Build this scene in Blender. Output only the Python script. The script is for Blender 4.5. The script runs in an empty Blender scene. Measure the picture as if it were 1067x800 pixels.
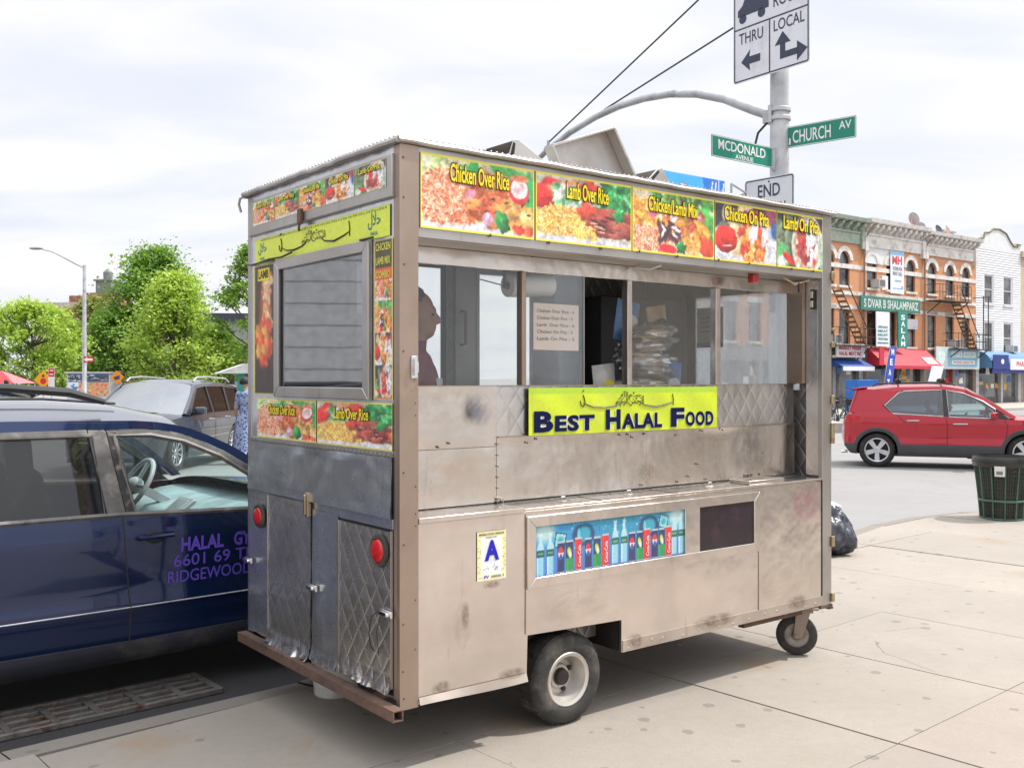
import bpy, bmesh, math, random
import numpy as np
from mathutils import Vector, Matrix, noise as mnoise
R = math.radians
random.seed(7)
scene = bpy.context.scene
COL = scene.collection

# ------------------------------------------------------------------ materials
def nodes_of(m):
    m.use_nodes = True
    return m.node_tree.nodes, m.node_tree.links

class NT:
    """small helper that adds nodes and links them"""
    def __init__(s, m):
        m.use_nodes = True
        s.t = m.node_tree; s.n = s.t.nodes; s.l = s.t.links
        s.b = s.n.get('Principled BSDF')
    def add(s, typ, **kw):
        n = s.n.new(typ)
        for k, v in kw.items():
            if k.startswith('i_'):
                n.inputs[k[2:].replace('_', ' ')].default_value = v
            else:
                setattr(n, k, v)
        return n
    def link(s, a, b): s.l.new(a, b)
    def noise(s, vec, scale, detail=4, rough=.55):
        n = s.add('ShaderNodeTexNoise'); n.inputs['Scale'].default_value = scale
        n.inputs['Detail'].default_value = detail; n.inputs['Roughness'].default_value = rough
        s.link(vec, n.inputs['Vector']); return n.outputs['Fac']
    def vec(s, kind='Object', scale=(1, 1, 1), rot=(0, 0, 0)):
        tc = s.add('ShaderNodeTexCoord'); mp = s.add('ShaderNodeMapping')
        mp.inputs['Scale'].default_value = scale; mp.inputs['Rotation'].default_value = rot
        s.link(tc.outputs[kind], mp.inputs['Vector']); return mp.outputs['Vector']
    def ramp(s, fac, stops):
        r = s.add('ShaderNodeValToRGB'); e = r.color_ramp.elements
        while len(e) < len(stops): e.new(.5)
        for el, (p, c) in zip(e, stops):
            el.position = p; el.color = (*c, 1) if len(c) == 3 else c
        s.link(fac, r.inputs['Fac']); return r.outputs['Color']
    def mix(s, fac, a, b, mode='MIX'):
        x = s.add('ShaderNodeMix', data_type='RGBA', blend_type=mode)
        for sock, v in ((x.inputs[0], fac), (x.inputs[6], a), (x.inputs[7], b)):
            if hasattr(v, 'node'): s.link(v, sock)
            elif isinstance(v, (int, float)): sock.default_value = v
            else: sock.default_value = (*v, 1)
        return x.outputs[2]
    def math(s, op, a, b=0.0, c=None):
        x = s.add('ShaderNodeMath', operation=op)
        for i, v in enumerate((a, b) if c is None else (a, b, c)):
            if hasattr(v, 'node'): s.link(v, x.inputs[i])
            else: x.inputs[i].default_value = v
        return x.outputs[0]
    def bump(s, h, strength=.3, dist=.01, normal=None):
        b = s.add('ShaderNodeBump'); b.inputs['Strength'].default_value = strength
        b.inputs['Distance'].default_value = dist; s.link(h, b.inputs['Height'])
        if normal is not None: s.link(normal, b.inputs['Normal'])
        return b.outputs['Normal']
    def set(s, **kw):
        for k, v in kw.items():
            sock = s.b.inputs[k.replace('_', ' ')]
            if hasattr(v, 'node'): s.link(v, sock)
            elif isinstance(v, (tuple, list)) and len(v) == 3: sock.default_value = (*v, 1)
            else: sock.default_value = v

MATS = {}
def M(name, col, rough=.5, metal=0., var=.18, vs=6., bump=0., bs=40., coat=0., spec=.5, dirt=None, ds=3.):
    """principled surface with uneven colour, roughness and relief"""
    if name in MATS: return MATS[name]
    m = bpy.data.materials.new(name); t = NT(m); v = t.vec()
    n = t.noise(v, vs)
    dark = tuple(c * (1 - var) for c in col); lite = tuple(min(1, c * (1 + var)) for c in col)
    c = t.ramp(n, [(.3, dark), (.7, lite)])
    if dirt:
        f = t.ramp(t.noise(v, ds, 6, .65), [(.52, (0, 0, 0)), (.68, (1, 1, 1))])
        c = t.mix(f, c, dirt)
    t.set(Base_Color=c, Metallic=metal)
    rr = t.add('ShaderNodeMapRange'); rr.inputs['To Min'].default_value = max(.02, rough - .1)
    rr.inputs['To Max'].default_value = min(1, rough + .1); t.link(t.noise(v, vs * 3), rr.inputs['Value'])
    t.set(Roughness=rr.outputs['Result']); t.b.inputs['Specular IOR Level'].default_value = spec
    if coat: t.b.inputs['Coat Weight'].default_value = coat; t.b.inputs['Coat Roughness'].default_value = .04
    if bump: t.set(Normal=t.bump(t.noise(v, bs, 5), bump))
    MATS[name] = m; return m

def M_vcol(name, rough=.4):
    """printed sheet: the inks are stored on the mesh"""
    if name in MATS: return MATS[name]
    m = bpy.data.materials.new(name); t = NT(m)
    a = t.add('ShaderNodeVertexColor'); a.layer_name = 'ink'
    v = t.vec()
    c = t.mix(t.math('MULTIPLY', t.noise(v, 9), .10), a.outputs['Color'], (.75, .75, .72))
    t.set(Base_Color=c, Roughness=rough)
    t.set(Normal=t.bump(t.noise(v, 5, 2), .15, .01))
    MATS[name] = m; return m

def M_glass(name, tint=(1, 1, 1), gloss=.12, dirt=.06, rough=.02, dcol=(.75, .75, .72), wave=.05, power=.8):
    """thin window sheet: see-through with a mirror share and a film of dust"""
    if name in MATS: return MATS[name]
    m = bpy.data.materials.new(name); t = NT(m); n = t.n
    n.remove(t.b); out = n.get('Material Output')
    tr = t.add('ShaderNodeBsdfTransparent'); tr.inputs['Color'].default_value = (*tint, 1)
    gl = t.add('ShaderNodeBsdfGlossy'); gl.inputs['Roughness'].default_value = rough; gl.inputs['Color'].default_value = (.9, .93, .95, 1)
    v = t.vec(); nb = t.bump(t.noise(v, 1.6, 2), wave, .05); t.link(nb, gl.inputs['Normal'])
    fr = t.add('ShaderNodeLayerWeight'); fr.inputs['Blend'].default_value = .35
    f = t.math('MULTIPLY_ADD', fr.outputs['Fresnel'], power, gloss)
    f.node.use_clamp = True
    m1 = t.add('ShaderNodeMixShader'); t.link(f, m1.inputs[0]); t.link(tr.outputs[0], m1.inputs[1]); t.link(gl.outputs[0], m1.inputs[2])
    d0 = t.add('ShaderNodeBsdfDiffuse'); d0.inputs['Color'].default_value = (*dcol, 1); d1 = t.add('ShaderNodeBsdfTranslucent'); d1.inputs['Color'].default_value = (*dcol, 1)
    di = t.add('ShaderNodeMixShader'); di.inputs[0].default_value = .6; t.link(d0.outputs[0], di.inputs[1]); t.link(d1.outputs[0], di.inputs[2])
    d = t.math('MULTIPLY', t.noise(t.vec(scale=(3, 3, 1)), 2.2, 6, .7), dirt * 2)
    m2 = t.add('ShaderNodeMixShader'); t.link(d, m2.inputs[0]); t.link(m1.outputs[0], m2.inputs[1]); t.link(di.outputs[0], m2.inputs[2])
    t.link(m2.outputs[0], out.inputs['Surface'])
    MATS[name] = m; return m

def M_stain_shade(name, col, amt=.8, rough=.7, ns=3.):
    """a blotch with ragged soft edges on the sheet below it"""
    m = bpy.data.materials.new(name); t = NT(m); out = t.n.get('Material Output')
    tc = t.add('ShaderNodeTexCoord'); mp = t.add('ShaderNodeMapping'); mp.inputs['Location'].default_value = (-1, -1, -1); mp.inputs['Scale'].default_value = (2, 2, 2); t.link(tc.outputs['Generated'], mp.inputs['Vector'])
    sx = t.add('ShaderNodeSeparateXYZ'); t.link(mp.outputs[0], sx.inputs[0]); r2 = t.math('ADD', t.math('MULTIPLY', sx.outputs['X'], sx.outputs['X']), t.math('MULTIPLY', sx.outputs['Z'], sx.outputs['Z']))
    f = t.math('MULTIPLY', t.math('SUBTRACT', 1, r2), t.ramp(t.noise(tc.outputs['Generated'], ns, 6, .7), [(.38, (0, 0, 0)), (.66, (1, 1, 1))])); f = t.math('MULTIPLY', f, amt); f.node.use_clamp = True
    tr = t.add('ShaderNodeBsdfTransparent'); x = t.add('ShaderNodeMixShader'); t.set(Base_Color=col, Roughness=rough)
    t.link(f, x.inputs[0]); t.link(tr.outputs[0], x.inputs[1]); t.link(t.b.outputs[0], x.inputs[2]); t.link(x.outputs[0], out.inputs['Surface']); return m

def M_steel(name, col=(.6, .57, .53), rough=.36, metal=.85, streak=(2.5, 2.5, 1.6), wave=.25, quilt=0., rust=.0, grime=.35):
    """brushed, dented, dirty stainless sheet"""
    if name in MATS: return MATS[name]
    m = bpy.data.materials.new(name); t = NT(m)
    v = t.vec()
    s = t.noise(t.vec(scale=streak), 2, 4, .5)
    c = t.ramp(s, [(.3, tuple(x * .93 for x in col)), (.7, tuple(min(1, x * 1.05) for x in col))])
    bl = t.noise(t.vec(scale=(1, 1, .8)), 1.7, 5, .6)
    c = t.mix(t.math('MULTIPLY', t.ramp(bl, [(.38, (1, 1, 1)), (.62, (0, 0, 0))]), .35), c, tuple(x * .62 for x in col))
    g = t.noise(v, 2.3, 6, .65)
    c = t.mix(t.math('MULTIPLY', t.ramp(g, [(.5, (0, 0, 0)), (.75, (1, 1, 1))]), grime), c, (.30, .22, .15))
    dr = t.math('MULTIPLY', t.ramp(t.noise(t.vec(scale=(9, 9, .8)), 3, 5, .6), [(.60, (0, 0, 0)), (.70, (1, 1, 1))]), t.ramp(t.noise(v, 2.9, 3), [(.45, (0, 0, 0)), (.6, (1, 1, 1))]))
    c = t.mix(t.math('MULTIPLY', dr, .34), c, (.26, .19, .13))
    met = None
    if rust:
        r1 = t.ramp(t.noise(v, 5.5, 8, .75), [(.62, (0, 0, 0)), (.70, (1, 1, 1))])
        rf = t.math('MULTIPLY', r1, rust)
        c = t.mix(rf, c, (.20, .085, .03)); met = t.math('MULTIPLY_ADD', rf, -metal, metal)
    t.set(Base_Color=c)
    t.set(Metallic=met if met is not None else metal)
    rr = t.add('ShaderNodeMapRange'); rr.inputs['To Min'].default_value = rough - .07; rr.inputs['To Max'].default_value = rough + .10
    t.link(t.noise(v, 3.1, 5, .6), rr.inputs['Value']); t.set(Roughness=rr.outputs['Result'])
    nb = t.bump(t.noise(v, 3.2, 3, .5), wave, .03)
    nb = t.bump(t.noise(v, 9, 3), wave * .16, .008, nb)
    if quilt:
        sep = t.add('ShaderNodeSeparateXYZ'); t.link(v, sep.inputs[0])
        xy = t.math('ADD', sep.outputs['X'], sep.outputs['Y'])
        k = math.pi / .10
        a = t.math('SINE', t.math('MULTIPLY', t.math('MULTIPLY_ADD', sep.outputs['Z'], .75, xy), k))
        b = t.math('SINE', t.math('MULTIPLY', t.math('MULTIPLY_ADD', sep.outputs['Z'], -.75, xy), k))
        h = t.math('MINIMUM', t.math('ABSOLUTE', a), t.math('ABSOLUTE', b))
        h = t.math('POWER', h, .40)
        nb = t.bump(h, quilt, .012, nb)
    t.set(Normal=nb)
    MATS[name] = m; return m

# ------------------------------------------------------------------ mesh builder
class MB:
    def __init__(s): s.v = []; s.f = []; s.m = []; s.col = None
    def add(s, vs, fs, m=0):
        o = len(s.v); s.v += [tuple(p) for p in vs]
        s.f += [tuple(i + o for i in f) for f in fs]; s.m += [m] * len(fs); return s
    def box(s, x0, x1, y0, y1, z0, z1, m=0):
        vs = [(x, y, z) for z in (z0, z1) for y in (y0, y1) for x in (x0, x1)]
        return s.add(vs, [(0, 2, 3, 1), (4, 5, 7, 6), (0, 1, 5, 4), (2, 6, 7, 3), (0, 4, 6, 2), (1, 3, 7, 5)], m)
    def obox(s, c, ax, size, m=0):
        """oriented box: centre, 3 axes, full sizes"""
        c = Vector(c); a = [Vector(q).normalized() * (d / 2) for q, d in zip(ax, size)]
        vs = [c + a[0] * i + a[1] * j + a[2] * k for k in (-1, 1) for j in (-1, 1) for i in (-1, 1)]
        return s.add(vs, [(0, 2, 3, 1), (4, 5, 7, 6), (0, 1, 5, 4), (2, 6, 7, 3), (0, 4, 6, 2), (1, 3, 7, 5)], m)
    def bar(s, p, q, w, h=None, m=0, up=(0, 0, 1)):
        p = Vector(p); q = Vector(q); d = q - p; h = h or w
        if abs(d.normalized().dot(Vector(up))) > .98: up = (0, 1, 0)
        x = d.cross(Vector(up)).normalized(); y = x.cross(d).normalized()
        return s.obox((p + q) / 2, (d, x, y), (d.length, w, h), m)
    def tube(s, pts, r, n=8, m=0, cap=True, closed=False):
        pts = [Vector(p) for p in pts]; N = len(pts)
        rr = r if isinstance(r, (list, tuple)) else [r] * N
        vs = []; ref = None
        for i, p in enumerate(pts):
            if closed: d = pts[(i + 1) % N] - pts[i - 1]
            else: d = pts[min(i + 1, N - 1)] - pts[max(i - 1, 0)]
            d = d.normalized() if d.length else Vector((0, 0, 1))
            if ref is None: ref = Vector((0, 0, 1)) if abs(d.z) < .9 else Vector((1, 0, 0))
            x = d.cross(ref).normalized(); y = x.cross(d).normalized(); ref = y
            for k in range(n):
                a = 2 * math.pi * k / n; vs.append(p + (x * math.cos(a) + y * math.sin(a)) * rr[i])
        fs = []
        for i in range(N if closed else N - 1):
            j = (i + 1) % N
            for k in range(n):
                l = (k + 1) % n; fs.append((i * n + k, i * n + l, j * n + l, j * n + k))
        if cap and not closed: fs += [tuple(range(n))[::-1], tuple(range((N - 1) * n, N * n))]
        return s.add(vs, fs, m)
    def lathe(s, prof, c=(0, 0, 0), ax=(0, 0, 1), n=24, m=0, cap=False):
        """prof: (radius, along-axis)"""
        ax = Vector(ax).normalized(); ref = Vector((1, 0, 0)) if abs(ax.x) < .9 else Vector((0, 1, 0))
        x = ax.cross(ref).normalized(); y = ax.cross(x); c = Vector(c); vs = []
        for r, h in prof:
            for k in range(n):
                a = 2 * math.pi * k / n; vs.append(c + ax * h + (x * math.cos(a) + y * math.sin(a)) * r)
        fs = []
        for i in range(len(prof) - 1):
            for k in range(n):
                l = (k + 1) % n; fs.append((i * n + k, i * n + l, (i + 1) * n + l, (i + 1) * n + k))
        if cap: fs += [tuple(range(n))[::-1], tuple(range((len(prof) - 1) * n, len(prof) * n))]
        return s.add(vs, fs, m)
    def prism(s, pts, fn, d0, d1, m=0):
        """outline pts (a,b) extruded; fn(a,b,d)->xyz"""
        n = len(pts); vs = [fn(a, b, d0) for a, b in pts] + [fn(a, b, d1) for a, b in pts]
        fs = [tuple(range(n))[::-1], tuple(range(n, 2 * n))] + [(i, (i + 1) % n, n + (i + 1) % n, n + i) for i in range(n)]
        return s.add(vs, fs, m)
    def grid(s, fn, nu, nv, m=0, flip=False):
        vs = [fn(i / nu, j / nv) for j in range(nv + 1) for i in range(nu + 1)]
        fs = []
        for j in range(nv):
            for i in range(nu):
                a = j * (nu + 1) + i; q = (a, a + 1, a + nu + 2, a + nu + 1); fs.append(q[::-1] if flip else q)
        return s.add(vs, fs, m)
    def ball(s, c, r, nu=16, nv=10, m=0, fn=None):
        if not isinstance(r, (tuple, list)): r = (r, r, r)
        vs = []; fs = []
        for j in range(nv + 1):
            ph = math.pi * j / nv
            for i in range(nu):
                th = 2 * math.pi * i / nu
                p = Vector((math.sin(ph) * math.cos(th), math.sin(ph) * math.sin(th), math.cos(ph)))
                k = fn(p) if fn else 1
                vs.append((c[0] + p.x * r[0] * k, c[1] + p.y * r[1] * k, c[2] + p.z * r[2] * k))
        for j in range(nv):
            for i in range(nu):
                l = (i + 1) % nu; fs.append((j * nu + i, (j + 1) * nu + i, (j + 1) * nu + l, j * nu + l))
        return s.add(vs, fs, m)
    def build(s, name, mat, parent=None, bev=0, smooth=35, loc=None, rotz=None):
        me = bpy.data.meshes.new(name); me.from_pydata(s.v, [], s.f)
        ms = mat if isinstance(mat, (list, tuple)) else [mat]
        for x in ms: me.materials.append(x)
        if len(ms) > 1: me.polygons.foreach_set('material_index', s.m)
        if smooth:
            me.polygons.foreach_set('use_smooth', [True] * len(me.polygons)); me.set_sharp_from_angle(angle=R(smooth))
        if s.col is not None:
            a = me.color_attributes.new('ink', 'FLOAT_COLOR', 'POINT'); a.data.foreach_set('color', np.asarray(s.col, dtype=np.float32).ravel())
        me.update()
        o = bpy.data.objects.new(name, me); COL.objects.link(o)
        if parent is not None: o.parent = parent
        if loc is not None: o.location = loc
        if rotz is not None: o.rotation_euler[2] = rotz
        if bev:
            b = o.modifiers.new('Bevel', 'BEVEL'); b.width = bev; b.segments = 2; b.limit_method = 'ANGLE'; b.angle_limit = R(40)
            b.harden_normals = False
        return o

def join(o, mb, mat):
    """add small fixings to the sheet they sit on"""
    me = o.data; me.materials.append(mat); k = len(me.materials) - 1; bm = bmesh.new(); bm.from_mesh(me)
    vs = [bm.verts.new(p) for p in mb.v]
    for f in mb.f:
        fc = bm.faces.new([vs[i] for i in f]); fc.material_index = k; fc.smooth = True
    bm.to_mesh(me); bm.free(); me.update(); return o

def tag(o, label, cat, group=None):
    o['label'] = label; o['category'] = cat
    if group: o['group'] = group
    return o
def struct(o): o['kind'] = 'structure'; return o
def stuff(o): o['kind'] = 'stuff'; return o
def thing(name, label, cat, loc=(0, 0, 0), rotz=0, group=None):
    o = bpy.data.objects.new(name, None); COL.objects.link(o); o.empty_display_size = .2
    o.location = loc; o.rotation_euler = (0, 0, rotz)
    return tag(o, label, cat, group)
def kids(o): return [c for c in bpy.data.objects if c.parent == o]
def dup(o, loc, rotz=None, label=None, parent=None, scale=None):
    c = o.copy(); COL.objects.link(c)
    if parent is not None: c.parent = parent
    if loc is not None: c.location = loc
    if rotz is not None: c.rotation_euler[2] = rotz
    if scale is not None: c.scale = (scale,) * 3
    if label: c['label'] = label
    for k in kids(o): dup(k, None, parent=c)
    return c

def text_mesh(body, offset=0., spacing=1.0, shear=0.):
    cu = bpy.data.curves.new('lettering', 'FONT'); cu.body = body; cu.size = 1; cu.offset = offset
    cu.space_character = spacing; cu.resolution_u = 3; cu.shear = shear; cu.fill_mode = 'FRONT'
    o = bpy.data.objects.new('lettering', cu); COL.objects.link(o)
    bpy.context.view_layer.update()
    me = bpy.data.meshes.new_from_object(o.evaluated_get(bpy.context.evaluated_depsgraph_get()))
    bpy.data.objects.remove(o); bpy.data.curves.remove(cu)
    vs = np.zeros(len(me.vertices) * 3); me.vertices.foreach_get('co', vs); vs = vs.reshape(-1, 3)
    fs = [tuple(p.vertices) for p in me.polygons]; bpy.data.meshes.remove(me); return vs, fs
def text(mb, body, org, ex, ey, w=None, h=None, offset=0., align='L', lift=0., spacing=1., m=0, fit=None, warp=None):
    """flat letters laid on the plane org+ex,ey; w = total width, h = letter height"""
    vs, fs = text_mesh(body, offset, spacing)
    if not len(vs): return
    x0, x1 = vs[:, 0].min(), vs[:, 0].max(); y0, y1 = vs[:, 1].min(), vs[:, 1].max()
    if fit: x0, x1, y0, y1 = fit
    sy = h / (y1 - y0) if h else None
    sx = w / (x1 - x0) if w else sy
    sy = sy or sx
    ex = Vector(ex).normalized(); ey = Vector(ey).normalized(); nn = ex.cross(ey); org = Vector(org)
    W = (x1 - x0) * sx; a = {'L': 0, 'C': -W / 2, 'R': -W}[align]
    out = []
    for p in vs:
        x = (p[0] - x0) * sx + a; y = (p[1] - y0) * sy
        if warp: x, y = warp(x, y)
        out.append(org + ex * x + ey * y + nn * lift)
    mb.add(out, fs, m)

# ------------------------------------------------------------------ ink painter (numpy raster -> mesh colours)
def lin(c):
    c = np.asarray(c, float) / 255.; return np.where(c <= .04045, c / 12.92, ((c + .055) / 1.055) ** 2.4)
class Ink:
    def __init__(s, w, h, bg, seed=1):
        s.w, s.h = w, h; s.a = np.ones((h, w, 3)) * np.asarray(bg, float); s.r = np.random.RandomState(seed)
        s.Y, s.X = np.mgrid[0:h, 0:w]; s.X = (s.X + .5) / w; s.Y = (s.Y + .5) / h     # y up, 0..1
        s.asp = w / h
    def ell(s, cx, cy, rx, ry, c, rot=0, edge=.12, jit=0, shade=.0):
        dx = (s.X - cx) * s.asp; dy = s.Y - cy; a = math.radians(rot)
        u = (dx * math.cos(a) + dy * math.sin(a)) / (rx * s.asp); v = (-dx * math.sin(a) + dy * math.cos(a)) / ry
        d = np.sqrt(u * u + v * v)
        if jit: d = d + jit * np.sin(np.arctan2(v, u) * 5 + cx * 40) + jit * .6 * np.sin(np.arctan2(v, u) * 9 + cy * 60)
        k = np.clip((1 - d) / edge, 0, 1)[..., None]
        col = np.asarray(c, float) * np.ones_like(s.a)
        if shade: col = np.clip(col * (1 + shade * (v - u * .4)[..., None]), 0, 255)
        s.a = s.a * (1 - k) + col * k
    def rect(s, x0, x1, y0, y1, c):
        k = ((s.X >= x0) & (s.X < x1) & (s.Y >= y0) & (s.Y < y1)); s.a[k] = c
    def poly(s, pts, c):
        ins = np.zeros(s.X.shape, bool); n = len(pts)
        for i in range(n):
            (xa, ya), (xb, yb) = pts[i], pts[(i + 1) % n]
            cnd = ((ya > s.Y) != (yb > s.Y)) & (s.X < (xb - xa) * (s.Y - ya) / ((yb - ya) or 1e-9) + xa); ins ^= cnd
        s.a[ins] = c
    def scatter(s, n, box, size, cols, rot=(0, 180), el=2.2, jit=.1, shade=.25, inside=None):
        for _ in range(n):
            x = s.r.uniform(box[0], box[1]); y = s.r.uniform(box[2], box[3])
            if inside and not inside(x, y): continue
            z = s.r.uniform(*size); c = np.asarray(cols[s.r.randint(len(cols))], float) * s.r.uniform(.85, 1.12)
            s.ell(x, y, z * el / s.asp, z, np.clip(c, 0, 255), s.r.uniform(*rot), .35, jit, shade)
    def grain(s, amt=10):
        s.a = np.clip(s.a + s.r.normal(0, amt, s.a.shape[:2])[..., None], 0, 255)
    def detail(s, amt=.3, fade=.07):
        h, w = s.a.shape[:2]; f = np.zeros((h, w))
        for k, a in ((9, .5), (18, 1), (36, .8)):
            g = s.r.normal(0, 1, (k + 2, int(k * s.asp) + 2)); yy = np.linspace(0, g.shape[0] - 1.001, h); xx = np.linspace(0, g.shape[1] - 1.001, w)
            y0 = yy.astype(int); x0 = xx.astype(int); fy = (yy - y0)[:, None]; fx = (xx - x0)[None]
            f += a * ((g[y0][:, x0] * (1 - fx) + g[y0][:, x0 + 1] * fx) * (1 - fy) + (g[y0 + 1][:, x0] * (1 - fx) + g[y0 + 1][:, x0 + 1] * fx) * fy)
        s.a = np.clip(s.a * (1 + amt * np.clip(f, -1.6, 1.2) * .5)[..., None], 0, 255); s.a = s.a * (1 - fade) + 205 * fade
    def sheet(s, name, mat, parent, org, ex, ey, w, h, lift=.0, bow=0):
        """thin printed sheet, one vertex per ink cell"""
        ex = Vector(ex).normalized(); ey = Vector(ey).normalized(); nn = ex.cross(ey); org = Vector(org) + nn * lift
        mb = MB(); W, H = s.w, s.h
        mb.grid(lambda a, b: org + ex * (a * w) + ey * (b * h) + nn * (bow * math.sin(a * 9) * math.sin(b * 3)), W - 1, H - 1)
        mb.col = np.concatenate([lin(s.a).reshape(-1, 3), np.ones((W * H, 1))], 1)
        return mb.build(name, mat, parent, smooth=60)
# ------------------------------------------------------------------ camera, daylight, sky
SUN_AZ, SUN_EL = R(11), R(55)          # azimuth counted from +X towards +Y
cd = bpy.data.cameras.new('camera'); cam = bpy.data.objects.new('camera', cd); COL.objects.link(cam)
cam.location = (0, 0, 1.6); cam.rotation_euler = (R(90), 0, 0)
cd.sensor_width = 36; cd.lens = 34.75; cd.shift_y = -.0056; cd.clip_end = 3000; cd.clip_start = .05
scene.camera = cam
sd = bpy.data.lights.new('sun', 'SUN'); sun = bpy.data.objects.new('sun', sd); COL.objects.link(sun)
sd.energy = 2.9; sd.angle = R(1.2); sd.color = (1, .95, .87)
sv = Vector((math.cos(SUN_AZ) * math.cos(SUN_EL), math.sin(SUN_AZ) * math.cos(SUN_EL), math.sin(SUN_EL)))
sun.rotation_euler = sv.to_track_quat('Z', 'Y').to_euler(); sun.location = (0, 0, 30)

w = bpy.data.worlds.new('World'); scene.world = w; w.use_nodes = True
t = NT(w); bg = t.n.get('Background')
sky = t.add('ShaderNodeTexSky'); sky.sky_type = 'NISHITA'; sky.sun_disc = False
sky.sun_elevation = SUN_EL; sky.sun_rotation = R(90) - SUN_AZ; sky.air_density = 1.2; sky.dust_density = 2.0
tc = t.add('ShaderNodeTexCoord'); sp = t.add('ShaderNodeSeparateXYZ'); t.link(tc.outputs['Generated'], sp.inputs[0])
zz = t.math('ADD', t.math('MAXIMUM', sp.outputs['Z'], 0.0), .22)
px = t.math('DIVIDE', sp.outputs['X'], zz); py = t.math('DIVIDE', sp.outputs['Y'], zz)
cb = t.add('ShaderNodeCombineXYZ'); t.link(px, cb.inputs[0]); t.link(py, cb.inputs[1])
mp = t.add('ShaderNodeMapping'); mp.inputs['Rotation'].default_value = (0, 0, R(35)); mp.inputs['Scale'].default_value = (.9, 1.7, 1); t.link(cb.outputs[0], mp.inputs['Vector'])
mp.inputs['Location'].default_value = (3.1, 1.4, 0)
n1 = t.add('ShaderNodeTexNoise'); n1.inputs['Scale'].default_value = 1.3; n1.inputs['Detail'].default_value = 8; n1.inputs['Roughness'].default_value = .52; n1.inputs['Distortion'].default_value = .6
t.link(mp.outputs[0], n1.inputs['Vector'])
cover = t.ramp(n1.outputs['Fac'], [(.30, (.90, .90, .90)), (.50, (1, 1, 1))])
n2 = t.add('ShaderNodeTexNoise'); n2.inputs['Scale'].default_value = 2.1; n2.inputs['Detail'].default_value = 7; n2.inputs['Distortion'].default_value = .5
t.link(mp.outputs[0], n2.inputs['Vector'])
cloud = t.ramp(n2.outputs['Fac'], [(.32, (5.05, 5.25, 5.85)), (.50, (5.65, 5.73, 6.05)), (.66, (6.15, 6.15, 6.28))])
skyc = t.mix(cover, sky.outputs['Color'], cloud)
# thin overcast: luminance climbs towards the zenith and around the veiled sun
dt = t.add('ShaderNodeVectorMath', operation='DOT_PRODUCT'); t.link(tc.outputs['Generated'], dt.inputs[0]); dt.inputs[1].default_value = tuple(sv)
glow = t.math('POWER', t.math('MAXIMUM', dt.outputs['Value'], 0), 7)
zen = t.math('MAXIMUM', t.math('SUBTRACT', sp.outputs['Z'], .38), 0)
gain = t.math('ADD', t.math('MULTIPLY_ADD', zen, 1.9, 1.0), t.math('MULTIPLY', glow, 1.3))
vm = t.add('ShaderNodeVectorMath', operation='SCALE'); t.link(skyc, vm.inputs[0]); t.link(gain, vm.inputs['Scale']); skyc = vm.outputs[0]
t.link(skyc, bg.inputs['Color']); bg.inputs['Strength'].default_value = .125
scene.view_settings.view_transform = 'Standard'; scene.view_settings.look = 'None'
scene.view_settings.exposure = .45; scene.view_settings.gamma = 1; scene.view_settings.use_curve_mapping = False
scene.cycles.max_bounces = 8; scene.cycles.transparent_max_bounces = 24; scene.cycles.caustics_reflective = False; scene.cycles.caustics_refractive = False
scene.cycles.sample_clamp_indirect = 6
try: scene.cycles.use_denoising = True
except Exception: pass

# ------------------------------------------------------------------ ground
ROAD = -.10
GA = Vector((.7547, .656, 0)); GB = Vector((-.663, .7486, 0))      # slab directions: along the kerb, across it
def asphalt(name, col, var, patch):
    m = bpy.data.materials.new(name); t = NT(m); v = t.vec()
    c = t.ramp(t.noise(v, .35, 6, .6), [(.3, tuple(x * (1 - var) for x in col)), (.7, tuple(x * (1 + var) for x in col))])
    c = t.mix(t.ramp(t.noise(v, 1.7, 7, .7), [(.56, (0, 0, 0)), (.66, (.5, .5, .5))]), c, patch)
    g = t.noise(v, 160, 2)
    c = t.mix(t.math('MULTIPLY', t.ramp(g, [(.35, (1, 1, 1)), (.5, (0, 0, 0))]), .35), c, tuple(x * .45 for x in col))
    t.set(Base_Color=c, Roughness=.88); t.set(Normal=t.bump(t.noise(v, 120, 3), .5, .008)); return m
mb = MB(); mb.grid(lambda a, b: (-900 + 1800 * a, -300 + 2100 * b, ROAD), 8, 8)
struct(mb.build('road', asphalt('asphalt_worn', (.27, .265, .26), .08, (.22, .215, .21)), smooth=0))
# lane along the kerb, shade under the parked car put into its dark colour
def gp(a, b, z): p = GA * a + GB * b; return (p.x, p.y, z)
mb = MB(); mb.add([gp(-4, 4.75, ROAD + .004), gp(9.3, 4.60, ROAD + .004), gp(9.3, 12, ROAD + .004), gp(-4, 12, ROAD + .004)], [(0, 1, 2, 3)])
struct(mb.build('parking_lane', asphalt('asphalt_shaded', (.045, .044, .046), .25, (.028, .028, .03)), smooth=0))

def clip(poly, p, n):
    out = []
    for i in range(len(poly)):
        a, b = poly[i], poly[(i + 1) % len(poly)]
        da = (a[0] - p[0]) * n[0] + (a[1] - p[1]) * n[1]; db = (b[0] - p[0]) * n[0] + (b[1] - p[1]) * n[1]
        if da >= 0: out.append(a)
        if da * db < 0:
            k = da / (da - db); out.append((a[0] + (b[0] - a[0]) * k, a[1] + (b[1] - a[1]) * k))
    return out
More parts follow.
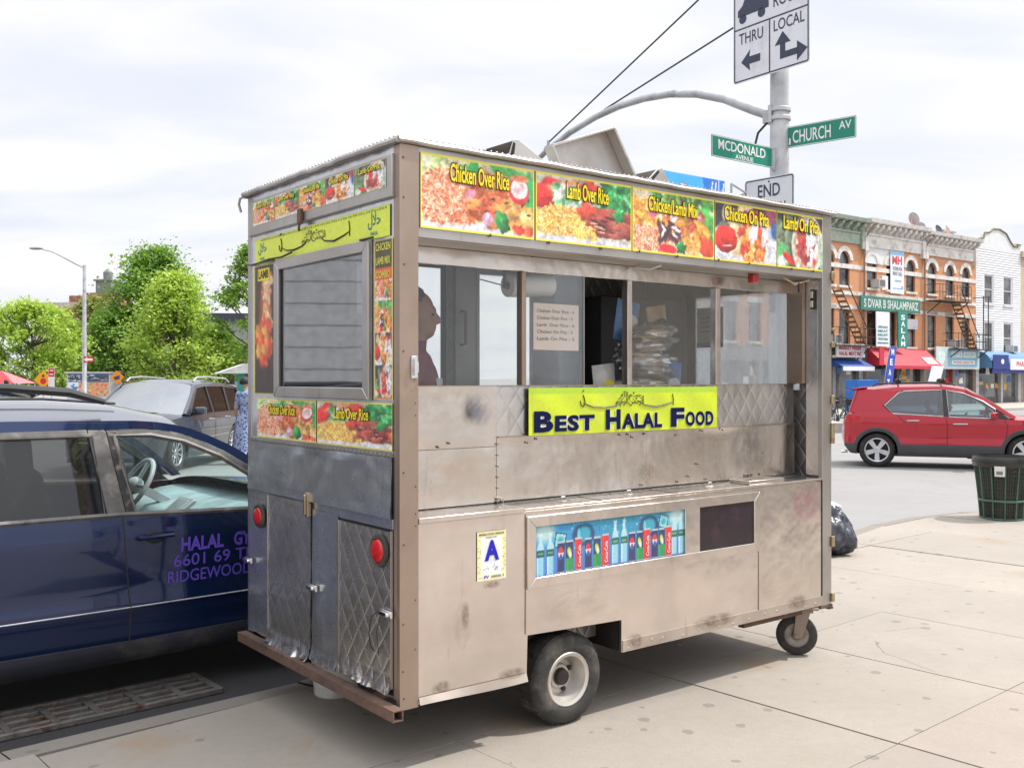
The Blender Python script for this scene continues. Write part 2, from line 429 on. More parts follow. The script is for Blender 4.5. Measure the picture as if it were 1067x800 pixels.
# outline of the pavement corner (kerb line, rounded corner, cross street edge)
EDGE = [(-5.6, 1.17), (-2.211, 4.269), (-1.139, 5.248), (.9, 7.25), (2.45, 8.95), (3.254, 10.0), (3.936, 10.85), (4.66, 11.5), (5.37, 11.9), (6.323, 12.2), (9.5, 12.4), (16, 11.2)]
def inset(poly, d):
    out = []
    for i, p in enumerate(poly):
        a = Vector(poly[max(i - 1, 0)]); b = Vector(poly[min(i + 1, len(poly) - 1)]); tt = (b - a).normalized()
        out.append((p[0] + tt.y * d, p[1] - tt.x * d))
    return out
INNER = inset(EDGE, .163)
TAIL = [(16, -8), (-5.6, -8)]
def side_of(p, line):
    """True on the pavement side of the kerb line"""
    return p[0] > line[-1][0] or p[1] < float(np.interp(p[0], [q[0] for q in line], [q[1] for q in line]))
def clip_region(poly, line):
    bx = [min(p[0] for p in poly) - .2, max(p[0] for p in poly) + .2, min(p[1] for p in poly) - .2, max(p[1] for p in poly) + .2]
    if all(side_of(p, line) for p in poly): return poly
    if not any(side_of(p, line) for p in poly): return []
    for i in range(len(line) - 1):
        a, b = line[i], line[i + 1]
        if max(a[0], b[0]) < bx[0] or min(a[0], b[0]) > bx[1] or max(a[1], b[1]) < bx[2] or min(a[1], b[1]) > bx[3]: continue
        poly = clip(poly, a, (b[1] - a[1], -(b[0] - a[0])))
        if len(poly) < 3: return []
    return poly
def M_concrete(name, base, vc=True):
    m = bpy.data.materials.new(name); t = NT(m); v = t.vec()
    if vc:
        a = t.add('ShaderNodeVertexColor'); a.layer_name = 'ink'; c0 = a.outputs['Color']
    else: c0 = base
    c = t.mix(t.ramp(t.noise(v, 1.1, 7, .62), [(.35, (0, 0, 0)), (.7, (.55, .55, .55))]), c0, tuple(x * .72 for x in base))
    c = t.mix(t.ramp(t.noise(v, 4.5, 6, .7), [(.58, (0, 0, 0)), (.72, (.5, .5, .5))]), c, (.30, .25, .185))
    # trodden gum and small stains: round dark spots in scattered cells
    vo = t.add('ShaderNodeTexVoronoi'); vo.voronoi_dimensions = '2D'; vo.inputs['Scale'].default_value = 4.2; vo.inputs['Randomness'].default_value = 1; t.link(v, vo.inputs['Vector'])
    wn = t.add('ShaderNodeTexWhiteNoise'); t.link(vo.outputs['Position'], wn.inputs['Vector'])
    rad = t.math('MULTIPLY', t.math('MAXIMUM', t.math('SUBTRACT', wn.outputs['Value'], .52), 0), .27)
    wob = t.math('MULTIPLY_ADD', t.noise(v, 24, 4), .16, -.08)
    spot = t.math('LESS_THAN', t.math('ADD', vo.outputs['Distance'], wob), rad)
    c = t.mix(t.math('MULTIPLY', spot, .5), c, (.10, .095, .09))
    vo2 = t.add('ShaderNodeTexVoronoi'); vo2.voronoi_dimensions = '2D'; vo2.inputs['Scale'].default_value = 1.15; t.link(v, vo2.inputs['Vector'])
    wn2 = t.add('ShaderNodeTexWhiteNoise'); t.link(vo2.outputs['Position'], wn2.inputs['Vector'])
    st = t.math('MULTIPLY', t.math('GREATER_THAN', wn2.outputs['Value'], .72), t.ramp(t.math('ADD', vo2.outputs['Distance'], t.math('MULTIPLY', t.noise(v, 5, 5), .5)), [(.30, (1, 1, 1)), (.5, (0, 0, 0))]))
    c = t.mix(t.math('MULTIPLY', st, .4), c, (.33, .19, .075))
    nv = t.add('ShaderNodeTexNoise'); nv.inputs['Scale'].default_value = 2.2; nv.inputs['Detail'].default_value = 6; t.link(v, nv.inputs['Vector'])
    va = t.add('ShaderNodeVectorMath', operation='MULTIPLY_ADD'); t.link(nv.outputs['Color'], va.inputs[0]); va.inputs[1].default_value = (.45, .45, 0); t.link(v, va.inputs[2])
    vc = t.add('ShaderNodeTexVoronoi', voronoi_dimensions='2D', feature='DISTANCE_TO_EDGE'); vc.inputs['Scale'].default_value = .42; t.link(va.outputs[0], vc.inputs['Vector'])
    ck = t.math('MULTIPLY', t.math('LESS_THAN', vc.outputs['Distance'], .0022), t.math('GREATER_THAN', t.noise(v, .55, 2), .60))
    c = t.mix(t.math('MULTIPLY', ck, .65), c, (.07, .06, .05))
    fine = t.noise(v, 150, 3)
    c = t.mix(t.math('MULTIPLY', t.ramp(fine, [(.35, (0, 0, 0)), (.65, (1, 1, 1))]), .34), c, tuple(x * .66 for x in base)); c = t.mix(t.math('MULTIPLY', t.ramp(t.noise(v, 14, 6, .75), [(.45, (0, 0, 0)), (.62, (1, 1, 1))]), .22), c, tuple(x * .7 for x in base))
    t.set(Base_Color=c, Roughness=.85)
    n = t.bump(t.noise(v, 60, 5), .25, .006); n = t.bump(t.noise(v, 2.5, 4), .25, .02, n)
    t.set(Normal=n); return m
base = (.355, .318, .272)
conc = M_concrete('pavement_concrete', base)
mb = MB(); cols = []
rng = random.Random(4)
BL = [-7.6, -6.35, -5.1, -3.85, -2.6, -1.35, -.1, 1.27, 2.71, 4.14, 5.26, 6.39, 7.62, 8.85, 10.1, 11.35, 12.6, 13.85, 15.1, 16.4, 17.7, 19, 20.3]     # joints across
AL = [-16.4, -15.1, -13.8, -12.5, -11.2, -9.9, -8.6, -7.3, -6.0, -4.7, -3.4, -2.1, -.45, .86, 2.16, 3.45, 4.9, 6.2, 7.5, 8.8]   # joints along
g = .0032
for i in range(len(BL) - 1):
    for j in range(len(AL) - 1):
        q = [GA * a + GB * b for a, b in ((BL[i] + g, AL[j] + g), (BL[i + 1] - g, AL[j] + g), (BL[i + 1] - g, AL[j + 1] - g), (BL[i] + g, AL[j + 1] - g))]
        pl = clip_region([(p.x, p.y) for p in q], INNER)
        pl = clip(pl, (15.9, 0), (-1, 0)) if len(pl) > 2 else pl
        if len(pl) < 3: continue
        if AL[j + 1] <= 2.2: tint = rng.choice([(.37, .305, .268), (.36, .30, .265), (.36, .31, .275)]) if BL[i] < 6.3 else base
        else: tint = base
        k = rng.uniform(.93, 1.06); c = tuple(x * k for x in tint); h = rng.uniform(-.003, .003)
        n = len(pl); vs = [(p[0], p[1], h) for p in pl] + [(p[0], p[1], -.03) for p in pl]
        mb.add(vs, [tuple(range(n))] + [(a, a + n, (a + 1) % n + n, (a + 1) % n) for a in range(n)])
        cols += [(*c, 1)] * (2 * n)
# base under the joints
poly = INNER + TAIL; o = len(mb.v)
mb.add([(p[0], p[1], -.012) for p in poly], [tuple(range(len(poly)))[::-1]]); cols += [(.15, .13, .11, 1)] * len(poly)
mb.col = cols
sw = struct(mb.build('sidewalk', conc, smooth=0))
# kerb stones with a steel edge
mb = MB(); cols = []
def dense(line, step):
    out = []
    for i in range(len(line) - 1):
        a = Vector(line[i]); b = Vector(line[i + 1]); n = max(1, int((b - a).length / step))
        out += [tuple(a + (b - a) * k / n) for k in range(n)]
    return out + [line[-1]]
ed = dense(EDGE, 1.6); ins = inset(ed, .165)
rng = random.Random(9)
for i in range(len(ed) - 1):
    a, b, c, d = Vector(ed[i]), Vector(ed[i + 1]), Vector(ins[i + 1]), Vector(ins[i])
    e = (b - a).normalized() * .004; a += e; d += e; b -= e; c -= e
    zt = rng.uniform(-.002, .004); n = Vector((-(b - a).y, (b - a).x)).normalized() * .012
    vs = [(*d, zt), (*c, zt), (*b, zt - .012), (*a, zt - .012), (*(a + n), zt - .03), (*(b + n), zt - .03), (*(b + n * 2), ROAD - .02), (*(a + n * 2), ROAD - .02), (*d, -.06), (*c, -.06)]
    mb.add(vs, [(0, 3, 2, 1), (3, 4, 5, 2), (4, 7, 6, 5), (0, 1, 9, 8)])
    k = rng.uniform(.8, .95); cols += [(.25 * k, .23 * k, .20 * k, 1)] * 10
mb.col = cols; struct(mb.build('kerb', conc, smooth=0))

# white markings on the cross street
wp = M('road_paint', (.72, .72, .70), .7, var=.12, vs=3, dirt=(.4, .4, .39), ds=5)
mb = MB()
def mark(p, q, wd):
    p = Vector(p); q = Vector(q); n = Vector((-(q - p).y, (q - p).x)).normalized() * wd / 2
    mb.add([(*(p - n), ROAD + .004), (*(q - n), ROAD + .004), (*(q + n), ROAD + .004), (*(p + n), ROAD + .004)], [(0, 1, 2, 3)])
mark((4.4, 13.35), (2.7, 13.5), .5); mark((1.2, 13.1), (-.6, 13.3), .5); mark((3.6, 15.4), (1.4, 15.6), .5); mark((-2.2, 13.2), (-4, 13.5), .5)
struct(mb.build('road_marking', wp, smooth=0))

# cast-iron drain by the kerb
gr = thing('drain_grate', 'rusty cast iron drain grate with slots in the gutter beside the pavement', 'drain grate', gp(1.74, 5.04, ROAD + .006), math.atan2(GA.y, GA.x))
iron = M('cast_iron', (.20, .185, .17), .6, .6, .3, 8, .5, 60, dirt=(.12, .055, .03), ds=9)
mb = MB(); L_, W_ = 1.26, .38
for x in (-L_ / 2, L_ / 2 - .035): mb.box(x, x + .035, 0, W_, 0, .03)
for y in (0, W_ - .035): mb.box(-L_ / 2 + .0355, L_ / 2 - .0355, y, y + .035, 0, .0295)
mb.build('frame', iron, gr, bev=.004)
mb = MB()
for k in range(1, 6):
    x = -L_ / 2 + L_ * k / 6; mb.box(x - .018, x + .018, .0355, W_ - .0355, 0, .026)
for k in range(1, 4):
    y = W_ * k / 4
    for q in range(6):
        xa = -L_ / 2 + L_ * q / 6 + (.019 if q else .036); xb = -L_ / 2 + L_ * (q + 1) / 6 - (.019 if q < 5 else .036)
        mb.box(xa, xb, y - .016, y + .016, 0, .024)
mb.build('bars', iron, gr, bev=.003)
mb = MB(); mb.box(-L_ / 2 + .036, L_ / 2 - .036, .036, W_ - .036, -.004, -.001); mb.build('pit', M('pit_dark', (.008, .008, .008), .9), gr)
# ------------------------------------------------------------------ food cart (local: x along the counter side, y into the cart, z up)
CW, CL = 1.52, 2.93
cart = thing('food_cart', 'dented stainless steel food trailer with food pictures and a yellow Best Halal Food sign', 'food cart', (-.451, 3.971, 0), math.atan2(.6129, .7902))
ST = M_steel('steel_sunny', (.76, .69, .63), .22, .96, wave=.5, rust=.2, grime=.2)  # sun side: warm reflected light put into the steel colour
STW = M_steel('steel_wall', (.72, .66, .60), .24, .96, wave=.5, rust=.12, grime=.2)
STB = M_steel('steel_rear_shade', (.80, .83, .88), .25, .90, wave=.45, grime=.30)  # same steel in shade: bluish cast put into the colour
STQ = M_steel('steel_quilted', (.66, .64, .62), .30, .95, quilt=.16, wave=.4, grime=.3)
STP = M_steel('steel_post', (.42, .325, .26), .38, .8, grime=.75, rust=.9, wave=.15)
STT = M_steel('steel_trim', (.50, .48, .46), .38, .88, wave=.12, grime=.4, rust=.25)
STD = M_steel('steel_inside', (.34, .33, .32), .4, .7, wave=.3, quilt=.4)
RUST = M('rusty_tube', (.15, .092, .07), .75, .25, .35, 12, .4, 50, dirt=(.05, .035, .03), ds=6)
BLK = M('black_rubber', (.036, .034, .031), .75, 0, .3, 20, .2, 60, dirt=(.13, .115, .095), ds=4)
DARK = M('dark_gap', (.012, .012, .012), .8)
LID = M('red_lens', (.55, .012, .015), .18, var=.1, coat=.6)
PRINT = M_vcol('printed_vinyl', .38)
GLF = M_glass('service_glass', (.97, .98, .98), .03, .04, power=.16)
GLB = M_glass('rear_glass', (.55, .56, .60), .30, .06, power=.4, rough=.03, wave=.012, dcol=(.5, .5, .52))
GLD = M_glass('dusty_glass', (.95, .97, 1), .05, .32, dcol=(.8, .84, .88))
RIV = M('rivet', (.16, .12, .09), .6, .6)

# body corners and frame ------------------------------------------------
def part(mb, name, mat, bev=.003, parent=None, smooth=35): return mb.build(name, mat, parent or cart, bev=bev, smooth=smooth)
mb = MB(); mb.box(0, .089, 0, .028, .262, 2.545); mb.box(0, .028, .0285, .048, .30, 2.545)
post0 = part(mb, 'corner_post', STP)
mb = MB(); mb.box(CL - .089, CL, 0, .03, .285, 2.545); mb.box(CL - .03, CL, .0305, .06, .285, 2.545); part(mb, 'corner_post', STT)
mb = MB(); mb.box(0, .03, CW - .045, CW, .28, 2.545); part(mb, 'corner_post', STT)
mb = MB(); mb.box(CL - .04, CL, CW - .05, CW, .28, 2.545); part(mb, 'corner_post', STT)
# roof with a rolled, riveted drip edge
mb = MB(); mb.box(-.012, CL + .012, -.012, CW + .012, 2.547, 2.566)
rf = part(mb, 'roof', M_steel('steel_roof', (.55, .5, .45), .5, .6, grime=.6, rust=.4), .004)
mb = MB()
def wob(i): return .005 * math.sin(i * 1.9) + .004 * math.sin(i * .7 + 1)
N = 40
mb.tube([(-.016 + (CL + .03) * i / N, -.016 + .3 * wob(i * .5), 2.556 + wob(i) * .3) for i in range(N + 1)], .012, 8)
mb.tube([(-.016 + .4 * wob(i), -.016 + (CW + .03) * i / 22, 2.557 + wob(i * 1.3 + 2) * .5) for i in range(23)], .014, 8)
mb.tube([(CL + .016, -.016 + (CW + .03) * i / 6, 2.556) for i in range(7)], .016, 8)
mb.tube([(-.016 + (CL + .03) * i / 6, CW + .016, 2.556) for i in range(7)], .016, 8)
mb.tube([(-.012, CW + .004, 2.55), (-.03, CW + .03, 2.54), (-.03, CW + .045, 2.51), (-.02, CW + .04, 2.47)], .007, 6)
part(mb, 'drip_edge', STT, 0, rf)
mb = MB()
for i in range(96):
    x = .02 + (CL - .04) * i / 95; mb.ball((x  , -.014, 2.571), (.0075, .0065, .004), 6, 3)
for i in range(46):
    y = .02 + (CW - .04) * i / 45; mb.ball((-.015, y, 2.573), (.0065, .0075, .004), 6, 3)
join(rf, mb, STT)

# counter side -----------------------------------------------------------
mb = MB(); mb.box(.0895, CL - .0895, .003, .026, 2.175, 2.545); mb.box(.0895, CL - .0895, .0265, .21, 2.172, 2.184)
fascia = part(mb, 'fascia', STT, .002)
# window wall
YW = .20
mb = MB(); mb.box(.03, CL - .06, YW, YW + .02, 2.098, 2.171); part(mb, 'window_header', STW)
mb = MB()
for i, (a, b) in enumerate(((.774, .80), (1.457, 1.491), (2.132, 2.17))):
    mb = MB(); mb.box(a, b, YW - .014, YW + .028, 1.568, 2.097); part(mb, 'mullion', STP if i == 0 else STW)
mb = MB(); mb.box(2.815, 2.843, YW - .085, YW + .03, 1.568, 2.17); part(mb, 'window_jamb', STP)
mb = MB(); mb.box(.03, .11, YW, YW + .03, 1.568, 2.097); part(mb, 'window_jamb', STP)
for a, b in ((.1105, .7735), (1.4915, 2.1315), (2.1705, 2.8145)):
    mb = MB(); mb.box(a, b, YW + .004, YW + .008, 1.568, 2.0975); part(mb, 'window_pane', GLF, 0)
mb = MB(); mb.box(.8005, 1.172, YW + .004, YW + .008, 1.568, 2.0975); sl = part(mb, 'sliding_pane', GLF, 0)
mb = MB(); mb.box(1.1722, 1.178, YW + .002, YW + .01, 1.568, 2.0975); part(mb, 'pane_edge', STT, 0, sl)
# back splash below the windows: plain, quilted and long lower sheets
def sheet(x0, x1, z0, z1, y=YW, bul=.0, name='splash_panel', mat=STW, nx=24, nz=10, seed=0, th=.004):
    mb = MB()
    def fn(a, b):
        x = x0 + (x1 - x0) * a; z = z0 + (z1 - z0) * b
        d = bul * mnoise.noise((x * 2.3 + seed, z * 2.7, seed * 1.7)) if 0 < a < 1 and 0 < b < 1 else 0
        return (x, y + d, z)
    mb.grid(fn, nx, nz); return part(mb, name, mat, 0, smooth=60)
sheet(.03, .13, 1.035, 1.565, YW, .004, seed=1)
sheet(.132, .636, 1.29, 1.565, YW - .004, .008, seed=2)
sheet(.132, .630, 1.035, 1.288, YW - .007, .010, seed=3)
sheet(.638, 2.842, 1.334, 1.565, YW, .006, mat=STQ, nx=40, seed=4, name='quilted_panel')
long_ = sheet(.633, 2.842, 1.035, 1.328, YW - .006, .016, nx=50, seed=5)
mb = MB(); mb.box(.638, 2.842, YW - .018, YW - .002, 1.3285, 1.3335); mb.box(.03, 2.842, YW - .02, YW + .03, 1.5652, 1.5678)
for z in np.linspace(1.06, 1.55, 9): mb.ball((.137, YW - .012, z), (.006, .004, .009), 6, 4)
for z in np.linspace(1.05, 1.30, 6): mb.ball((.634, YW - .014, z), (.005, .004, .006), 6, 4)
part(mb, 'seam_strip', RIV if False else STP, .001)
mb = MB()
rr = random.Random(3)
for k in range(22):
    mb.ball((rr.uniform(.2, 2.75), YW - .012, rr.choice((1.05, 1.052, 1.30, 1.315, rr.uniform(1.06, 1.3)))), (.006, .004, .006), 6, 4)
join(long_, mb, RIV)
mb = MB(); mb.box(.62, 2.6, YW - .012, YW - .0075, 1.0305, 1.037); part(mb, 'shadow_gap', DARK, 0)
# right inner end wall, quilted
mb = MB(); mb.box(2.843, 2.858, .031, .114, 1.036, 2.171); part(mb, 'quilted_cheek', STQ, .002)
mb = MB(); mb.box(2.82, 2.838, .045, .07, 2.0, 2.115, 0)
for z in (2.03, 2.085): mb.box(2.812, 2.82, .047, .068, z - .02, z + .02, 1)
part(mb, 'outlet_box', [M('black_box', (.02, .02, .02), .5), M('ivory', (.62, .56, .42), .5)], .003)
# yellow name board
yb = Ink(150, 27, (198, 216, 8), 5)
yb.a *= (1 + .04 * np.sin(yb.X * 30 + yb.Y * 6))[..., None]; yb.a[:, :, :] = np.clip(yb.a, 0, 255); yb.a[yb.Y > .86] = (168, 205, 20); yb.grain(3)
board = thing  # (keeps the name free for reuse)
SX = (1, 0, 0); SZ = (0, 0, 1)
bd = yb.sheet('name_board', PRINT, cart, (.808, YW - .021, 1.331), SX, SZ, 1.324, .224, bow=.0015)
INK_NAVY = M('ink_navy', (.006, .010, .055), .7, var=.05, spec=.1); INK_WHITE = M('ink_white', (.78, .78, .74), .4, var=.05); INK_BLACK = M('ink_black', (.014, .013, .013), .4, var=.05)
INK_YEL = M('ink_yellow', (.85, .68, .02), .4, var=.06); INK_TEAL = M('ink_teal', (.012, .20, .19), .4, var=.05)
def smallcaps(mb, words_, x, z, y, H, h, widths, offset, m, lift):
    for wd, (wx, ww) in zip(words_, widths):
        cap, rest = wd[0], wd[1:]
        cw = ww * (1.22 / (1.22 + .80 * len(rest)))
        text(mb, cap, (x + wx, y, z), SX, SZ, w=cw * .92, h=H, offset=offset, lift=lift, m=m)
        text(mb, rest, (x + wx + cw, y, z), SX, SZ, w=ww - cw, h=h, offset=offset, lift=lift, m=m, spacing=1.12)
wl = [(.028, .385), (.488, .40), (.955, .335)]
mb = MB()
smallcaps(mb, ['BEST', 'HALAL', 'FOOD'], .808, 1.345, YW - .0235, .100, .078, wl, .075, 0, .0)
smallcaps(mb, ['BEST', 'HALAL', 'FOOD'], .808, 1.345, YW - .0235, .100, .078, wl, .048, 1, .0018)
part(mb, 'lettering', [INK_WHITE, INK_NAVY], 0, bd, 0)
def swash(mb, org, ex, ey, s, r, m=0):
    """long flourish of the calligraphy with the closing hooks"""
    ex = Vector(ex); ey = Vector(ey); org = Vector(org)
    def P(l): return [org + ex * (a * s) + ey * (b * s) for a, b in l]
    mb.tube(P([(-.31, -.012), (-.25, -.03), (-.18, -.034), (-.10, -.026), (-.05, -.005)]), [r * .7, r, r * 1.3, r, r * .5], 5, m)
    mb.tube(P([(-.33, .0), (-.325, -.02), (-.31, -.028), (-.30, -.01), (-.305, .012), (-.312, .028)]), r * .8, 5, m)
    mb.tube(P([(.06, -.005), (.10, -.026), (.18, -.036), (.26, -.024), (.31, -.012)]), [r * .5, r, r * 1.3, r, r * .6], 5, m)
    mb.tube(P([(.31, -.03), (.312, .0), (.305, .028)]), r * .7, 5, m); mb.tube(P([(-.315, .045), (-.308, .05)]), r, 5, m)
mb = MB(); text(mb, '\uFDFD', (1.465, YW - .0235, 1.455), SX, SZ, w=.20, h=.082, align='C', offset=.004)
swash(mb, (1.465, YW - .024, 1.49), SX, SZ, 1.02, .003)
part(mb, 'calligraphy', INK_BLACK, 0, bd, 0)

# counter -----------------------------------------------------------------
mb = MB(); mb.box(.0895, .640, -.006, YW - .0085, 1.006, 1.030); part(mb, 'counter_lip', ST)
mb = MB(); mb.box(.6405, CL - .0895, -.002, YW - .0085, 1.010, 1.024); ct = part(mb, 'counter_top', ST)
mb = MB()
for x in (1.12, 1.62): mb.box(x, x + .004, 0, YW - .009, 1.0242, 1.0252)
part(mb, 'joint', DARK, 0, ct)
mb = MB()
for x in (.95, 1.38, 1.98):
    mb.ball((x, .10, 1.025), (.03, .02, .006), 10, 4); mb.tube([(x - .012, .10, 1.028), (x - .01, .10, 1.045), (x + .01, .10, 1.045), (x + .012, .10, 1.028)], .004, 6)
mb.tube([(.63, .185, 1.034), (.63, .18, 1.055), (.66, .18, 1.052), (.66, .185, 1.034)], .004, 6)
part(mb, 'lid_pull', STT, 0, ct)
mb = MB(); mb.box(2.20, 2.50, .01, .15, 1.0245, 1.046); part(mb, 'counter_lid', STW, .003)
# front apron with the wheel cut-out
ap = [(.0895, .272), (.655, .272), (.660, .462), (1.236, .444), (1.236, .288), (CL - .0895, .288), (CL - .0895, 1.009), (.6405, 1.009), (.6405, 1.0055), (.0895, 1.0055)]
mb = MB(); mb.prism(ap, lambda a, b, d: (a, d, b), .002, .02); part(mb, 'apron', ST, .0015)
mb = MB(); mb.box(.645, .649, -.0015, .0015, .47, 1.0); mb.box(2.262, 2.265, -.001, .0015, .30, .70); part(mb, 'apron_seam', STP, 0)
mb = MB()  # bent lower edge, wavy on the left flap
mb.grid(lambda a, b: (.09 + .56 * a, .002 - .004 - .010 * b * (1 + .5 * math.sin(a * 7)), .300 - .034 * b + .006 * math.sin(a * 5 + 1) * b), 16, 6)
part(mb, 'bent_edge', M_steel('steel_rusty', (.55, .48, .42), .42, .7, rust=1., grime=.5), 0)
mb = MB(); mb.box(1.24, CL - .09, -.003, .0015, .29, .345); 
for k in range(13): mb.ball((1.29 + k * .125 + rr.uniform(-.03, .03), -.003, .31 + rr.uniform(-.008, .008)), (.007, .004, .007), 6, 4)
part(mb, 'lower_strip', M_steel('steel_rusty', (.55, .48, .42), .48, .55, rust=1., grime=.5), .001)
# black joint and sill behind the right hand post
mb = MB(); mb.box(CL - .0945, CL - .0905, -.002, .003, .30, 1.02); part(mb, 'joint', DARK, 0)
# picture frame of the drinks board
mb = MB()
fx0, fx1, fz0, fz1 = .649, 2.259, .667, .988
def miter(mb, x0, x1, z0, z1, t_, y0, y1):
    mb.prism([(x0, z0), (x1, z0), (x1 - t_, z0 + t_), (x0 + t_, z0 + t_)], lambda a, b, d: (a, d, b), y0, y1)
    mb.prism([(x0, z1), (x0 + t_, z1 - t_), (x1 - t_, z1 - t_), (x1, z1)], lambda a, b, d: (a, d, b), y0, y1)
    mb.prism([(x0, z0), (x0 + t_, z0 + t_), (x0 + t_, z1 - t_), (x0, z1)], lambda a, b, d: (a, d, b), y0, y1)
    mb.prism([(x1, z0), (x1, z1), (x1 - t_, z1 - t_), (x1 - t_, z0 + t_)], lambda a, b, d: (a, d, b), y0, y1)
miter(mb, fx0, fx1, fz0, fz1, .048, -.014, .001); mb.box(1.668, 1.778, -.013, .001, .69, .965)
part(mb, 'board_frame', ST, .003)
mb = MB(); mb.box(1.7785, 2.2105, -.004, .001, .7155, .9395)
part(mb, 'dark_panel', M('dark_acrylic', (.030, .020, .026), .16, var=.3, vs=3, dirt=(.06, .03, .045), ds=4), 0)
# drinks board
dk = Ink(256, 56, (20, 150, 190), 11)
dk.a = np.stack([20 + 50 * (1 - dk.Y), 118 + 40 * dk.Y + 0 * dk.X, 205 + 15 * np.cos(dk.X * 5)], -1)
dk.scatter(150, (0, 1, .45, 1), (.012, .03), [(90, 205, 225), (8, 105, 165), (140, 225, 235)], el=1)
for cx in (.06, .94): dk.ell(cx, .85, .09, .3, (185, 225, 225), 0, .6); 
for cx, cy, s, rot in ((.155, .66, .17, 35), (.845, .78, .16, 30)):
    r_ = math.radians(rot); q = [(cx + (math.cos(r_ + k * math.pi / 2) * s) / dk.asp * 1.3, cy + math.sin(r_ + k * math.pi / 2) * s * 1.3) for k in range(4)]
    dk.poly(q, (15, 75, 95)); q2 = [(cx + (x - cx) * .82, cy + (y - cy) * .82) for x, y in q]; dk.poly(q2, (150, 222, 228)); dk.ell(cx, cy, s * .7 / dk.asp, s * .55, (45, 165, 190), 20, .6)
for cx in (.30, .74):
    dk.ell(cx, .72, .078, .25, (3, 60, 110), 0, .2); dk.ell(cx + .005, .73, .05, .2, (30, 165, 195), 0, .35); dk.ell(cx - .03, .72, .012, .18, (110, 210, 225), 0, .5)
def bottle(x, y0, h):
    dk.rect(x - .022, x + .022, y0, y0 + h * .62, (150, 215, 238)); dk.ell(x, y0 + h * .62, .022, .13 * h * 1.5, (175, 228, 242), 0, .15)
    dk.rect(x - .008, x + .008, y0 + h * .72, y0 + h * .93, (190, 232, 245)); dk.rect(x - .010, x + .010, y0 + h * .93, y0 + h, (215, 235, 245))
    dk.rect(x - .023, x + .023, y0 + h * .44, y0 + h * .60, (5, 85, 85)); dk.rect(x - .017, x + .015, y0 + h * .49, y0 + h * .55, (90, 170, 120)); dk.rect(x - .021, x - .014, y0, y0 + h * .44, (225, 245, 250)); dk.rect(x + .016, x + .022, y0, y0 + h * .44, (80, 165, 205))
for x in (.035, .095): bottle(x, .02, .82)
for x in (.508, .568): bottle(x, .03, .90)
for x in (.925, .978): bottle(x, .03, .88)
def can(x, kind):
    wv = .023; y0, y1 = .03, .60
    col = {'r': (226, 32, 38), 'b': (8, 34, 96), 'g': (10, 42, 100)}[kind]
    if kind == 'r': y1 = .64
    dk.rect(x - wv, x + wv, y0, y1, col); dk.rect(x - wv + .002, x + wv - .002, y1, y1 + .035, (200, 205, 210)); dk.rect(x - wv, x + wv, y0 - .02, y0, (190, 195, 200))
    if kind == 'b':
        dk.ell(x, .40, .017, .13, (240, 240, 240), 0, .2); dk.ell(x, .45, .016, .09, (225, 30, 40), 0, .2); dk.rect(x - .017, x + .017, .385, .415, (240, 240, 240)); dk.ell(x, .33, .012, .05, (25, 70, 170), 0, .3)
    if kind == 'g':
        dk.rect(x - wv, x + wv, y0, .28, (15, 150, 60)); dk.ell(x, .40, .014, .13, (190, 220, 60), 15, .3); dk.ell(x + .004, .36, .010, .09, (235, 245, 225), 15, .4); dk.ell(x - .006, .44, .006, .04, (245, 215, 60), 0, .4)
    dk.a[(abs(dk.X - (x - wv * .6)) < .004) & (dk.Y > y0) & (dk.Y < y1)] *= 1.18
for x, k in zip((.158, .212, .268, .330, .388, .442), 'bgrbgr'): can(x, k)
for x, k in zip((.622, .676, .728, .782, .832, .882), 'bgrbgr'): can(x, k)
dk.grain(5); dk.a = dk.a * .86 + 12
dkb = dk.sheet('drinks_board', PRINT, cart, (.6975, -.003, .7155), SX, SZ, .970, .224)
mb = MB()
for x in (.268, .442, .728, .882):    # script on the red cans
    text(mb, 'Coca-Cola', (.6975 + x * .97 - .012, -.0042, .7155 + .06 * .224), (0, 0, 1), (-1, 0, 0), w=.132, h=.022, offset=.02) if False else text(mb, 'Coca-Cola', (.6975 + x * .97 + .013, -.0045, .7155 + .08 * .224), (0, 0, 1), (-1, 0, 0), w=.100, h=.020, offset=.01)
part(mb, 'lettering', INK_WHITE, 0, dkb, 0)
# grade card
gc = Ink(40, 54, (232, 232, 228), 3)
gc.a[(gc.X < .15) | (gc.X > .86)] = (228, 224, 170); gc.a[(gc.Y > .88)] = (226, 220, 165); gc.a[(gc.Y < .13)] = (232, 228, 190)
gc.ell(.5, .55, .30, .26, (214, 216, 232), 0, .3); gc.scatter(26, (.03, .12, .15, .85), (.01, .02), [(200, 195, 130)]); gc.scatter(26, (.88, .97, .15, .85), (.01, .02), [(200, 195, 130)])
gc.scatter(16, (.2, .85, .17, .30), (.006, .012), [(120, 120, 150), (170, 170, 190)], el=4); gc.grain(4)
gcs = gc.sheet('grade_card', PRINT, cart, (.3815, -.002, .735), (1, 0, -.004), SZ, .155, .209)
BLUE = M('ink_blue', (.006, .006, .42), .4, var=.04)
mb = MB(); gx, gz = .3815, .735
text(mb, 'A', (gx + .078, -.004, gz + .083), SX, SZ, w=.078, h=.088, align='C', offset=.045)
text(mb, 'FV', (gx + .036, -.004, gz + .008), SX, SZ, w=.026, h=.013, offset=.03)
part(mb, 'grade_letter', BLUE, 0, gcs, 0)
mb = MB(); text(mb, 'MOBILE FOOD VENDOR', (gx + .010, -.004, gz + .193), SX, SZ, w=.134, h=.009, offset=.03); text(mb, 'INSPECTED', (gx + .045, -.004, gz + .180), SX, SZ, w=.06, h=.006, offset=.02)
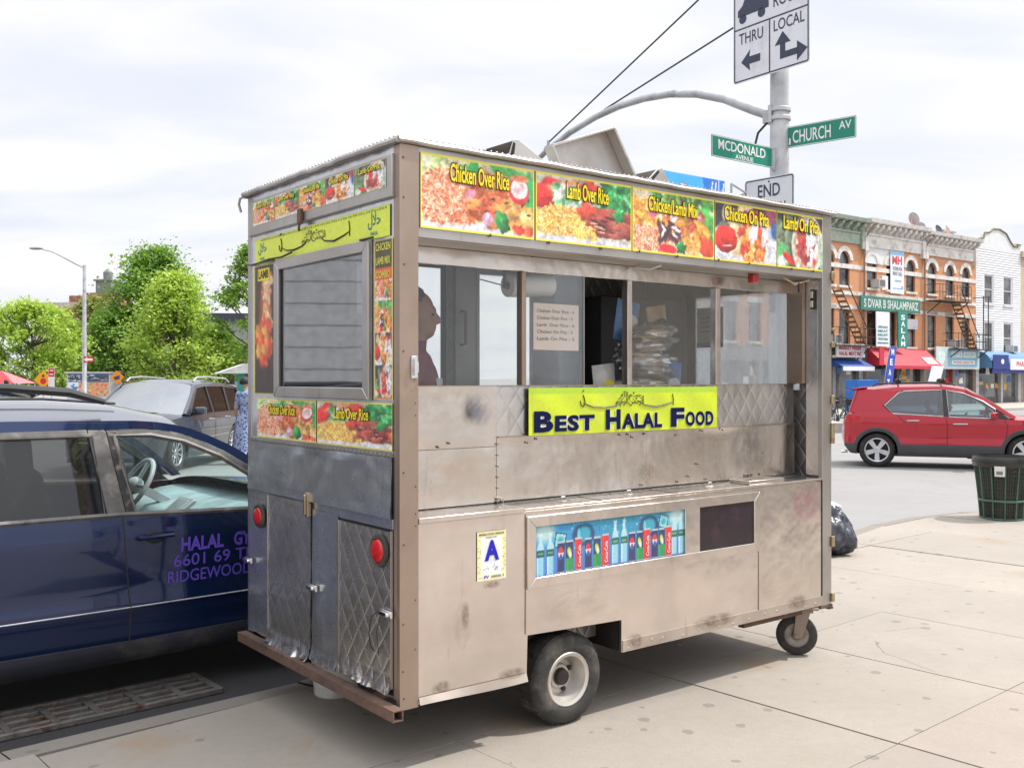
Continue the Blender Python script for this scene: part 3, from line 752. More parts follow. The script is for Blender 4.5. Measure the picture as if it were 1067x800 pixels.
text(mb, '00026 3', (gx + .074, -.004, gz + .009), SX, SZ, w=.068, h=.010, offset=.02); text(mb, 'NYC', (gx + .008, -.004, gz + .010), SX, SZ, w=.02, h=.006)
part(mb, 'small_print', M('ink_olive', (.10, .09, .05), .5), 0, gcs, 0)
SRUST = M_stain_shade('stain_rust', (.16, .085, .045), .75, .7, 4.5); SSHADE = M_stain_shade('end_wall_shade', (.08, .07, .07), .7, .4); SBR = M_stain_shade('stain_brown', (.42, .30, .20), .20, .5); SPK = M_stain_shade('stain_pink', (.55, .10, .22), .4, .5); SBL = M_stain_shade('stain_blue', (.14, .15, .19), 1.0, .3, 1.2)  # the dark one paints the end wall's shadow on the splash panel
for x, z, w_, h_, y, m_ in ((.462, .712, .10, .035, -.003, SRUST), (.322, .60, .045, .13, -.003, SRUST), (.31, .56, .10, .22, -.003, SBR), (.96, .56, .5, .16, -.0015, SBR), (2.68, .90, .30, .26, -.0015, SPK), (2.45, .50, .55, .30, -.0015, SBR), (.57, .31, .16, .05, -.006, SRUST), (1.32, .33, .12, .08, -.006, SRUST), (1.9, .34, .35, .08, -.006, SRUST), (2.6, .34, .2, .09, -.006, SRUST), (.20, .32, .10, .06, -.003, SRUST),
        (.52, 1.46, .15, .17, YW - .03, SBL), (.98, 1.22, .55, .14, YW - .034, SBR), (1.60, 1.12, .07, .10, YW - .034, SRUST), (1.5, 1.15, .25, .22, YW - .034, SBR), (2.42, 1.22, .30, .42, YW - .035, SSHADE), (1.95, 1.24, .5, .18, YW - .034, SBR), (.35, 1.18, .4, .25, YW - .034, SBR), (.3, 1.5, .25, .2, YW - .03, SBR)):
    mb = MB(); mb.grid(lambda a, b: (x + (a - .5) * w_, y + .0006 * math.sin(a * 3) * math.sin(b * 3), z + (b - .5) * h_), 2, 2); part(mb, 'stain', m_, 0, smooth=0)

# menu pictures ----------------------------------------------------------
GOLD = [(226, 150, 60), (208, 110, 45), (238, 178, 92), (190, 88, 40)]; ORG = [(245, 150, 110), (240, 120, 75), (250, 185, 150), (252, 205, 175), (228, 88, 50)]
def dish(kind, W, H, seed):
    k = Ink(W, H, (226, 214, 190), seed); r = k.r
    if kind == 0:
        k.a[:] = (214, 206, 160); k.scatter(30, (0, .2, .6, 1), (.05, .1), [(175, 205, 120), (215, 225, 170)])
        k.ell(.5, .03, .6, .12, (226, 228, 236)); k.ell(.24, .45, .28, .42, (248, 168, 128), 0, .3)
        k.ell(.45, .78, .10, .2, (30, 150, 60), 20, .2, .15, .3); k.ell(.78, .86, .2, .14, (60, 165, 70), -20, .2, .15, .3); k.ell(.95, .6, .06, .4, (40, 160, 75), 0, .3)
        k.ell(.62, .72, .2, .18, (216, 130, 70), 0, .3, .1)
        k.scatter(900, (.0, .46, .1, .82), (.009, .020), ORG, el=2.6, jit=.05, inside=lambda x, y: ((x - .23) / .26) ** 2 + ((y - .44) / .40) ** 2 < 1)
        k.ell(.55, .35, .22, .22, (205, 92, 45), -30, .2, .1, .3)
        k.scatter(34, (.42, .72, .15, .68), (.05, .085), [(230, 130, 60), (214, 100, 48), (240, 165, 85), (200, 75, 40)], el=1.9, rot=(-60, 30))
        k.scatter(20, (.68, .98, .12, .50), (.06, .10), [(222, 160, 78), (205, 140, 60), (236, 186, 108)], el=1.5)
        k.scatter(16, (.50, .95, .3, .6), (.012, .02), [(70, 40, 25), (50, 30, 30)], el=2.5)
        k.ell(.85, .66, .10, .2, (208, 40, 45), 15, .12); k.ell(.855, .69, .085, .15, (250, 232, 230), 15, .15); k.ell(.86, .70, .06, .10, (240, 195, 198), 15, .3); k.ell(.86, .84, .1, .06, (235, 130, 80), 0, .3)
        k.ell(.42, .53, .06, .07, (232, 150, 180), 30, .3); k.ell(.57, .22, .055, .11, (228, 165, 195), -15, .2); k.ell(.565, .25, .025, .07, (250, 225, 235), -15, .4)
        k.ell(.70, .20, .065, .17, (14, 132, 52), 25, .15, .1, .5); k.ell(.68, .26, .02, .10, (60, 190, 90), 25, .4)
        k.scatter(10, (.80, .98, .04, .14), (.04, .06), [(232, 60, 40), (245, 90, 60)], el=1.4)
    elif kind == 1:
        k.a[:] = (205, 205, 190); k.ell(.12, .70, .2, .22, (222, 36, 34), 20, .15, .08, .4); k.ell(.30, .84, .22, .10, (240, 150, 110), 10, .3); k.ell(.55, .8, .14, .2, (225, 60, 45), 0, .3, .1)
        k.scatter(26, (.22, .40, .52, .8), (.06, .1), [(60, 170, 90), (120, 200, 140), (235, 235, 225)]); k.ell(.82, .72, .22, .26, (26, 142, 62), 0, .2, .1, .4)
        k.scatter(60, (.64, 1, .5, .98), (.04, .07), [(20, 130, 55), (48, 168, 84), (110, 200, 130), (12, 95, 45)])
        k.ell(.30, .30, .36, .26, (240, 196, 90), 0, .2); k.scatter(760, (0, .62, .08, .56), (.008, .017), [(250, 214, 110), (244, 190, 80), (252, 230, 150), (222, 150, 55), (236, 130, 70)], el=3, inside=lambda x, y: ((x - .30) / .36) ** 2 + ((y - .31) / .25) ** 2 < 1)
        k.ell(.52, .50, .12, .14, (205, 62, 40), 0, .2, .12, .3); k.ell(.80, .36, .26, .22, (140, 45, 40), -10, .15, .1, .4)
        k.scatter(26, (.58, 1, .2, .55), (.05, .10), [(150, 48, 42), (176, 70, 58), (120, 34, 34), (190, 90, 70)], el=2.3, rot=(-30, 20))
        k.scatter(12, (.55, .95, .22, .48), (.014, .025), [(50, 25, 35), (225, 160, 130)], el=5, rot=(-25, 0)); k.ell(.86, .50, .07, .11, (30, 140, 65), 10, .2, .2, .4)
        k.ell(.5, .0, .7, .13, (212, 214, 226), 0, .15); k.ell(.6, -.04, .5, .09, (120, 118, 140), 0, .4); k.scatter(30, (.4, .62, .1, .2), (.012, .025), [(246, 196, 90)], el=3)
    elif kind == 2:
        k.a[:] = (228, 214, 180); k.ell(.15, .65, .3, .2, (232, 150, 50), 0, .3); k.scatter(140, (0, .4, .45, .85), (.025, .05), [(240, 165, 60), (225, 130, 40), (250, 195, 100)], el=2)
        k.scatter(560, (0, .42, .03, .42), (.009, .019), ORG, el=2.4); k.ell(.5, .85, .16, .14, (130, 60, 40), 0, .3, .1, .4); k.scatter(40, (.25, .95, .78, 1), (.04, .07), [(80, 165, 60), (130, 190, 90), (60, 130, 60)])
        k.ell(.90, .55, .12, .4, (70, 175, 70), 10, .3, .15, .3); k.ell(.55, .55, .22, .25, (200, 95, 60), 0, .3, .1)
        k.scatter(40, (.36, .85, .25, .70), (.05, .085), [(236, 156, 62), (222, 128, 48), (196, 84, 50), (150, 62, 48)], el=1.7); k.scatter(20, (.3, .55, .2, .5), (.04, .06), [(88, 42, 52), (110, 52, 56), (60, 30, 40)], el=2)
        for q in range(14): k.ell(r.uniform(.32, .6), r.uniform(.3, .72), .05, .03, (244, 240, 240), r.uniform(-70, 70), .4, .1)
        k.scatter(12, (.55, .9, .15, .6), (.06, .10), [(244, 172, 70), (236, 150, 58)], el=1.6); k.ell(.24, .62, .06, .06, (232, 100, 150), 20, .3); k.ell(.78, .66, .07, .05, (226, 150, 190), -10, .3)
        k.ell(.42, .10, .12, .08, (224, 30, 40), -5, .2); k.ell(.90, .18, .12, .18, (230, 66, 40), -30, .2, .05, .3); k.scatter(8, (.68, .82, .1, .22), (.05, .07), [(240, 175, 90)], el=1.6); k.ell(.58, .14, .07, .11, (26, 120, 55), 10, .25, .15, .4)
    elif kind == 3:
        k.a[:] = (30, 38, 52); k.ell(.62, .25, .75, .55, (222, 224, 236), 0, .06); k.ell(.95, .85, .25, .25, (150, 60, 90), 0, .5); k.ell(.98, .62, .10, .2, (20, 90, 160), 0, .4)
        k.ell(.42, .60, .18, .55, (236, 208, 160), -16, .12); k.ell(.20, .80, .10, .2, (228, 200, 165), 0, .3); k.ell(.15, .6, .10, .10, (90, 100, 90), 0, .4)
        k.ell(.17, .38, .19, .24, (224, 34, 28), 0, .1, .03, .45); k.ell(.2, .27, .10, .02, (250, 190, 180), 5, .5); k.ell(.58, .45, .17, .50, (210, 70, 34), -14, .15, .05, .3)
        k.scatter(54, (.40, .78, .06, .86), (.05, .085), [(240, 140, 50), (226, 90, 36), (250, 176, 84), (205, 54, 30), (238, 200, 130)], el=1.5, inside=lambda x, y: abs(x - .60 + (y - .45) * .22) < .17)
        k.ell(.62, .55, .07, .25, (240, 240, 244), -18, .3, .1); k.ell(.80, .55, .05, .3, (236, 236, 246), -14, .3)
    else:
        k.a[:] = (66, 84, 62); k.scatter(24, (0, .4, .4, 1), (.06, .12), [(90, 110, 80), (40, 52, 40), (120, 135, 105)]); k.ell(.10, .2, .2, .3, (90, 190, 110), 0, .5); k.ell(.12, .12, .14, .14, (225, 235, 225), 0, .5)
        k.ell(.66, .45, .36, .58, (226, 222, 205), -8, .06); k.ell(.66, .48, .31, .52, (196, 170, 140), -8, .1); k.ell(.66, .50, .26, .46, (228, 226, 220), -8, .15)
        k.ell(.60, .45, .17, .36, (196, 40, 40), -10, .2, .08, .3); k.scatter(40, (.42, .80, .15, .80), (.045, .075), [(216, 46, 40), (170, 36, 40), (150, 50, 60), (235, 90, 70)], el=1.6)
        k.scatter(16, (.62, .88, .25, .82), (.05, .08), [(205, 212, 222), (236, 238, 242)], el=1.8, rot=(60, 130)); k.ell(.68, .72, .06, .1, (30, 130, 80), 0, .3, .1)
        k.ell(.25, .18, .16, .07, (226, 36, 34), -25, .12); k.ell(.96, .3, .05, .4, (150, 200, 190), 0, .5); k.ell(.97, .88, .06, .2, (60, 40, 60), 0, .4)
    k.detail(.22); k.grain(6); return k
def frame_ink(k, c=(238, 226, 92), tx=.012, ty=.03):
    k.a[(k.X < tx) | (k.X > 1 - tx) | (k.Y < ty) | (k.Y > 1 - ty)] = c
CAP = M('cap_dark', (.05, .035, .008), .4, var=.05)
def caption(mb, s, org, ex, ey, w_, h_, nrm, slope=0.):
    ex = Vector(ex); ey = Vector(ey); e2 = (ex + ey * slope)
    vs, _ = text_mesh(s, 0.03); fit = (vs[:, 0].min(), vs[:, 0].max(), vs[:, 1].min(), vs[:, 1].max())
    n = ex.cross(ey)
    text(mb, s, Vector(org) + n * .0015, e2, ey, w=w_, h=h_, offset=.075, fit=fit, m=0)
    text(mb, s, Vector(org) + n * .0032, e2, ey, w=w_, h=h_, offset=.022, fit=fit, m=1)
SIDE = [(.097, .694, 'Chicken Over Rice'), (.702, 1.298, 'Lamb Over Rice'), (1.304, 1.897, 'Chicken/Lamb Mix'), (1.903, 2.414, 'Chicken On Pita'), (2.420, 2.838, 'Lamb On Pita')]
CAPX = [(.24, .52), (.30, .44), (.18, .60), (.14, .72), (.12, .78)]
for i, (a, b, s) in enumerate(SIDE):
    k = dish(i, 150 if i < 3 else 120, 84, 20 + i); frame_ink(k, (236, 222, 70) if i < 3 else (230, 214, 60))
    o = k.sheet('menu_picture', PRINT, cart, (a, -.0025, 2.214), SX, SZ, b - a, .310, bow=.0012)
    o['label'] = ['picture of chicken over rice', 'picture of lamb over yellow rice', 'picture of mixed chicken and lamb', 'picture of chicken on pita', 'picture of lamb on pita'][i]
    mb = MB(); w_ = (b - a); caption(mb, s, (a + w_ * CAPX[i][0], -.0045, 2.214 + (.205 if i < 3 else .215)), SX, SZ, w_ * CAPX[i][1], .078 if i != 2 else .074, None, -.02)
    part(mb, 'caption', [CAP, INK_YEL], 0, o, 0)
mb = MB()
for x in (.45, .78, 1.1, 1.35, 1.62, 1.93, 2.18, 2.55, 2.75): mb.ball((x, -.005, 2.212 + rr.uniform(-.004, .004)), (.006, .006, .008), 6, 4)
join(fascia, mb, RIV)

# rear side --------------------------------------------------------------
RY = (0, -1, 0)     # reading direction on the rear side (towards the counter corner)
def ry(y): return y
mb = MB()
mb.box(.004, .024, .0485, CW - .0455, .30, 1.53); mb.box(.004, .024, .0485, CW - .0455, 2.14, 2.546); mb.box(.004, .024, .0485, .25, 1.5305, 2.1395); mb.box(.004, .024, 1.10, CW - .0455, 1.5305, 2.1395)
part(mb, 'rear_wall', STB, 0)
mb = MB(); mb.box(-.016, .003, .036, 1.482, 2.333, 2.508); hf = part(mb, 'signboard_flap', STT, .004)
for i in range(5):
    W_ = 1.34 / 5; k = dish(i, 50, 38, 40 + i); frame_ink(k, (215, 200, 90), .02, .03)
    o = k.sheet('menu_picture', PRINT, hf, (-.0175, 1.412 - W_ * i, 2.378), RY, SZ, W_ - .006, .118)
    mb = MB(); caption(mb, SIDE[i][2], (-.0195, 1.412 - W_ * (i + .16), 2.378 + .082), RY, SZ, W_ * .66, .024, None)
    part(mb, 'caption', [CAP, INK_YEL], 0, o, 0) if False else mb.build('caption', [CAP, INK_YEL], hf, smooth=0)
mb = MB(); mb.box(-.034, -.0165, .832, .868, 2.322, 2.392); mb.tube([(-.03, .85, 2.32), (-.032, .85, 2.30), (-.025, .86, 2.292)], .007, 6); part(mb, 'padlock', RUST, .004)
# green script banner
gk = Ink(120, 24, (214, 228, 58), 8); gk.grain(4); gk.a[gk.Y > .9] = (196, 214, 60)
gb = gk.sheet('script_banner', PRINT, cart, (-.001, 1.424, 2.182), RY, SZ, 1.350, .130)
mb = MB(); swash(mb, (-.003, .76, 2.252), (0, -1, 0), SZ, 1.12, .0036); text(mb, '\uFDFD', (-.003, .76, 2.225), RY, SZ, w=.24, h=.066, align='C', offset=.003)
part(mb, 'calligraphy', INK_BLACK, 0, gb, 0)
mb = MB(); text(mb, '\uFEDD\uFEFC\uFEA3', (-.003, .20, 2.222), RY, SZ, w=.105, h=.072, align='C', offset=.01); text(mb, 'HALAL', (-.003, .20, 2.197), RY, SZ, w=.06, h=.016, align='C', offset=.02)
text(mb, '\uFEDD\uFEFC\uFEA3', (-.003, 1.33, 2.226), RY, SZ, w=.10, h=.062, align='C', offset=.01); text(mb, 'HALAL', (-.003, 1.33, 2.200), RY, SZ, w=.055, h=.014, align='C', offset=.02)
part(mb, 'lettering', INK_TEAL, 0, gb, 0)
mb = MB()
for k in range(56): mb.box(-.003, -.002, .10 + k * .0225, .10 + k * .0225 + rr.uniform(.008, .017), 2.2965, 2.2965 + rr.uniform(.004, .009))
part(mb, 'small_print', M('ink_grey', (.30, .32, .10), .5), 0, gb, 0)
# window
mb = MB()
def miterX(mb, y0, y1, z0, z1, t_, x0, x1):
    f = lambda a, b, d: (d, a, b)
    for q in ([(y0, z0), (y1, z0), (y1 - t_, z0 + t_), (y0 + t_, z0 + t_)], [(y0, z1), (y0 + t_, z1 - t_), (y1 - t_, z1 - t_), (y1, z1)], [(y0, z0), (y0 + t_, z0 + t_), (y0 + t_, z1 - t_), (y0, z1)], [(y1, z0), (y1, z1), (y1 - t_, z1 - t_), (y1 - t_, z0 + t_)]):
        mb.prism(q, f, x0, x1)
miterX(mb, .222, 1.160, 1.508, 2.182, .052, -.020, .003)
wf = part(mb, 'window_frame', STT, .004)
mb = MB(); mb.box(-.003, .001, .272, 1.11, 1.558, 2.132); part(mb, 'pane', GLB, 0, wf)
mb = MB(); mb.box(-.006, .0025, .262, .272, 1.56, 2.13); mb.box(-.006, .0025, 1.0925, 1.11, 1.56, 2.13); part(mb, 'gasket', DARK, 0, wf)
mb = MB(); mb.box(-.03, -.0205, .17, .28, 2.178, 2.186); mb.box(-.03, -.0205, 1.14, 1.40, 2.178, 2.184)
mb.tube([(-.02, 1.50, 2.19), (-.025, 1.40, 2.178), (-.024, 1.2, 2.19), (-.026, 1.05, 2.186), (-.02, .95, 2.20)], .005, 6)
part(mb, 'hinge_bar', M('dark_steel', (.06, .055, .05), .5, .7), .001)
# upright strips of pictures
lk = Ink(34, 90, (52, 26, 20), 61); lk.ell(.55, .62, .34, .4, (150, 70, 35), 0, .4); lk.ell(.62, .66, .20, .30, (232, 190, 140), 0, .3, .08)
lk.scatter(60, (.42, .85, .42, .9), (.02, .035), [(240, 205, 160), (222, 150, 100), (200, 110, 70)], el=1.4); lk.ell(.45, .40, .35, .22, (214, 80, 30), 0, .5, .1); lk.scatter(40, (.15, .8, .25, .55), (.03, .05), [(240, 120, 40), (250, 170, 70), (200, 60, 25)], el=1.5, rot=(60, 120))
lk.ell(.5, .05, .6, .18, (40, 20, 18), 0, .3); lk.a[lk.Y > .93] = (40, 30, 20); frame_ink(lk, (206, 200, 60), .05, .012); lk.grain(7)
lo = lk.sheet('lamb_poster', PRINT, cart, (-.001, 1.436, 1.520), RY, SZ, .250, .655)
mb = MB(); mb.box(-.0025, -.0018, 1.245, 1.385, 2.095, 2.155, 0); text(mb, 'LAMB', (-.0035, 1.375, 2.105), RY, SZ, w=.12, h=.042, offset=.03, m=1); part(mb, 'lettering', [INK_YEL, INK_BLACK], 0, lo, 0)
sk = Ink(28, 110, (200, 90, 50), 63)
for q, kd in enumerate((4, 3, 2, 0)):
    d = dish(kd, 28, 22, 70 + q); y0 = 2 + q * 22; sk.a[y0:y0 + 22] = d.a
sk.a[90:] = (70, 66, 30); sk.a[82:90] = (226, 90, 40); frame_ink(sk, (214, 196, 120), .06, .01)
so = sk.sheet('combo_poster', PRINT, cart, (-.001, .203, 1.512), RY, SZ, .152, .660)
mb = MB()
for q, s in enumerate(('CHICKEN', 'LAMB MIX', 'COMBO')):
    zc = 2.172 - .030 - q * .057; text(mb, s, (-.003, .127, zc - .016), RY, SZ, w=.118, h=.032, align='C', offset=.03)
part(mb, 'lettering', M('ink_gold', (.62, .58, .10), .4), 0, so, 0)
# long low strip
for i, (a, b) in enumerate(((1.399, .735), (.725, .056))):
    k = dish(i, 104, 44, 80 + i); frame_ink(k, (226, 214, 96), .012, .035)
    o = k.sheet('menu_picture', PRINT, cart, (-.001, a, 1.302), RY, SZ, a - b, .196)
    mb = MB(); caption(mb, SIDE[i][2], (-.003, a - (a - b) * (.22 if i == 0 else .26), 1.302 + .118), RY, SZ, (a - b) * .46, .052, None); part(mb, 'caption', [CAP, INK_YEL], 0, o, 0)
mb = MB(); mb.box(-.010, .0035, .05, CW - .03, 1.279, 1.297)
for k in range(40): mb.ball((-.011, .07 + k * .0355, 1.288), (.003, .005, .005), 6, 3)
part(mb, 'riveted_strip', STT, 0)
# hatch, tilted a little outwards at the bottom, beaten sheet
def beaten(name, y0, y1, z0, z1, x, amp, mat, seed, tilt=0., crumple=0., ny=54, nz=64, f=5.):
    """hand-beaten sheet on the rear side; lower edge can be crumpled"""
    mb = MB()
    def fn(a, b):
        y = y1 + (y0 - y1) * a; z = z0 + (z1 - z0) * b
        d = amp * (mnoise.noise((y * f + seed, z * f, seed)) + .5 * mnoise.noise((y * f * 2.7, z * f * 2.7 + seed, 3))) * min(1, 6 * b, 6 * (1 - b) + .15)
        kb = max(0, 1 - b / .10) if crumple else 0; d -= crumple * 1.5 * kb * (.5 + .8 * abs(mnoise.noise((y * 5 + seed, z * 6, 2))) + .9 * (abs(mnoise.noise((y * 26, z * 34 + seed, 5))) - .2))
        d += crumple * kb * (abs(mnoise.noise((y * 13 + seed, z * 18, 7))) * 1.2 - .5)
        zz = z + crumple * kb * 1.4 * mnoise.noise((y * 7 + seed * 2, 4, 2)) * (1 - b)
        return (x - tilt * (1 - b) + d, y, zz)
    mb.grid(fn, ny, nz); mb.grid(lambda a, b: tuple(Vector(fn(a, b)) + Vector((.006, 0, 0))), ny, nz, flip=True)
    return part(mb, name, mat, 0, smooth=60)
beaten('hatch', .048, 1.488, 1.030, 1.277, -.010, .007, STB, 3, .006)
mb = MB(); mb.box(-.002, .0035, .05, 1.488, .985, 1.027); part(mb, 'rail', STB, .001)
d0 = beaten('side_panel', 1.245, 1.49, .300, .985, -.003, .003, STB, 9, 0, .006)
d1 = beaten('door', .768, 1.236, .285, 1.020, -.012, .0035, M_steel('steel_rear_quilted', (.76, .74, .71), .26, .90, quilt=.22, wave=.3, grime=.5), 5, 0, .020)
d2 = beaten('door', .512, .764, .300, .995, -.006, .004, STB, 12, .002, .010)
d3 = beaten('door', .052, .488, .318, .975, -.010, .003, M_steel('steel_rear_quilted2', (.78, .73, .66), .26, .90, quilt=.30, wave=.3, grime=.5), 21, .002, .014)
d3['label'] = 'quilted door with a round tail light'
mb = MB(); 
for q in ((-.014, .002, .49, .51, .33, .975), (-.016, .002, 1.238, 1.244, .33, 1.015), (-.013, -.002, .0485, .0525, .34, .98)):
    mb = MB(); mb.box(*q); part(mb, 'door_edge', STT, .001)
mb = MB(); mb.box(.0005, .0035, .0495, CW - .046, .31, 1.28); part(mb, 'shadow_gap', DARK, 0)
for y, z, s in ((1.328, .903, 1.0), (.130, .893, 1.12)):
    mb = MB(); mb.lathe([(.0, .0), (.058 * s, .0), (.062 * s, .006), (.058 * s, .016), (.046 * s, .018), (.044 * s, .012)], (-.012, y, z), (-1, 0, 0), 28); tl = part(mb, 'tail_light', BLK, 0)
    mb = MB(); mb.lathe([(.045 * s, .011), (.040 * s, .021), (.028 * s, .026), (.012 * s, .028), (.0, .0285)], (-.012, y, z), (-1, 0, 0), 28); part(mb, 'lens', LID, 0, tl)
CHR = M('chrome', (.72, .72, .73), .18, 1, .1, 20)
def latch(y, z, vert=False):
    mb = MB()
    if vert: mb.box(-.026, -.012, y - .013, y + .013, z - .06, z + .05); mb.box(-.036, -.0265, y - .008, y + .008, z - .05, z + .03); mb.ball((-.03, y, z + .035), .009, 8, 6)
    else: mb.box(-.026, -.014, y - .045, y + .045, z - .014, z + .014); mb.box(-.036, -.0265, y - .03, y + .035, z - .009, z + .009); mb.ball((-.032, y - .03, z), .010, 8, 6)
    part(mb, 'latch', CHR if not vert else M('brass_latch', (.40, .32, .2), .35, .9), .002)
latch(.79, 1.02, True); latch(1.47, .66); latch(.74, .64); latch(.075, .645)
mb = MB(); mb.tube([(-.03, .12, .65), (-.045, .15, .62), (-.05, .16, .55), (-.045, .155, .50), (-.03, .15, .48)], .0025, 5); mb.tube([(-.03, .10, .64), (-.045, .105, .57), (-.035, .108, .47)], .0022, 5); part(mb, 'wire', INK_BLACK, 0)
# rusty square bumper tube, open at the end
mb = MB(); y0, y1 = -.055, 1.50; x0, x1, z0, z1 = -.064, -.016, .243, .289; tk = .006
for a in ((x0, x1, z0, z0 + tk), (x0, x1, z1 - tk, z1), (x0, x0 + tk, z0 + tk, z1 - tk), (x1 - tk, x1, z0 + tk, z1 - tk)): mb.box(a[0], a[1], y0, y1, a[2], a[3])
part(mb, 'bumper_tube', RUST, .0012)
mb = MB(); mb.box(x0 + tk, x1 - tk, .05, .06, z0 + tk, z1 - tk); part(mb, 'tube_inside', DARK, 0)
mb = MB()
for y in (.25, 1.3): mb.box(-.0155, .3, y - .03, y + .03, .247, .283)
part(mb, 'bumper_arm', RUST, .002)
# hasp on the counter post
mb = MB(); mb.box(.052, .082, -.006, -.001, 1.60, 1.69); mb.prism([(.058, 1.61), (.078, 1.625), (.078, 1.665), (.058, 1.68)], lambda a, b, d: (a, d, b), -.02, -.0065); part(mb, 'hasp', CHR, .001)
mb = MB()
for z in (.31, .42, .61, .93, 1.22, 1.71, 2.06, 2.33, 2.49): mb.ball((.018 + rr.uniform(-.004, .004), -.001, z), (.005, .0035, .005), 6, 4)
for z in (1.05, 1.16, 1.45, 1.50, 1.0, .7, .5): mb.ball((.075, -.001, z), (.004, .003, .004), 6, 4)
join(post0, mb, RIV)
mb = MB()
for z, h in ((.62, .06), (.30, .05), (2.17, .05), (1.22, .12), (1.45, .05), (1.78, .03)): mb.box(CL - .012, CL + .014, -.014, -.001, z, z + h)
for z in (1.88, 1.72): mb.box(CL + .001, CL + .03, -.01, .02, z, z + .012)
part(mb, 'hinge', M('brass_hinge', (.42, .34, .2), .4, .8, .3, 30), .002)

# far side, right end, floor ------------------------------------------------
mb = MB()
mb.box(.03, CL - .04, CW - .04, CW - .01, .30, 1.53); mb.box(.03, CL - .04, CW - .04, CW - .01, 2.27, 2.546)
for a, b in ((.03, .62), (1.215, 1.28), (1.90, CL - .04)): mb.box(a, b, CW - .04, CW - .01, 1.5305, 2.2695)
part(mb, 'far_wall', STD, 0)
mb = MB(); mb.box(1.2805, 1.43, CW - .055, CW - .012, 1.20, 2.268); mb.box(1.4305, 1.455, CW - .06, CW - .012, 1.2, 2.268); mb.box(1.4555, 1.8995, CW - .055, CW - .012, 2.235, 2.268); mb.box(1.88, 1.8995, CW - .055, CW - .012, 1.531, 2.234)
dr = part(mb, 'door', M_steel('steel_door', (.66, .66, .64), .4, .5, wave=.1), .002)
mb = MB(); mb.tube([(1.32, CW - .058, 1.80), (1.32, CW - .10, 1.80), (1.32, CW - .10, 2.0), (1.32, CW - .058, 2.0)], .009, 8); part(mb, 'handle', M('bronze', (.2, .12, .06), .4, .8), 0, dr)
FROST = bpy.data.materials.new('frosted_glass'); tt = NT(FROST); tt.n.remove(tt.b)
tl_ = tt.add('ShaderNodeBsdfTranslucent'); tl_.inputs['Color'].default_value = (.93, .95, .93, 1); tp = tt.add('ShaderNodeBsdfTransparent'); tp.inputs['Color'].default_value = (.97, .98, .97, 1)
mxs = tt.add('ShaderNodeMixShader'); tt.link(tt.math('MULTIPLY_ADD', tt.noise(tt.vec(), 3, 4), .15, .08), mxs.inputs[0]); tt.link(tp.outputs[0], mxs.inputs[1]); tt.link(tl_.outputs[0], mxs.inputs[2])
tt.link(mxs.outputs[0], tt.n.get('Material Output').inputs['Surface'])
mb = MB(); mb.box(1.4555, 1.8795, CW - .030, CW - .026, 1.531, 2.2345); part(mb, 'door_pane', FROST, 0, dr)
mb = MB(); mb.box(.6205, 1.2145, CW - .030, CW - .026, 1.531, 2.2695); part(mb, 'far_pane', FROST, 0)
mb = MB(); mb.box(1.18, 1.2145, CW - .05, CW - .041, 1.531, 2.2695); mb.box(.6205, 1.1795, CW - .05, CW - .041, 2.25, 2.2695); part(mb, 'far_window_frame', M('dark_frame', (.07, .075, .09), .5, .4), 0)
mb = MB(); mb.box(CL - .03, CL - .008, .0605, CW - .051, .30, 1.53); mb.box(CL - .03, CL - .008, .0605, CW - .051, 2.13, 2.546)
for a, b in ((.0605, .20), (1.02, CW - .051)): mb.box(CL - .03, CL - .008, a, b, 1.5305, 2.1295)
part(mb, 'end_wall', STD, 0)
mb = MB(); mb.box(CL - .022, CL - .018, .2005, 1.0195, 1.5305, 2.1295); part(mb, 'end_pane', GLD, 0)
mb = MB(); mb.box(CL - .036, CL - .0305, .78, 1.0, 1.80, 2.06, 0); mb.box(CL - .038, CL - .0365, .78, 1.0, 1.80, 1.83, 1)
for z in (1.9, 1.93, 1.96, 1.99): mb.box(CL - .038, CL - .0365, .82, .96, z, z + .008, 1)
part(mb, 'notice', [INK_WHITE, M('ink_lilac', (.2, .2, .5), .5)], 0)
mb = MB(); mb.box(.03, CL - .031, .27, CW - .041, .285, .30); part(mb, 'floor_plate', RUST, 0)
mb = MB(); mb.box(.03, CL - .031, .022, .19, .50, .52) if False else mb.box(.03, CL - .031, .19, .197, .33, 1.03); part(mb, 'inner_wall', STD, 0)
# grey partition and work counter inside
mb = MB(); mb.box(1.66, 2.02, 1.20, 1.235, .31, 2.3); part(mb, 'partition', M('grey_sheet', (.42, .42, .44), .45, .5, .15, 5), .002)
mb = MB(); mb.box(.9, CL - .05, .23, .65, 1.38, 1.42); part(mb, 'worktop', STD, .003)
mb = MB(); mb.box(2.03, 2.8, 1.0, 1.4, .32, 2.1); part(mb, 'cupboard', M('dark_cupboard', (.05, .05, .055), .5, .3), .004)
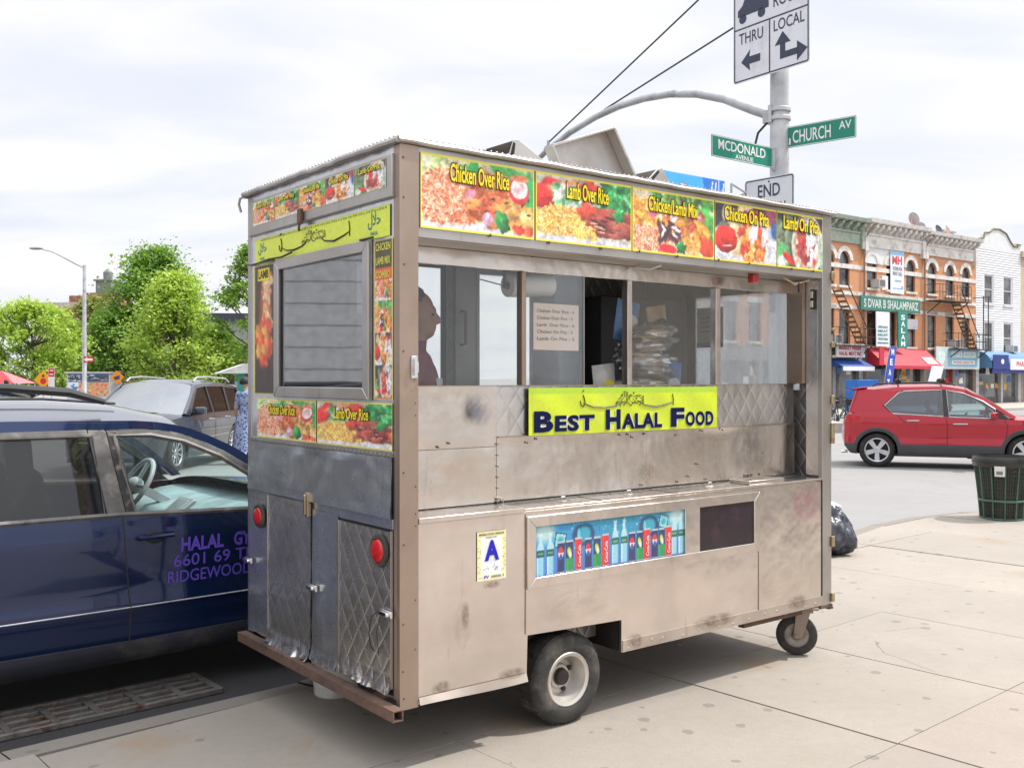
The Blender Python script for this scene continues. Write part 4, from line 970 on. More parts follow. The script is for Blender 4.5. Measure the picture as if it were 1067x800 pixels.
# light fitting and wires under the fascia
mb = MB(); mb.tube([(1.50, .17, 2.165), (1.53, .10, 2.15), (1.57, .06, 2.17)], .006, 6); part(mb, 'lamp_hook', INK_WHITE, 0)
mb = MB(); mb.box(2.28, 2.33, .05, .09, 2.125, 2.171); part(mb, 'red_connector', LID, .004)
mb = MB()
for s_ in (0, .018): mb.tube([(2.52 + s_, .04, 2.17), (2.56 + s_, .03, 2.148), (2.62, .03, 2.138 - s_ * .5), (2.70, .03, 2.15), (2.76, .03, 2.166 - s_ * .3)], .004, 5)
part(mb, 'wire', M('wire_tan', (.5, .4, .28), .6), 0)
mb = MB(); mb.tube([(2.655, .03, 2.145), (2.66, .03, 2.09)], .007, 6); part(mb, 'wire', INK_BLACK, 0)
mb = MB(); mb.tube([(.80 + .05 * i, 1.42, 2.19 - .012 * math.sin(i * .35)) for i in range(9)], .003, 5) if False else mb.tube([(1.45, CW - .07, 2.20), (1.60, CW - .08, 2.175), (1.75, CW - .08, 2.185), (1.88, CW - .07, 2.215)], .004, 5); part(mb, 'wire', INK_BLACK, 0)

# running gear -----------------------------------------------------------
def wheel_mb(c, R_, wd, rim, side=-1, n=40):
    """tyre and rim as two builders; side = direction of the outer face along y"""
    ax = (0, side, 0); h = wd / 2
    ty = MB(); ty.lathe([(rim, h * .80), (rim + .012, h * .92), (R_ * .72, h * 1.0), (R_ * .86, h * .98), (R_ * .955, h * .84), (R_, h * .62), (R_ * 1.004, 0), (R_, -h * .62), (R_ * .955, -h * .84), (R_ * .82, -h), (rim, -h * .8)], c, ax, n)
    for k in range(n):       # tread blocks
        a = 2 * math.pi * (k + .5) / n
        for off in (-.27, -.09, .09, .27):
            p = Vector(c) + Vector((math.cos(a) * (R_ + .001), off * wd, math.sin(a) * (R_ + .001)))
            ty.obox(p, ((-math.sin(a), 0, math.cos(a)), (0, 1, 0), (math.cos(a), 0, math.sin(a))), (.024 * R_ / .21, wd * .14, .004))
    rm = MB(); rm.lathe([(rim + .010, h * .86), (rim + .004, h * .93), (rim - .012, h * .86), (rim - .018, h * .55), (rim - .030, h * .2), (rim - .034, -h * .05), (rim * .52, -h * .02), (rim * .46, h * .14), (rim * .44, h * .16), (rim * .30, h * .16)], c, ax, 32)
    hb = MB(); hb.lathe([(rim * .42, -h * .1), (rim * .36, h * .12), (rim * .30, h * .42), (rim * .22, h * .46), (0, h * .46)], c, ax, 20)
    for k in range(4):
        a = k * math.pi / 2 + .4; hb.ball((c[0] + math.cos(a) * rim * .58, c[1] + side * h * .05, c[2] + math.sin(a) * rim * .58), .013, 8, 6)
    return ty, rm, hb
RIM = M_steel('wheel_rim', (.66, .63, .58), .38, .55, rust=.5, grime=.5, wave=.05)
for y, sd_ in ((.115, -1), (CW - .2, 1)):
    ty, rm, hb = wheel_mb((.935, y, .208), .208, .165, .118, sd_)
    wo = part(ty, 'wheel', BLK, 0); part(rm, 'rim', RIM, 0, wo); part(hb, 'hub', M('dark_hub', (.06, .05, .045), .6, .5, .3, 20), 0, wo)
mb = MB(); mb.tube([(.935, .2, .208), (.935, CW - .28, .208)], .028, 10); mb.box(.62, .65, .03, CW - .06, .29, .50); mb.box(1.24, 1.27, .03, CW - .06, .29, .50); mb.box(.65, 1.24, .03, .24, .47, .49)
mb.box(.655, 1.235, .24, .25, .30, .48)
part(mb, 'axle', DARK if False else M('dark_steel2', (.035, .03, .028), .7, .4), 0)
def caster(x, y, ang):
    c = Vector((x, y, .117)); q_ = 1.19; ca, sa = math.cos(ang), math.sin(ang)
    X = lambda a, b, z: (x + a * ca - b * sa, y + a * sa + b * ca, z)
    mb = MB()
    for s_ in (-1, 1):
        q = [X(-.02, s_ * .036, .11), X(.03, s_ * .036, .105), X(.075, s_ * .036, .255), X(-.005, s_ * .036, .255)]
        q2 = [X(-.02, s_ * .042, .11), X(.03, s_ * .042, .105), X(.075, s_ * .042, .255), X(-.005, s_ * .042, .255)]
        if s_ < 0: q, q2 = q2, q
        mb.add(q + q2, [(0, 1, 2, 3)[::-1], (4, 5, 6, 7), (0, 1, 5, 4), (1, 2, 6, 5), (2, 3, 7, 6), (3, 0, 4, 7)])
    mb.obox(X(.036, 0, .262), ((ca, sa, 0), (-sa, ca, 0), (0, 0, 1)), (.11, .09, .016)); mb.obox(X(.02, 0, .279), ((ca, sa, 0), (-sa, ca, 0), (0, 0, 1)), (.20, .12, .012))
    mb.tube([X(0, -.05, .117), X(0, .05, .117)], .014, 10)
    fk = part(mb, 'caster', M_steel('caster_fork', (.32, .25, .2), .5, .6, rust=.9), .002)
    ax = (-sa, ca, 0); w_ = MB(); w_.lathe([(.070, .024), (.102, .025), (.113, .019), (.117, 0), (.113, -.019), (.102, -.025), (.070, -.024)], c, ax, 28); wo = part(w_, 'tyre', BLK, 0, fk)
    w_ = MB(); w_.lathe([(.072, .017), (.060, .020), (.030, .010), (.022, .026), (0, .026)], c, ax, 20); w_.lathe([(.072, -.017), (.060, -.020), (.030, -.010), (.022, -.026), (0, -.026)], c, ax, 20)
    for k in range(6):
        a = k * math.pi / 3; d = Vector((ca, sa, 0)) * math.cos(a) + Vector((0, 0, 1)) * math.sin(a)
        w_.bar(c + d * .026, c + d * .070, .013, .046)
    part(w_, 'rim', M('caster_rim', (.28, .25, .22), .5, .5, .3, 20), 0, fk)
caster(2.735, .10, R(-52)); caster(2.735, CW - .18, R(-70))
mb = MB(); mb.box(CL - .11, CL + .01, -.002, .06, .268, .285); mb.box(CL - .02, CL + .02, .0, .04, .255, .267); mb.box(2.2, CL - .12, .05, .09, .245, .284); mb.tube([(2.25, .4, .26), (2.25, .42, .21)], .018, 8); mb.tube([(1.75, .1, .284), (1.755, .09, .24), (1.74, .085, .225), (1.72, .09, .235)], .005, 6)
part(mb, 'chassis_rail', RUST, .002)

# ------------------------------------------------------------------ things on, in and under the cart (placed in its frame)
CM = Matrix.Translation((-.451, 3.971, 0)) @ Matrix.Rotation(cart.rotation_euler[2], 4, 'Z')
CR = cart.rotation_euler[2]
def cw(x, y, z=0): return tuple(CM @ Vector((x, y, z)))
def on_cart(name, label, cat, x, y, z, rot=0, group=None): return thing(name, label, cat, cw(x, y, z), CR + rot, group)
XZ = lambda a, b, d: (a, d, b)
# propped vent lid: part of the trailer
HOOD = M_steel('steel_hood', (.60, .58, .55), .38, .8, grime=.55, wave=.2)
mb = MB(); A, B, Cc, D = (1.104, 2.761), (1.526, 2.913), (1.75, 2.572), (1.20, 2.572)
mb.prism([A, D, Cc, B], XZ, .42, .425); lid = mb.build('vent_lid', HOOD, cart, bev=.001)
mb = MB()
def rim_(p, q, w_=.018):
    mb.obox(((p[0] + q[0]) / 2, .385, (p[1] + q[1]) / 2), ((q[0] - p[0], 0, q[1] - p[1]), (0, 1, 0), (-(q[1] - p[1]), 0, q[0] - p[0])), (math.hypot(q[0] - p[0], q[1] - p[1]), .068, w_))
rim_(A, B, .012); rim_(B, Cc, .014); rim_(D, A, .012)
mb.build('rim', HOOD, lid, bev=.002)
mb = MB(); mb.tube([(1.45, .43, 2.87), (1.5, .75, 2.567)], .009, 6); mb.build('prop', RUST, lid)
for (xa, xt, xb, ht, y0, y1, nm) in ((.78, .845, 1.24, 2.748, .34, .62, 'vent_cowl'), (1.66, 1.86, 2.05, 2.745, .36, .60, 'vent_cowl')):
    mb = MB(); q = [(xa, 2.567), (xt, ht), (xt + .03, ht + .004), (xb, 2.567)]
    mb.prism(q, XZ, y0, y0 + .006); mb.prism(q, XZ, y1, y1 + .006); mb.prism([(xt, ht - .004), (xt + .03, ht), (xb, 2.567), (xb - .02, 2.567)], XZ, y0 + .0065, y1 - .0005)
    cwl = mb.build(nm, HOOD, cart, bev=.001)
    mb = MB(); mb.prism([(xa + .02, 2.57), (xt - .002, ht - .012), (xt + .008, ht - .02), (xa + .05, 2.57)], XZ, y0 - .004, y0 - .001); mb.build('opening', DARK, cwl)
# carton, plank and rod on the roof
bx = on_cart('carton', 'long blue printed carton lying on the trailer roof', 'carton', 2.40, .68, 2.625)
bk = Ink(90, 30, (20, 120, 215), 31); bk.poly([(0, 0), (.7, 0), (.62, 1), (0, 1)], (60, 175, 240)); bk.ell(.32, .5, .1, .28, (120, 150, 175), 0, .3); bk.ell(.3, .5, .06, .2, (200, 215, 225), 0, .3)
for x in (.74, .80, .93): bk.poly([(x, .1), (x + .02, .1), (x + .06, .9), (x + .04, .9)], (225, 235, 245))
bk.rect(.885, .9, 0, 1, (230, 235, 240)); bk.grain(4)
mb = MB(); mb.box(-.275, .275, -.10, .10, 0, .185); bb = mb.build('box', M('carton_blue', (.02, .20, .55), .45), bx, bev=.004)
bk.sheet('printed_face', PRINT, bb, (-.27, -.1025, .004), SX, SZ, .54, .177)
pk = on_cart('plank', 'rusty brown plank lying along the trailer roof under the blue carton', 'plank', 2.35, .60, 2.567)
mb = MB(); mb.box(-.34, .40, -.16, .20, 0, .028); mb.box(-.30, .36, -.13, .17, .0285, .055); mb.build('boards', M('old_plank', (.22, .10, .055), .8, var=.3, vs=5), pk, bev=.004)
mb = MB(); mb.tube([(2.70, .55, 2.566), (2.70, .55, 2.79), (3.05, .72, 2.80), (3.02, .95, 2.74)], .007, 6); rod = mb.build('roof_rod', STT, cart)

# kitchen roll, menu sheet, bread bags behind the glass
kr = on_cart('paper_roll', 'white paper towel roll hanging behind the serving window above the price list', 'paper roll', .93, .33, 2.05)
PAPER = M('paper', (.80, .78, .72), .9, var=.05, bump=.1)
mb = MB(); mb.lathe([(.02, -.13), (.055, -.13), (.057, 0), (.055, .13), (.02, .13)], (0, 0, 0), (1, 0, .06), 24); mb.build('roll', PAPER, kr)
mb = MB(); mb.tube([(-.15, 0, -.01), (.15, 0, .01)], .012, 8); mb.tube([(-.15, 0, -.01), (-.15, .0, .1)], .006, 6); mb.tube([(.15, 0, .01), (.15, 0, .1)], .006, 6); mb.build('holder', DARK, kr)
pl = on_cart('price_list', 'handwritten price list on beige card taped inside the serving window', 'price list', .865, YW + .014, 1.735)
pk_ = Ink(60, 44, (228, 205, 186), 41); pk_.grain(3)
ps = pk_.sheet('card', M_vcol('paper_ink', .9), pl, (0, 0, 0), (1, 0, -.004), SZ, .285, .222)
mb = MB()
for q, s in enumerate(('Chicken Over Rice - 6', 'Chicken Over Rice - 6', 'Lamb  Over Rice - 6', 'Chicken On Pita - 5', 'Lamb On Pita - 5')):
    text(mb, s, (.02, -.0015, .178 - q * .033), SX, SZ, w=.235 - .01 * (q % 2), h=.016, offset=.01)
mb.build('handwriting', M('pen', (.06, .05, .06), .6), ps, smooth=0)
BAG = M_glass('clear_bag', (.9, .9, .92), .25, .12, rough=.15, wave=.5, power=.5)
BREAD = M('flatbread', (.62, .42, .22), .8, var=.35, vs=14, bump=.3, bs=20)
rr = random.Random(12)
for k in range(5):
    x = 1.74 + .03 * math.sin(k * 2.1); z = 1.56 + .072 * k
    b = on_cart('bread_bag', ['bag of flatbread at the bottom of the pile behind the third window', 'bag of flatbread second from the bottom of the pile behind the glass', 'bag of flatbread in the middle of the pile behind the glass', 'bag of flatbread second from the top of the pile behind the glass', 'bag of flatbread topmost of the pile behind the third window'][k], 'bread bag', x, .335 + .012 * (k % 2), z, rr.uniform(-.3, .3), 'bags of flatbread piled behind the window')
    mb = MB()
    for q in range(3): mb.ball((rr.uniform(-.02, .02), rr.uniform(-.01, .01), -.024 + q * .024), (.120, .09, .016), 16, 6, fn=lambda p: 1 + .12 * mnoise.noise((p.x * 3 + k, p.y * 3, q)))
    mb.build('bread', BREAD, b)
    mb = MB(); mb.ball((0, 0, 0), (.165, .115, .052), 28, 16, fn=lambda p: 1 + .28 * mnoise.noise((p.x * 4 + k, p.y * 4, p.z * 4))); mb.ball((.165, -.02, .005), (.035, .05, .02), 8, 6); mb.build('bag', BAG, b); b.rotation_euler[0] = rr.uniform(-.16, .16); b.rotation_euler[1] = rr.uniform(-.22, .22)
cr = on_cart('parcel', 'white and red paper parcel under the pile of flatbread bags', 'parcel', 1.70, .36, 1.42)
mb = MB(); mb.ball((0, 0, .08), (.20, .13, .095), 18, 10, fn=lambda p: 1 / max(abs(p.x) ** 4 + abs(p.y) ** 4 + abs(p.z) ** 4, .05) ** .25 * .92); mb.build('wrapper', M('wrapper', (.55, .53, .52), .5, var=.15, vs=4), cr)
mb = MB()
for k in range(5): mb.add([(-.17 + k * .07, -.125, .02), (-.145 + k * .07, -.125, .02), (-.11 + k * .07, -.125, .14), (-.135 + k * .07, -.125, .14)], [(0, 1, 2, 3)])
mb.build('red_print', M('ink_red', (.55, .03, .04), .5), cr)
for k, (x, z, w_, h_, rot, c_, lab) in enumerate(((2.0, 1.435, .20, .26, 3, (.05, .16, .45), 'blue snack packet standing at the right of the pile behind the glass'), (1.53, 1.435, .16, .24, -6, (.62, .60, .56), 'white paper packet standing at the left of the pile behind the glass'), (1.66, 1.80, .17, .22, 10, (.10, .22, .42), 'blue plastic packet hanging above the left of the flatbread pile'), (1.93, 1.80, .15, .20, -8, (.40, .28, .14), 'brown paper packet hanging above the right of the flatbread pile'))):
    p_ = on_cart('packet', lab, 'packet', x, .42, z, 0, 'packets behind the third window'); p_.rotation_euler[1] = R(rot)
    mb = MB(); mb.grid(lambda a, b: ((a - .5) * w_, -.03 * math.sin(a * 3.14) * math.sin(b * 3.14) + .006 * mnoise.noise((a * 5, b * 5, k)), b * h_), 12, 12); mb.grid(lambda a, b: ((a - .5) * w_, .03 * math.sin(a * 3.14) * math.sin(b * 3.14) + .001, b * h_), 12, 12, flip=True); q_ = mb.build('wrapper', M('packet_%s' % ('blue', 'white', 'sky', 'brown')[k], c_, .3, var=.25, vs=12), p_, smooth=60)
    mb = MB(); mb.ball((0, -.033, h_ * .5), (w_ * .3, .003, h_ * .16), 14, 6); mb.build('print', [MATS['ink_white'], MATS['ink_yellow'], MATS['ink_white'], MATS['ink_navy']][k], q_)
pot = on_cart('tub', 'rounded white tub standing inside the rear window of the trailer', 'tub', .16, .36, 1.36)
mb = MB(); mb.lathe([(0, 0), (.10, 0), (.115, .05), (.118, .20), (.108, .26), (.07, .30), (.03, .315), (0, .318)], n=24); mb.build('shell', M('white_plastic', (.75, .76, .80), .4, var=.05), pot)
mb = MB(); mb.box(.06, .60, .22, .52, 1.335, 1.358); mb.build('shelf', STD, cart)
dk_ = on_cart('mirrored_car', 'dark blue bundle lying low inside the rear window of the trailer', 'bundle', .22, .82, 1.36)
mb = MB(); mb.ball((0, 0, .12), (.16, .40, .20), 24, 14, fn=lambda p: 1 + .22 * mnoise.noise((p.x * 1.4, p.y * 2.4, p.z * 1.5))); mb.build('cloth', M('navy_reflection', (.018, .02, .045), .8, bump=.3), dk_)  # added shape standing in for the blue car mirrored in the pane
mb = MB(); mb.box(.06, .45, .521, 1.30, 1.335, 1.358); mb.build('shelf', STD, cart)
# bucket below
bu = thing('bucket', 'small white plastic bucket standing on the pavement under the rear of the trailer', 'bucket', (-.895, 5.02, 0), 0)
mb = MB(); mb.lathe([(0, .002), (.10, .002), (.108, .01), (.125, .20), (.131, .20), (.131, .215), (.122, .215), (.105, .02), (0, .02)], n=28); mb.build('shell', M('bucket_white', (.62, .62, .58), .45, var=.1, dirt=(.35, .33, .28)), bu)
mb = MB(); mb.tube([(.131 * math.cos(a), .131 * math.sin(a), .19 - .10 * math.sin(a) * .3) for a in np.linspace(0, math.pi, 12)], .003, 5); mb.build('handle', STT, bu)

# ------------------------------------------------------------------ people
def capsule(mb, p, q, r0, r1, n=12):
    p = Vector(p); q = Vector(q); pts = []; rs = []
    d = (q - p); L = d.length or 1e-4; d = d / L
    for k in range(5): a = math.pi / 2 * (1 - k / 4); pts.append(p - d * r0 * math.sin(a)); rs.append(max(r0 * math.cos(a), 1e-4))
    for k in range(1, 4): pts.append(p + d * L * k / 4); rs.append(r0 + (r1 - r0) * k / 4)
    for k in range(5): a = math.pi / 2 * k / 4; pts.append(q + d * r1 * math.sin(a)); rs.append(max(r1 * math.cos(a), 1e-4))
    mb.tube(pts, rs, n)
def person(name, label, loc, rotz, skin, shirt, trousers, hair, group=None, arms=None, seated=False, s=1.0, shoes=(.03, .025, .02), sleeve=.5, parent_parts=()):
    """faces +x; one continuous body grown from limbs, coloured by region"""
    root = thing(name, label, 'person', loc, rotz, group); root.scale = (s, s, s)
    mb = MB(); J = {}
    hipz = .92 if not seated else .50
    up = hipz - .92
    for c, r in (((0, 0, .95 + up), (.115, .165, .13)), ((.005, 0, 1.08 + up), (.105, .140, .14)), ((.0, 0, 1.26 + up), (.115, .165, .17)), ((-.012, 0, 1.37 + up), (.095, .175, .075)), ((.02, 0, 1.15 + up), (.11, .13, .12))):
        mb.ball(c, r, 18, 12)
    capsule(mb, (-.015, 0, 1.36 + up), (.005, 0, 1.50 + up), .062, .053)
    hz = 1.60 + up
    mb.ball((-.008, 0, hz + .018), (.098, .076, .098), 20, 14); mb.ball((.030, 0, hz - .045), (.066, .058, .078), 16, 12); mb.ball((.055, 0, hz - .085), (.038, .036, .030), 12, 8)
    capsule(mb, (.086, 0, hz + .012), (.112, 0, hz - .030), .010, .016, 8); mb.ball((.078, 0, hz + .022), (.024, .052, .014), 10, 6)
    mb.ball((.088, 0, hz - .058), (.013, .026, .007), 10, 6); mb.ball((.086, 0, hz - .070), (.013, .023, .008), 10, 6)
    for y in (-1, 1): mb.ball((-.005, y * .079, hz - .008), (.022, .011, .034), 10, 8); mb.ball((.05, y * .04, hz - .03), (.025, .022, .03), 8, 6)
    arms = arms or {}
    for y in (-1, 1):
        e, h, f = arms.get(y, ((-.03, y * .235, 1.10 + up), (.03, y * .25, .86 + up), (.02, y * .005, -1)))
        sh = (-.012, y * .185, 1.385 + up)
        capsule(mb, sh, e, .056, .043); capsule(mb, e, h, .042, .029)
        f = Vector(f).normalized(); side = Vector((0, y, 0)).cross(f); side = side.normalized() if side.length > .1 else Vector((1, 0, 0)); hv = Vector(h)
        pc = hv + f * .045; ball = MB(); mb.ball(tuple(pc), (.036, .026, .044) if abs(f.z) > .6 else (.046, .036, .022), 12, 8)
        for k in range(4):
            b0 = pc + f * .035 + side * (.026 - .0175 * k); L = (.062, .072, .068, .052)[k]; m1 = b0 + f * L * .55; crl = Vector((0, -y, 0)) * .016
            capsule(mb, b0, m1, .0105, .0098, 7); capsule(mb, m1, m1 + f * L * .4 + crl, .0098, .0088, 7)
        t0 = hv + f * .02 + side * .026; t1 = t0 + f * .03 + side * .026; capsule(mb, t0, t1, .0125, .011, 7); capsule(mb, t1, t1 + f * .028 + side * .004, .011, .009, 7)
    for y in (-1, 1):
        if seated: hp, kn, an, toe = (0, y * .09, .48), (.42, y * .11, .52), (.47, y * .11, .09), (.60, y * .12, .045)
        else: hp, kn, an, toe = (0, y * .085, .90), (.012, y * .095, .49), (-.015, y * .10, .10), (.12, y * .12, .04)
        capsule(mb, hp, kn, .088, .058); capsule(mb, kn, (Vector(kn) * .45 + Vector(an) * .55), .057, .052); capsule(mb, (Vector(kn) * .45 + Vector(an) * .55), an, .052, .040)
        capsule(mb, (an[0] - .03, an[1], .05), toe, .048, .038); capsule(mb, an, (an[0], an[1], .05), .042, .046)
    o = mb.build('body', [skin, shirt, trousers, M('shoes', shoes, .6)], root, smooth=0)
    rm = o.modifiers.new('Remesh', 'REMESH'); rm.mode = 'VOXEL'; rm.voxel_size = .0085
    sm = o.modifiers.new('Smooth', 'SMOOTH'); sm.iterations = 2; sm.factor = .4
    bpy.context.view_layer.update()
    me = bpy.data.meshes.new_from_object(o.evaluated_get(bpy.context.evaluated_depsgraph_get())); o.modifiers.clear(); old = o.data; o.data = me; bpy.data.meshes.remove(old)
    me.materials.clear()
    for m_ in (skin, shirt, trousers, MATS['shoes']): me.materials.append(m_)
    N = len(me.polygons); c = np.zeros(N * 3); me.polygons.foreach_get('center', c); c = c.reshape(-1, 3)
    idx = np.zeros(N, int); z = c[:, 2]
    idx[(z < 1.475 + up)] = 1
    armd = np.abs(c[:, 1]) > .205
    idx[armd & (z < (1.36 - .5 * sleeve) + up)] = 0
    if arms:
        for y, (e, h, f) in arms.items():
            d = np.linalg.norm(c - np.array(h), axis=1); idx[d < (.13 if sleeve > .6 else .27)] = 0
    if seated: idx[(z < .62) & ((c[:, 0] > .06) | (z < .52))] = 2
    else: idx[(z < .97) & ~armd] = 2; idx[(z < .97) & (np.abs(c[:, 1]) < .19)] = 2
    idx[z < .095] = 3
    me.polygons.foreach_set('material_index', idx.astype(np.int32)); me.polygons.foreach_set('use_smooth', [True] * N); me.update()
    hb = MB()
    def hf(p): return 1.0
    hb.ball((-.022, 0, hz + .030), (.112, .092, .106), 22, 14, fn=lambda p: 1 + .04 * mnoise.noise((p.x * 5, p.y * 5, p.z * 5)) if (p.x < .55 - .2 * (p.z < .3) and p.z > -.55 + max(0, p.x) * 1.6) else .80)
    hb.build('hair', hair, root, smooth=60)
    eb = MB()
    for y in (-1, 1): eb.ball((.081, y * .030, hz - .002), (.008, .011, .006), 8, 6)
    eb.build('eyes', M('eye_dark', (.03, .02, .015), .3), root)
    return root
SKIN1 = M('skin_brown', (.33, .175, .11), .55, var=.1); SKIN2 = M('skin_light', (.50, .30, .21), .55, var=.08)
HAIR = M('hair_black', (.010, .009, .009), .6, bump=.3, bs=60)
# vendor looking along the counter, seen in profile
vd = person('person', 'vendor in a dark maroon shirt standing in profile behind the first serving window', cw(.40, .52, .30), R(10), SKIN1, M('maroon_cloth', (.17, .03, .042), .85, bump=.2), M('dark_trousers', (.02, .02, .025), .85), HAIR,
            arms={-1: ((-.05, -.205, 1.10), (.10, -.15, .90), (.5, .1, -1)), 1: ((-.05, .205, 1.10), (.10, .15, .90), (.5, -.1, -1))}, sleeve=.9)
mb = MB(); mb.grid(lambda a, b: (.128 + .012 * math.sin(b * 3.1) - .10 * (2 * a - 1) ** 2, (a - .5) * .30, .62 + .68 * b), 12, 12); mb.build('apron', M('apron_white', (.7, .7, .7), .85, bump=.2), vd)
# ------------------------------------------------------------------ signal pole and signs
GALV = M('galvanised', (.50, .51, .53), .5, .35, .18, 4, dirt=(.33, .33, .35), ds=5)
ALU = M('sign_metal', (.45, .45, .46), .45, .6)
SWHITE = M('sign_white', (.74, .75, .80), .45, var=.04, vs=3, dirt=(.62, .62, .66), ds=4); SDARK = M('sign_dark', (.035, .045, .085), .5, var=.1)
SGREEN = M('sign_green', (.008, .23, .155), .4, var=.06); SWL = M('sign_lettering', (.82, .83, .82), .4, var=.03)
PX, PY = 2.50, 9.24
pole = thing('signal_pole', 'tall grey galvanised signal pole with a curved mast arm, standing behind the trailer', 'pole', (PX, PY, 0))
mb = MB(); mb.lathe([(.20, 0), (.20, .12), (.13, .22), (.105, .5), (.095, 2), (.086, 4), (.080, 5.9)], n=24, cap=True); mb.build('shaft', GALV, pole)
mb = MB()
for z in (4.02, 4.10): mb.lathe([(.088, -.022), (.104, -.018), (.104, .018), (.088, .022)], (0, 0, z), n=24)
mb.obox((-.06, .075, 4.06), GB and (tuple(GB), tuple(GA), (0, 0, 1)), (.12, .10, .12)); mb.box(-.115, -.085, -.05, -.02, 3.98, 4.14); mb.build('clamp', GALV, pole, bev=.004)
arm = [(.05, 4.05), (.30, 4.17), (.62, 4.34), (.95, 4.46), (1.3, 4.535), (1.65, 4.56), (2.0, 4.55), (2.35, 4.50), (2.75, 4.40), (3.1, 4.27), (3.5, 4.08), (3.9, 3.86), (4.3, 3.62)]
AD = Vector((-.669, .743, 0))
ap_ = [AD * s + Vector((0, 0, z)) for s, z in arm]
mb = MB(); mb.tube(ap_, [.047 - .0016 * i for i in range(len(ap_))], 12); mb.build('mast_arm', GALV, pole)
mb = MB(); mb.tube([(-.10, .06, 4.0), (-.17, .12, 3.92), (-.20, .12, 3.80), (-.19, .10, 3.70)], .011, 6); mb.build('cable', BLK, pole)
mb = MB(); mb.lathe([(.05, -.03), (.055, 0), (.05, .03)], tuple(ap_[9] + Vector((0, 0, .0))), tuple((ap_[10] - ap_[9])), 12); mb.tube([ap_[9] + Vector((0, 0, .03)), ap_[9] + Vector((0, 0, .10))], .02, 8); mb.build('bracket', GALV, pole)
gw = M('wire_dark', (.05, .05, .055), .6)
for lab, a, b in (('thin guy wire running from the end of the mast arm up to the pole top', ap_[9] + Vector((0, 0, .08)), Vector((-.02, .08, 5.85))), ('thin guy wire running from the middle of the mast arm up behind the arrow sign', ap_[7] + Vector((0, 0, .02)), Vector((-.02, .08, 5.15)))):
    mb = MB(); mb.tube([Vector((PX, PY, 0)) + a, Vector((PX, PY, 0)) + b], .009, 6); o = mb.build('guy_wire', gw); tag(o, lab, 'wire')
def sign(name, label, centre, ex, w_, h_, plate, border=None, rad=.03, th=.004):
    """flat sheet-metal sign; centre in the world, ex = reading direction"""
    ex = Vector((*ex, 0)).normalized(); rz = math.atan2(ex.y, ex.x)
    o = thing(name, label, 'sign', centre, rz)
    def rr_(a, b, r):
        q = []
        for cx, cz, s0 in ((a - r, b - r, 0), (-a + r, b - r, 90), (-a + r, -b + r, 180), (a - r, -b + r, 270)):
            q += [(cx + r * math.cos(R(s0 + k * 22.5)), cz + r * math.sin(R(s0 + k * 22.5))) for k in range(5)]
        return q
    mb = MB(); mb.prism(rr_(w_ / 2, h_ / 2, rad), XZ, 0, th); pl_ = mb.build('plate', plate, o)
    if border:
        bm_, ins_, wd = border
        A_, B_ = rr_(w_ / 2 - ins_, h_ / 2 - ins_, max(.004, rad - ins_)), rr_(w_ / 2 - ins_ - wd, h_ / 2 - ins_ - wd, max(.003, rad - ins_ - wd))
        mb = MB(); n = len(A_); mb.add([(a, -.0015, b) for a, b in A_] + [(a, -.0015, b) for a, b in B_], [(i, (i + 1) % n, n + (i + 1) % n, n + i) for i in range(n)]); mb.build('border', bm_, pl_, smooth=0)
    return o, pl_
# truck route sign: lower half THRU / LOCAL with arrows, upper half lorry + ROUTE
so, sp_ = sign('route_sign', 'white truck route sign with THRU and LOCAL arrows at the top of the signal pole', (2.385, 9.135, 4.935), (.583, -.812), .885, 1.05, SWHITE, (SDARK, .010, .013), .03)
mb = MB(); YF = -.002
mb.add([(-.43, YF, -.022), (.43, YF, -.022), (.43, YF, -.008), (-.43, YF, -.008)], [(0, 1, 2, 3)])
mb.add([(-.012, YF - .0003, -.51), (.002, YF - .0003, -.51), (.002, YF - .0003, -.022), (-.012, YF - .0003, -.022)], [(0, 1, 2, 3)])
mb.build('divider', SDARK, sp_, smooth=0)
mb = MB()
text(mb, 'THRU', (-.225, YF, -.165), SX, SZ, w=.29, h=.105, align='C', offset=.008); text(mb, 'LOCAL', (.215, YF, -.15), SX, SZ, w=.345, h=.105, align='C', offset=.008)
text(mb, 'TRUCK', (.20, YF, .34), SX, SZ, w=.40, h=.12, align='C', offset=.008); text(mb, 'ROUTE', (.22, YF, .075), SX, SZ, w=.36, h=.115, align='C', offset=.008)
mb.build('lettering', SDARK, sp_, smooth=0)
def arrow(mb, pts): mb.add([(a, YF, b) for a, b in pts], [tuple(range(len(pts)))])
mb = MB()
ax, az = -.225, -.335
arrow(mb, [(ax - .12, az), (ax + .0, az + .10), (ax + .005, az + .04), (ax - .005, az - .04), (ax, az - .10)][:1] + [(ax - .01, az - .10), (ax - .02, az - .035), (ax + .11, az - .035), (ax + .11, az + .035), (ax - .02, az + .035), (ax - .01, az + .10)])
arrow(mb, [(.115, -.42), (.32, -.42), (.32, -.36), (.175, -.36), (.175, -.28), (.115, -.28)]); arrow(mb, [(.05, -.29), (.24, -.29), (.145, -.175)][::-1] if False else [(.055, -.285), (.235, -.285), (.145, -.17)]); arrow(mb, [(.305, -.48), (.42, -.39), (.305, -.30)])
mb.build('arrow', SDARK, sp_, smooth=0)
mb = MB(); arrow(mb, [(-.385, .06), (-.385, .16), (-.33, .20), (-.29, .28), (-.20, .28), (-.20, .10), (-.20, .36), (-.02, .36), (-.02, .10), (-.02, .06)][:5] + [(-.20, .36), (-.015, .36), (-.015, .10), (-.385, .10)][:4])
for cx in (-.325, -.10): mb.lathe([(0, 0), (.045, 0)], (cx, YF, .075), (0, -1, 0), 16)
mb.build('lorry_symbol', SDARK, sp_, smooth=0)
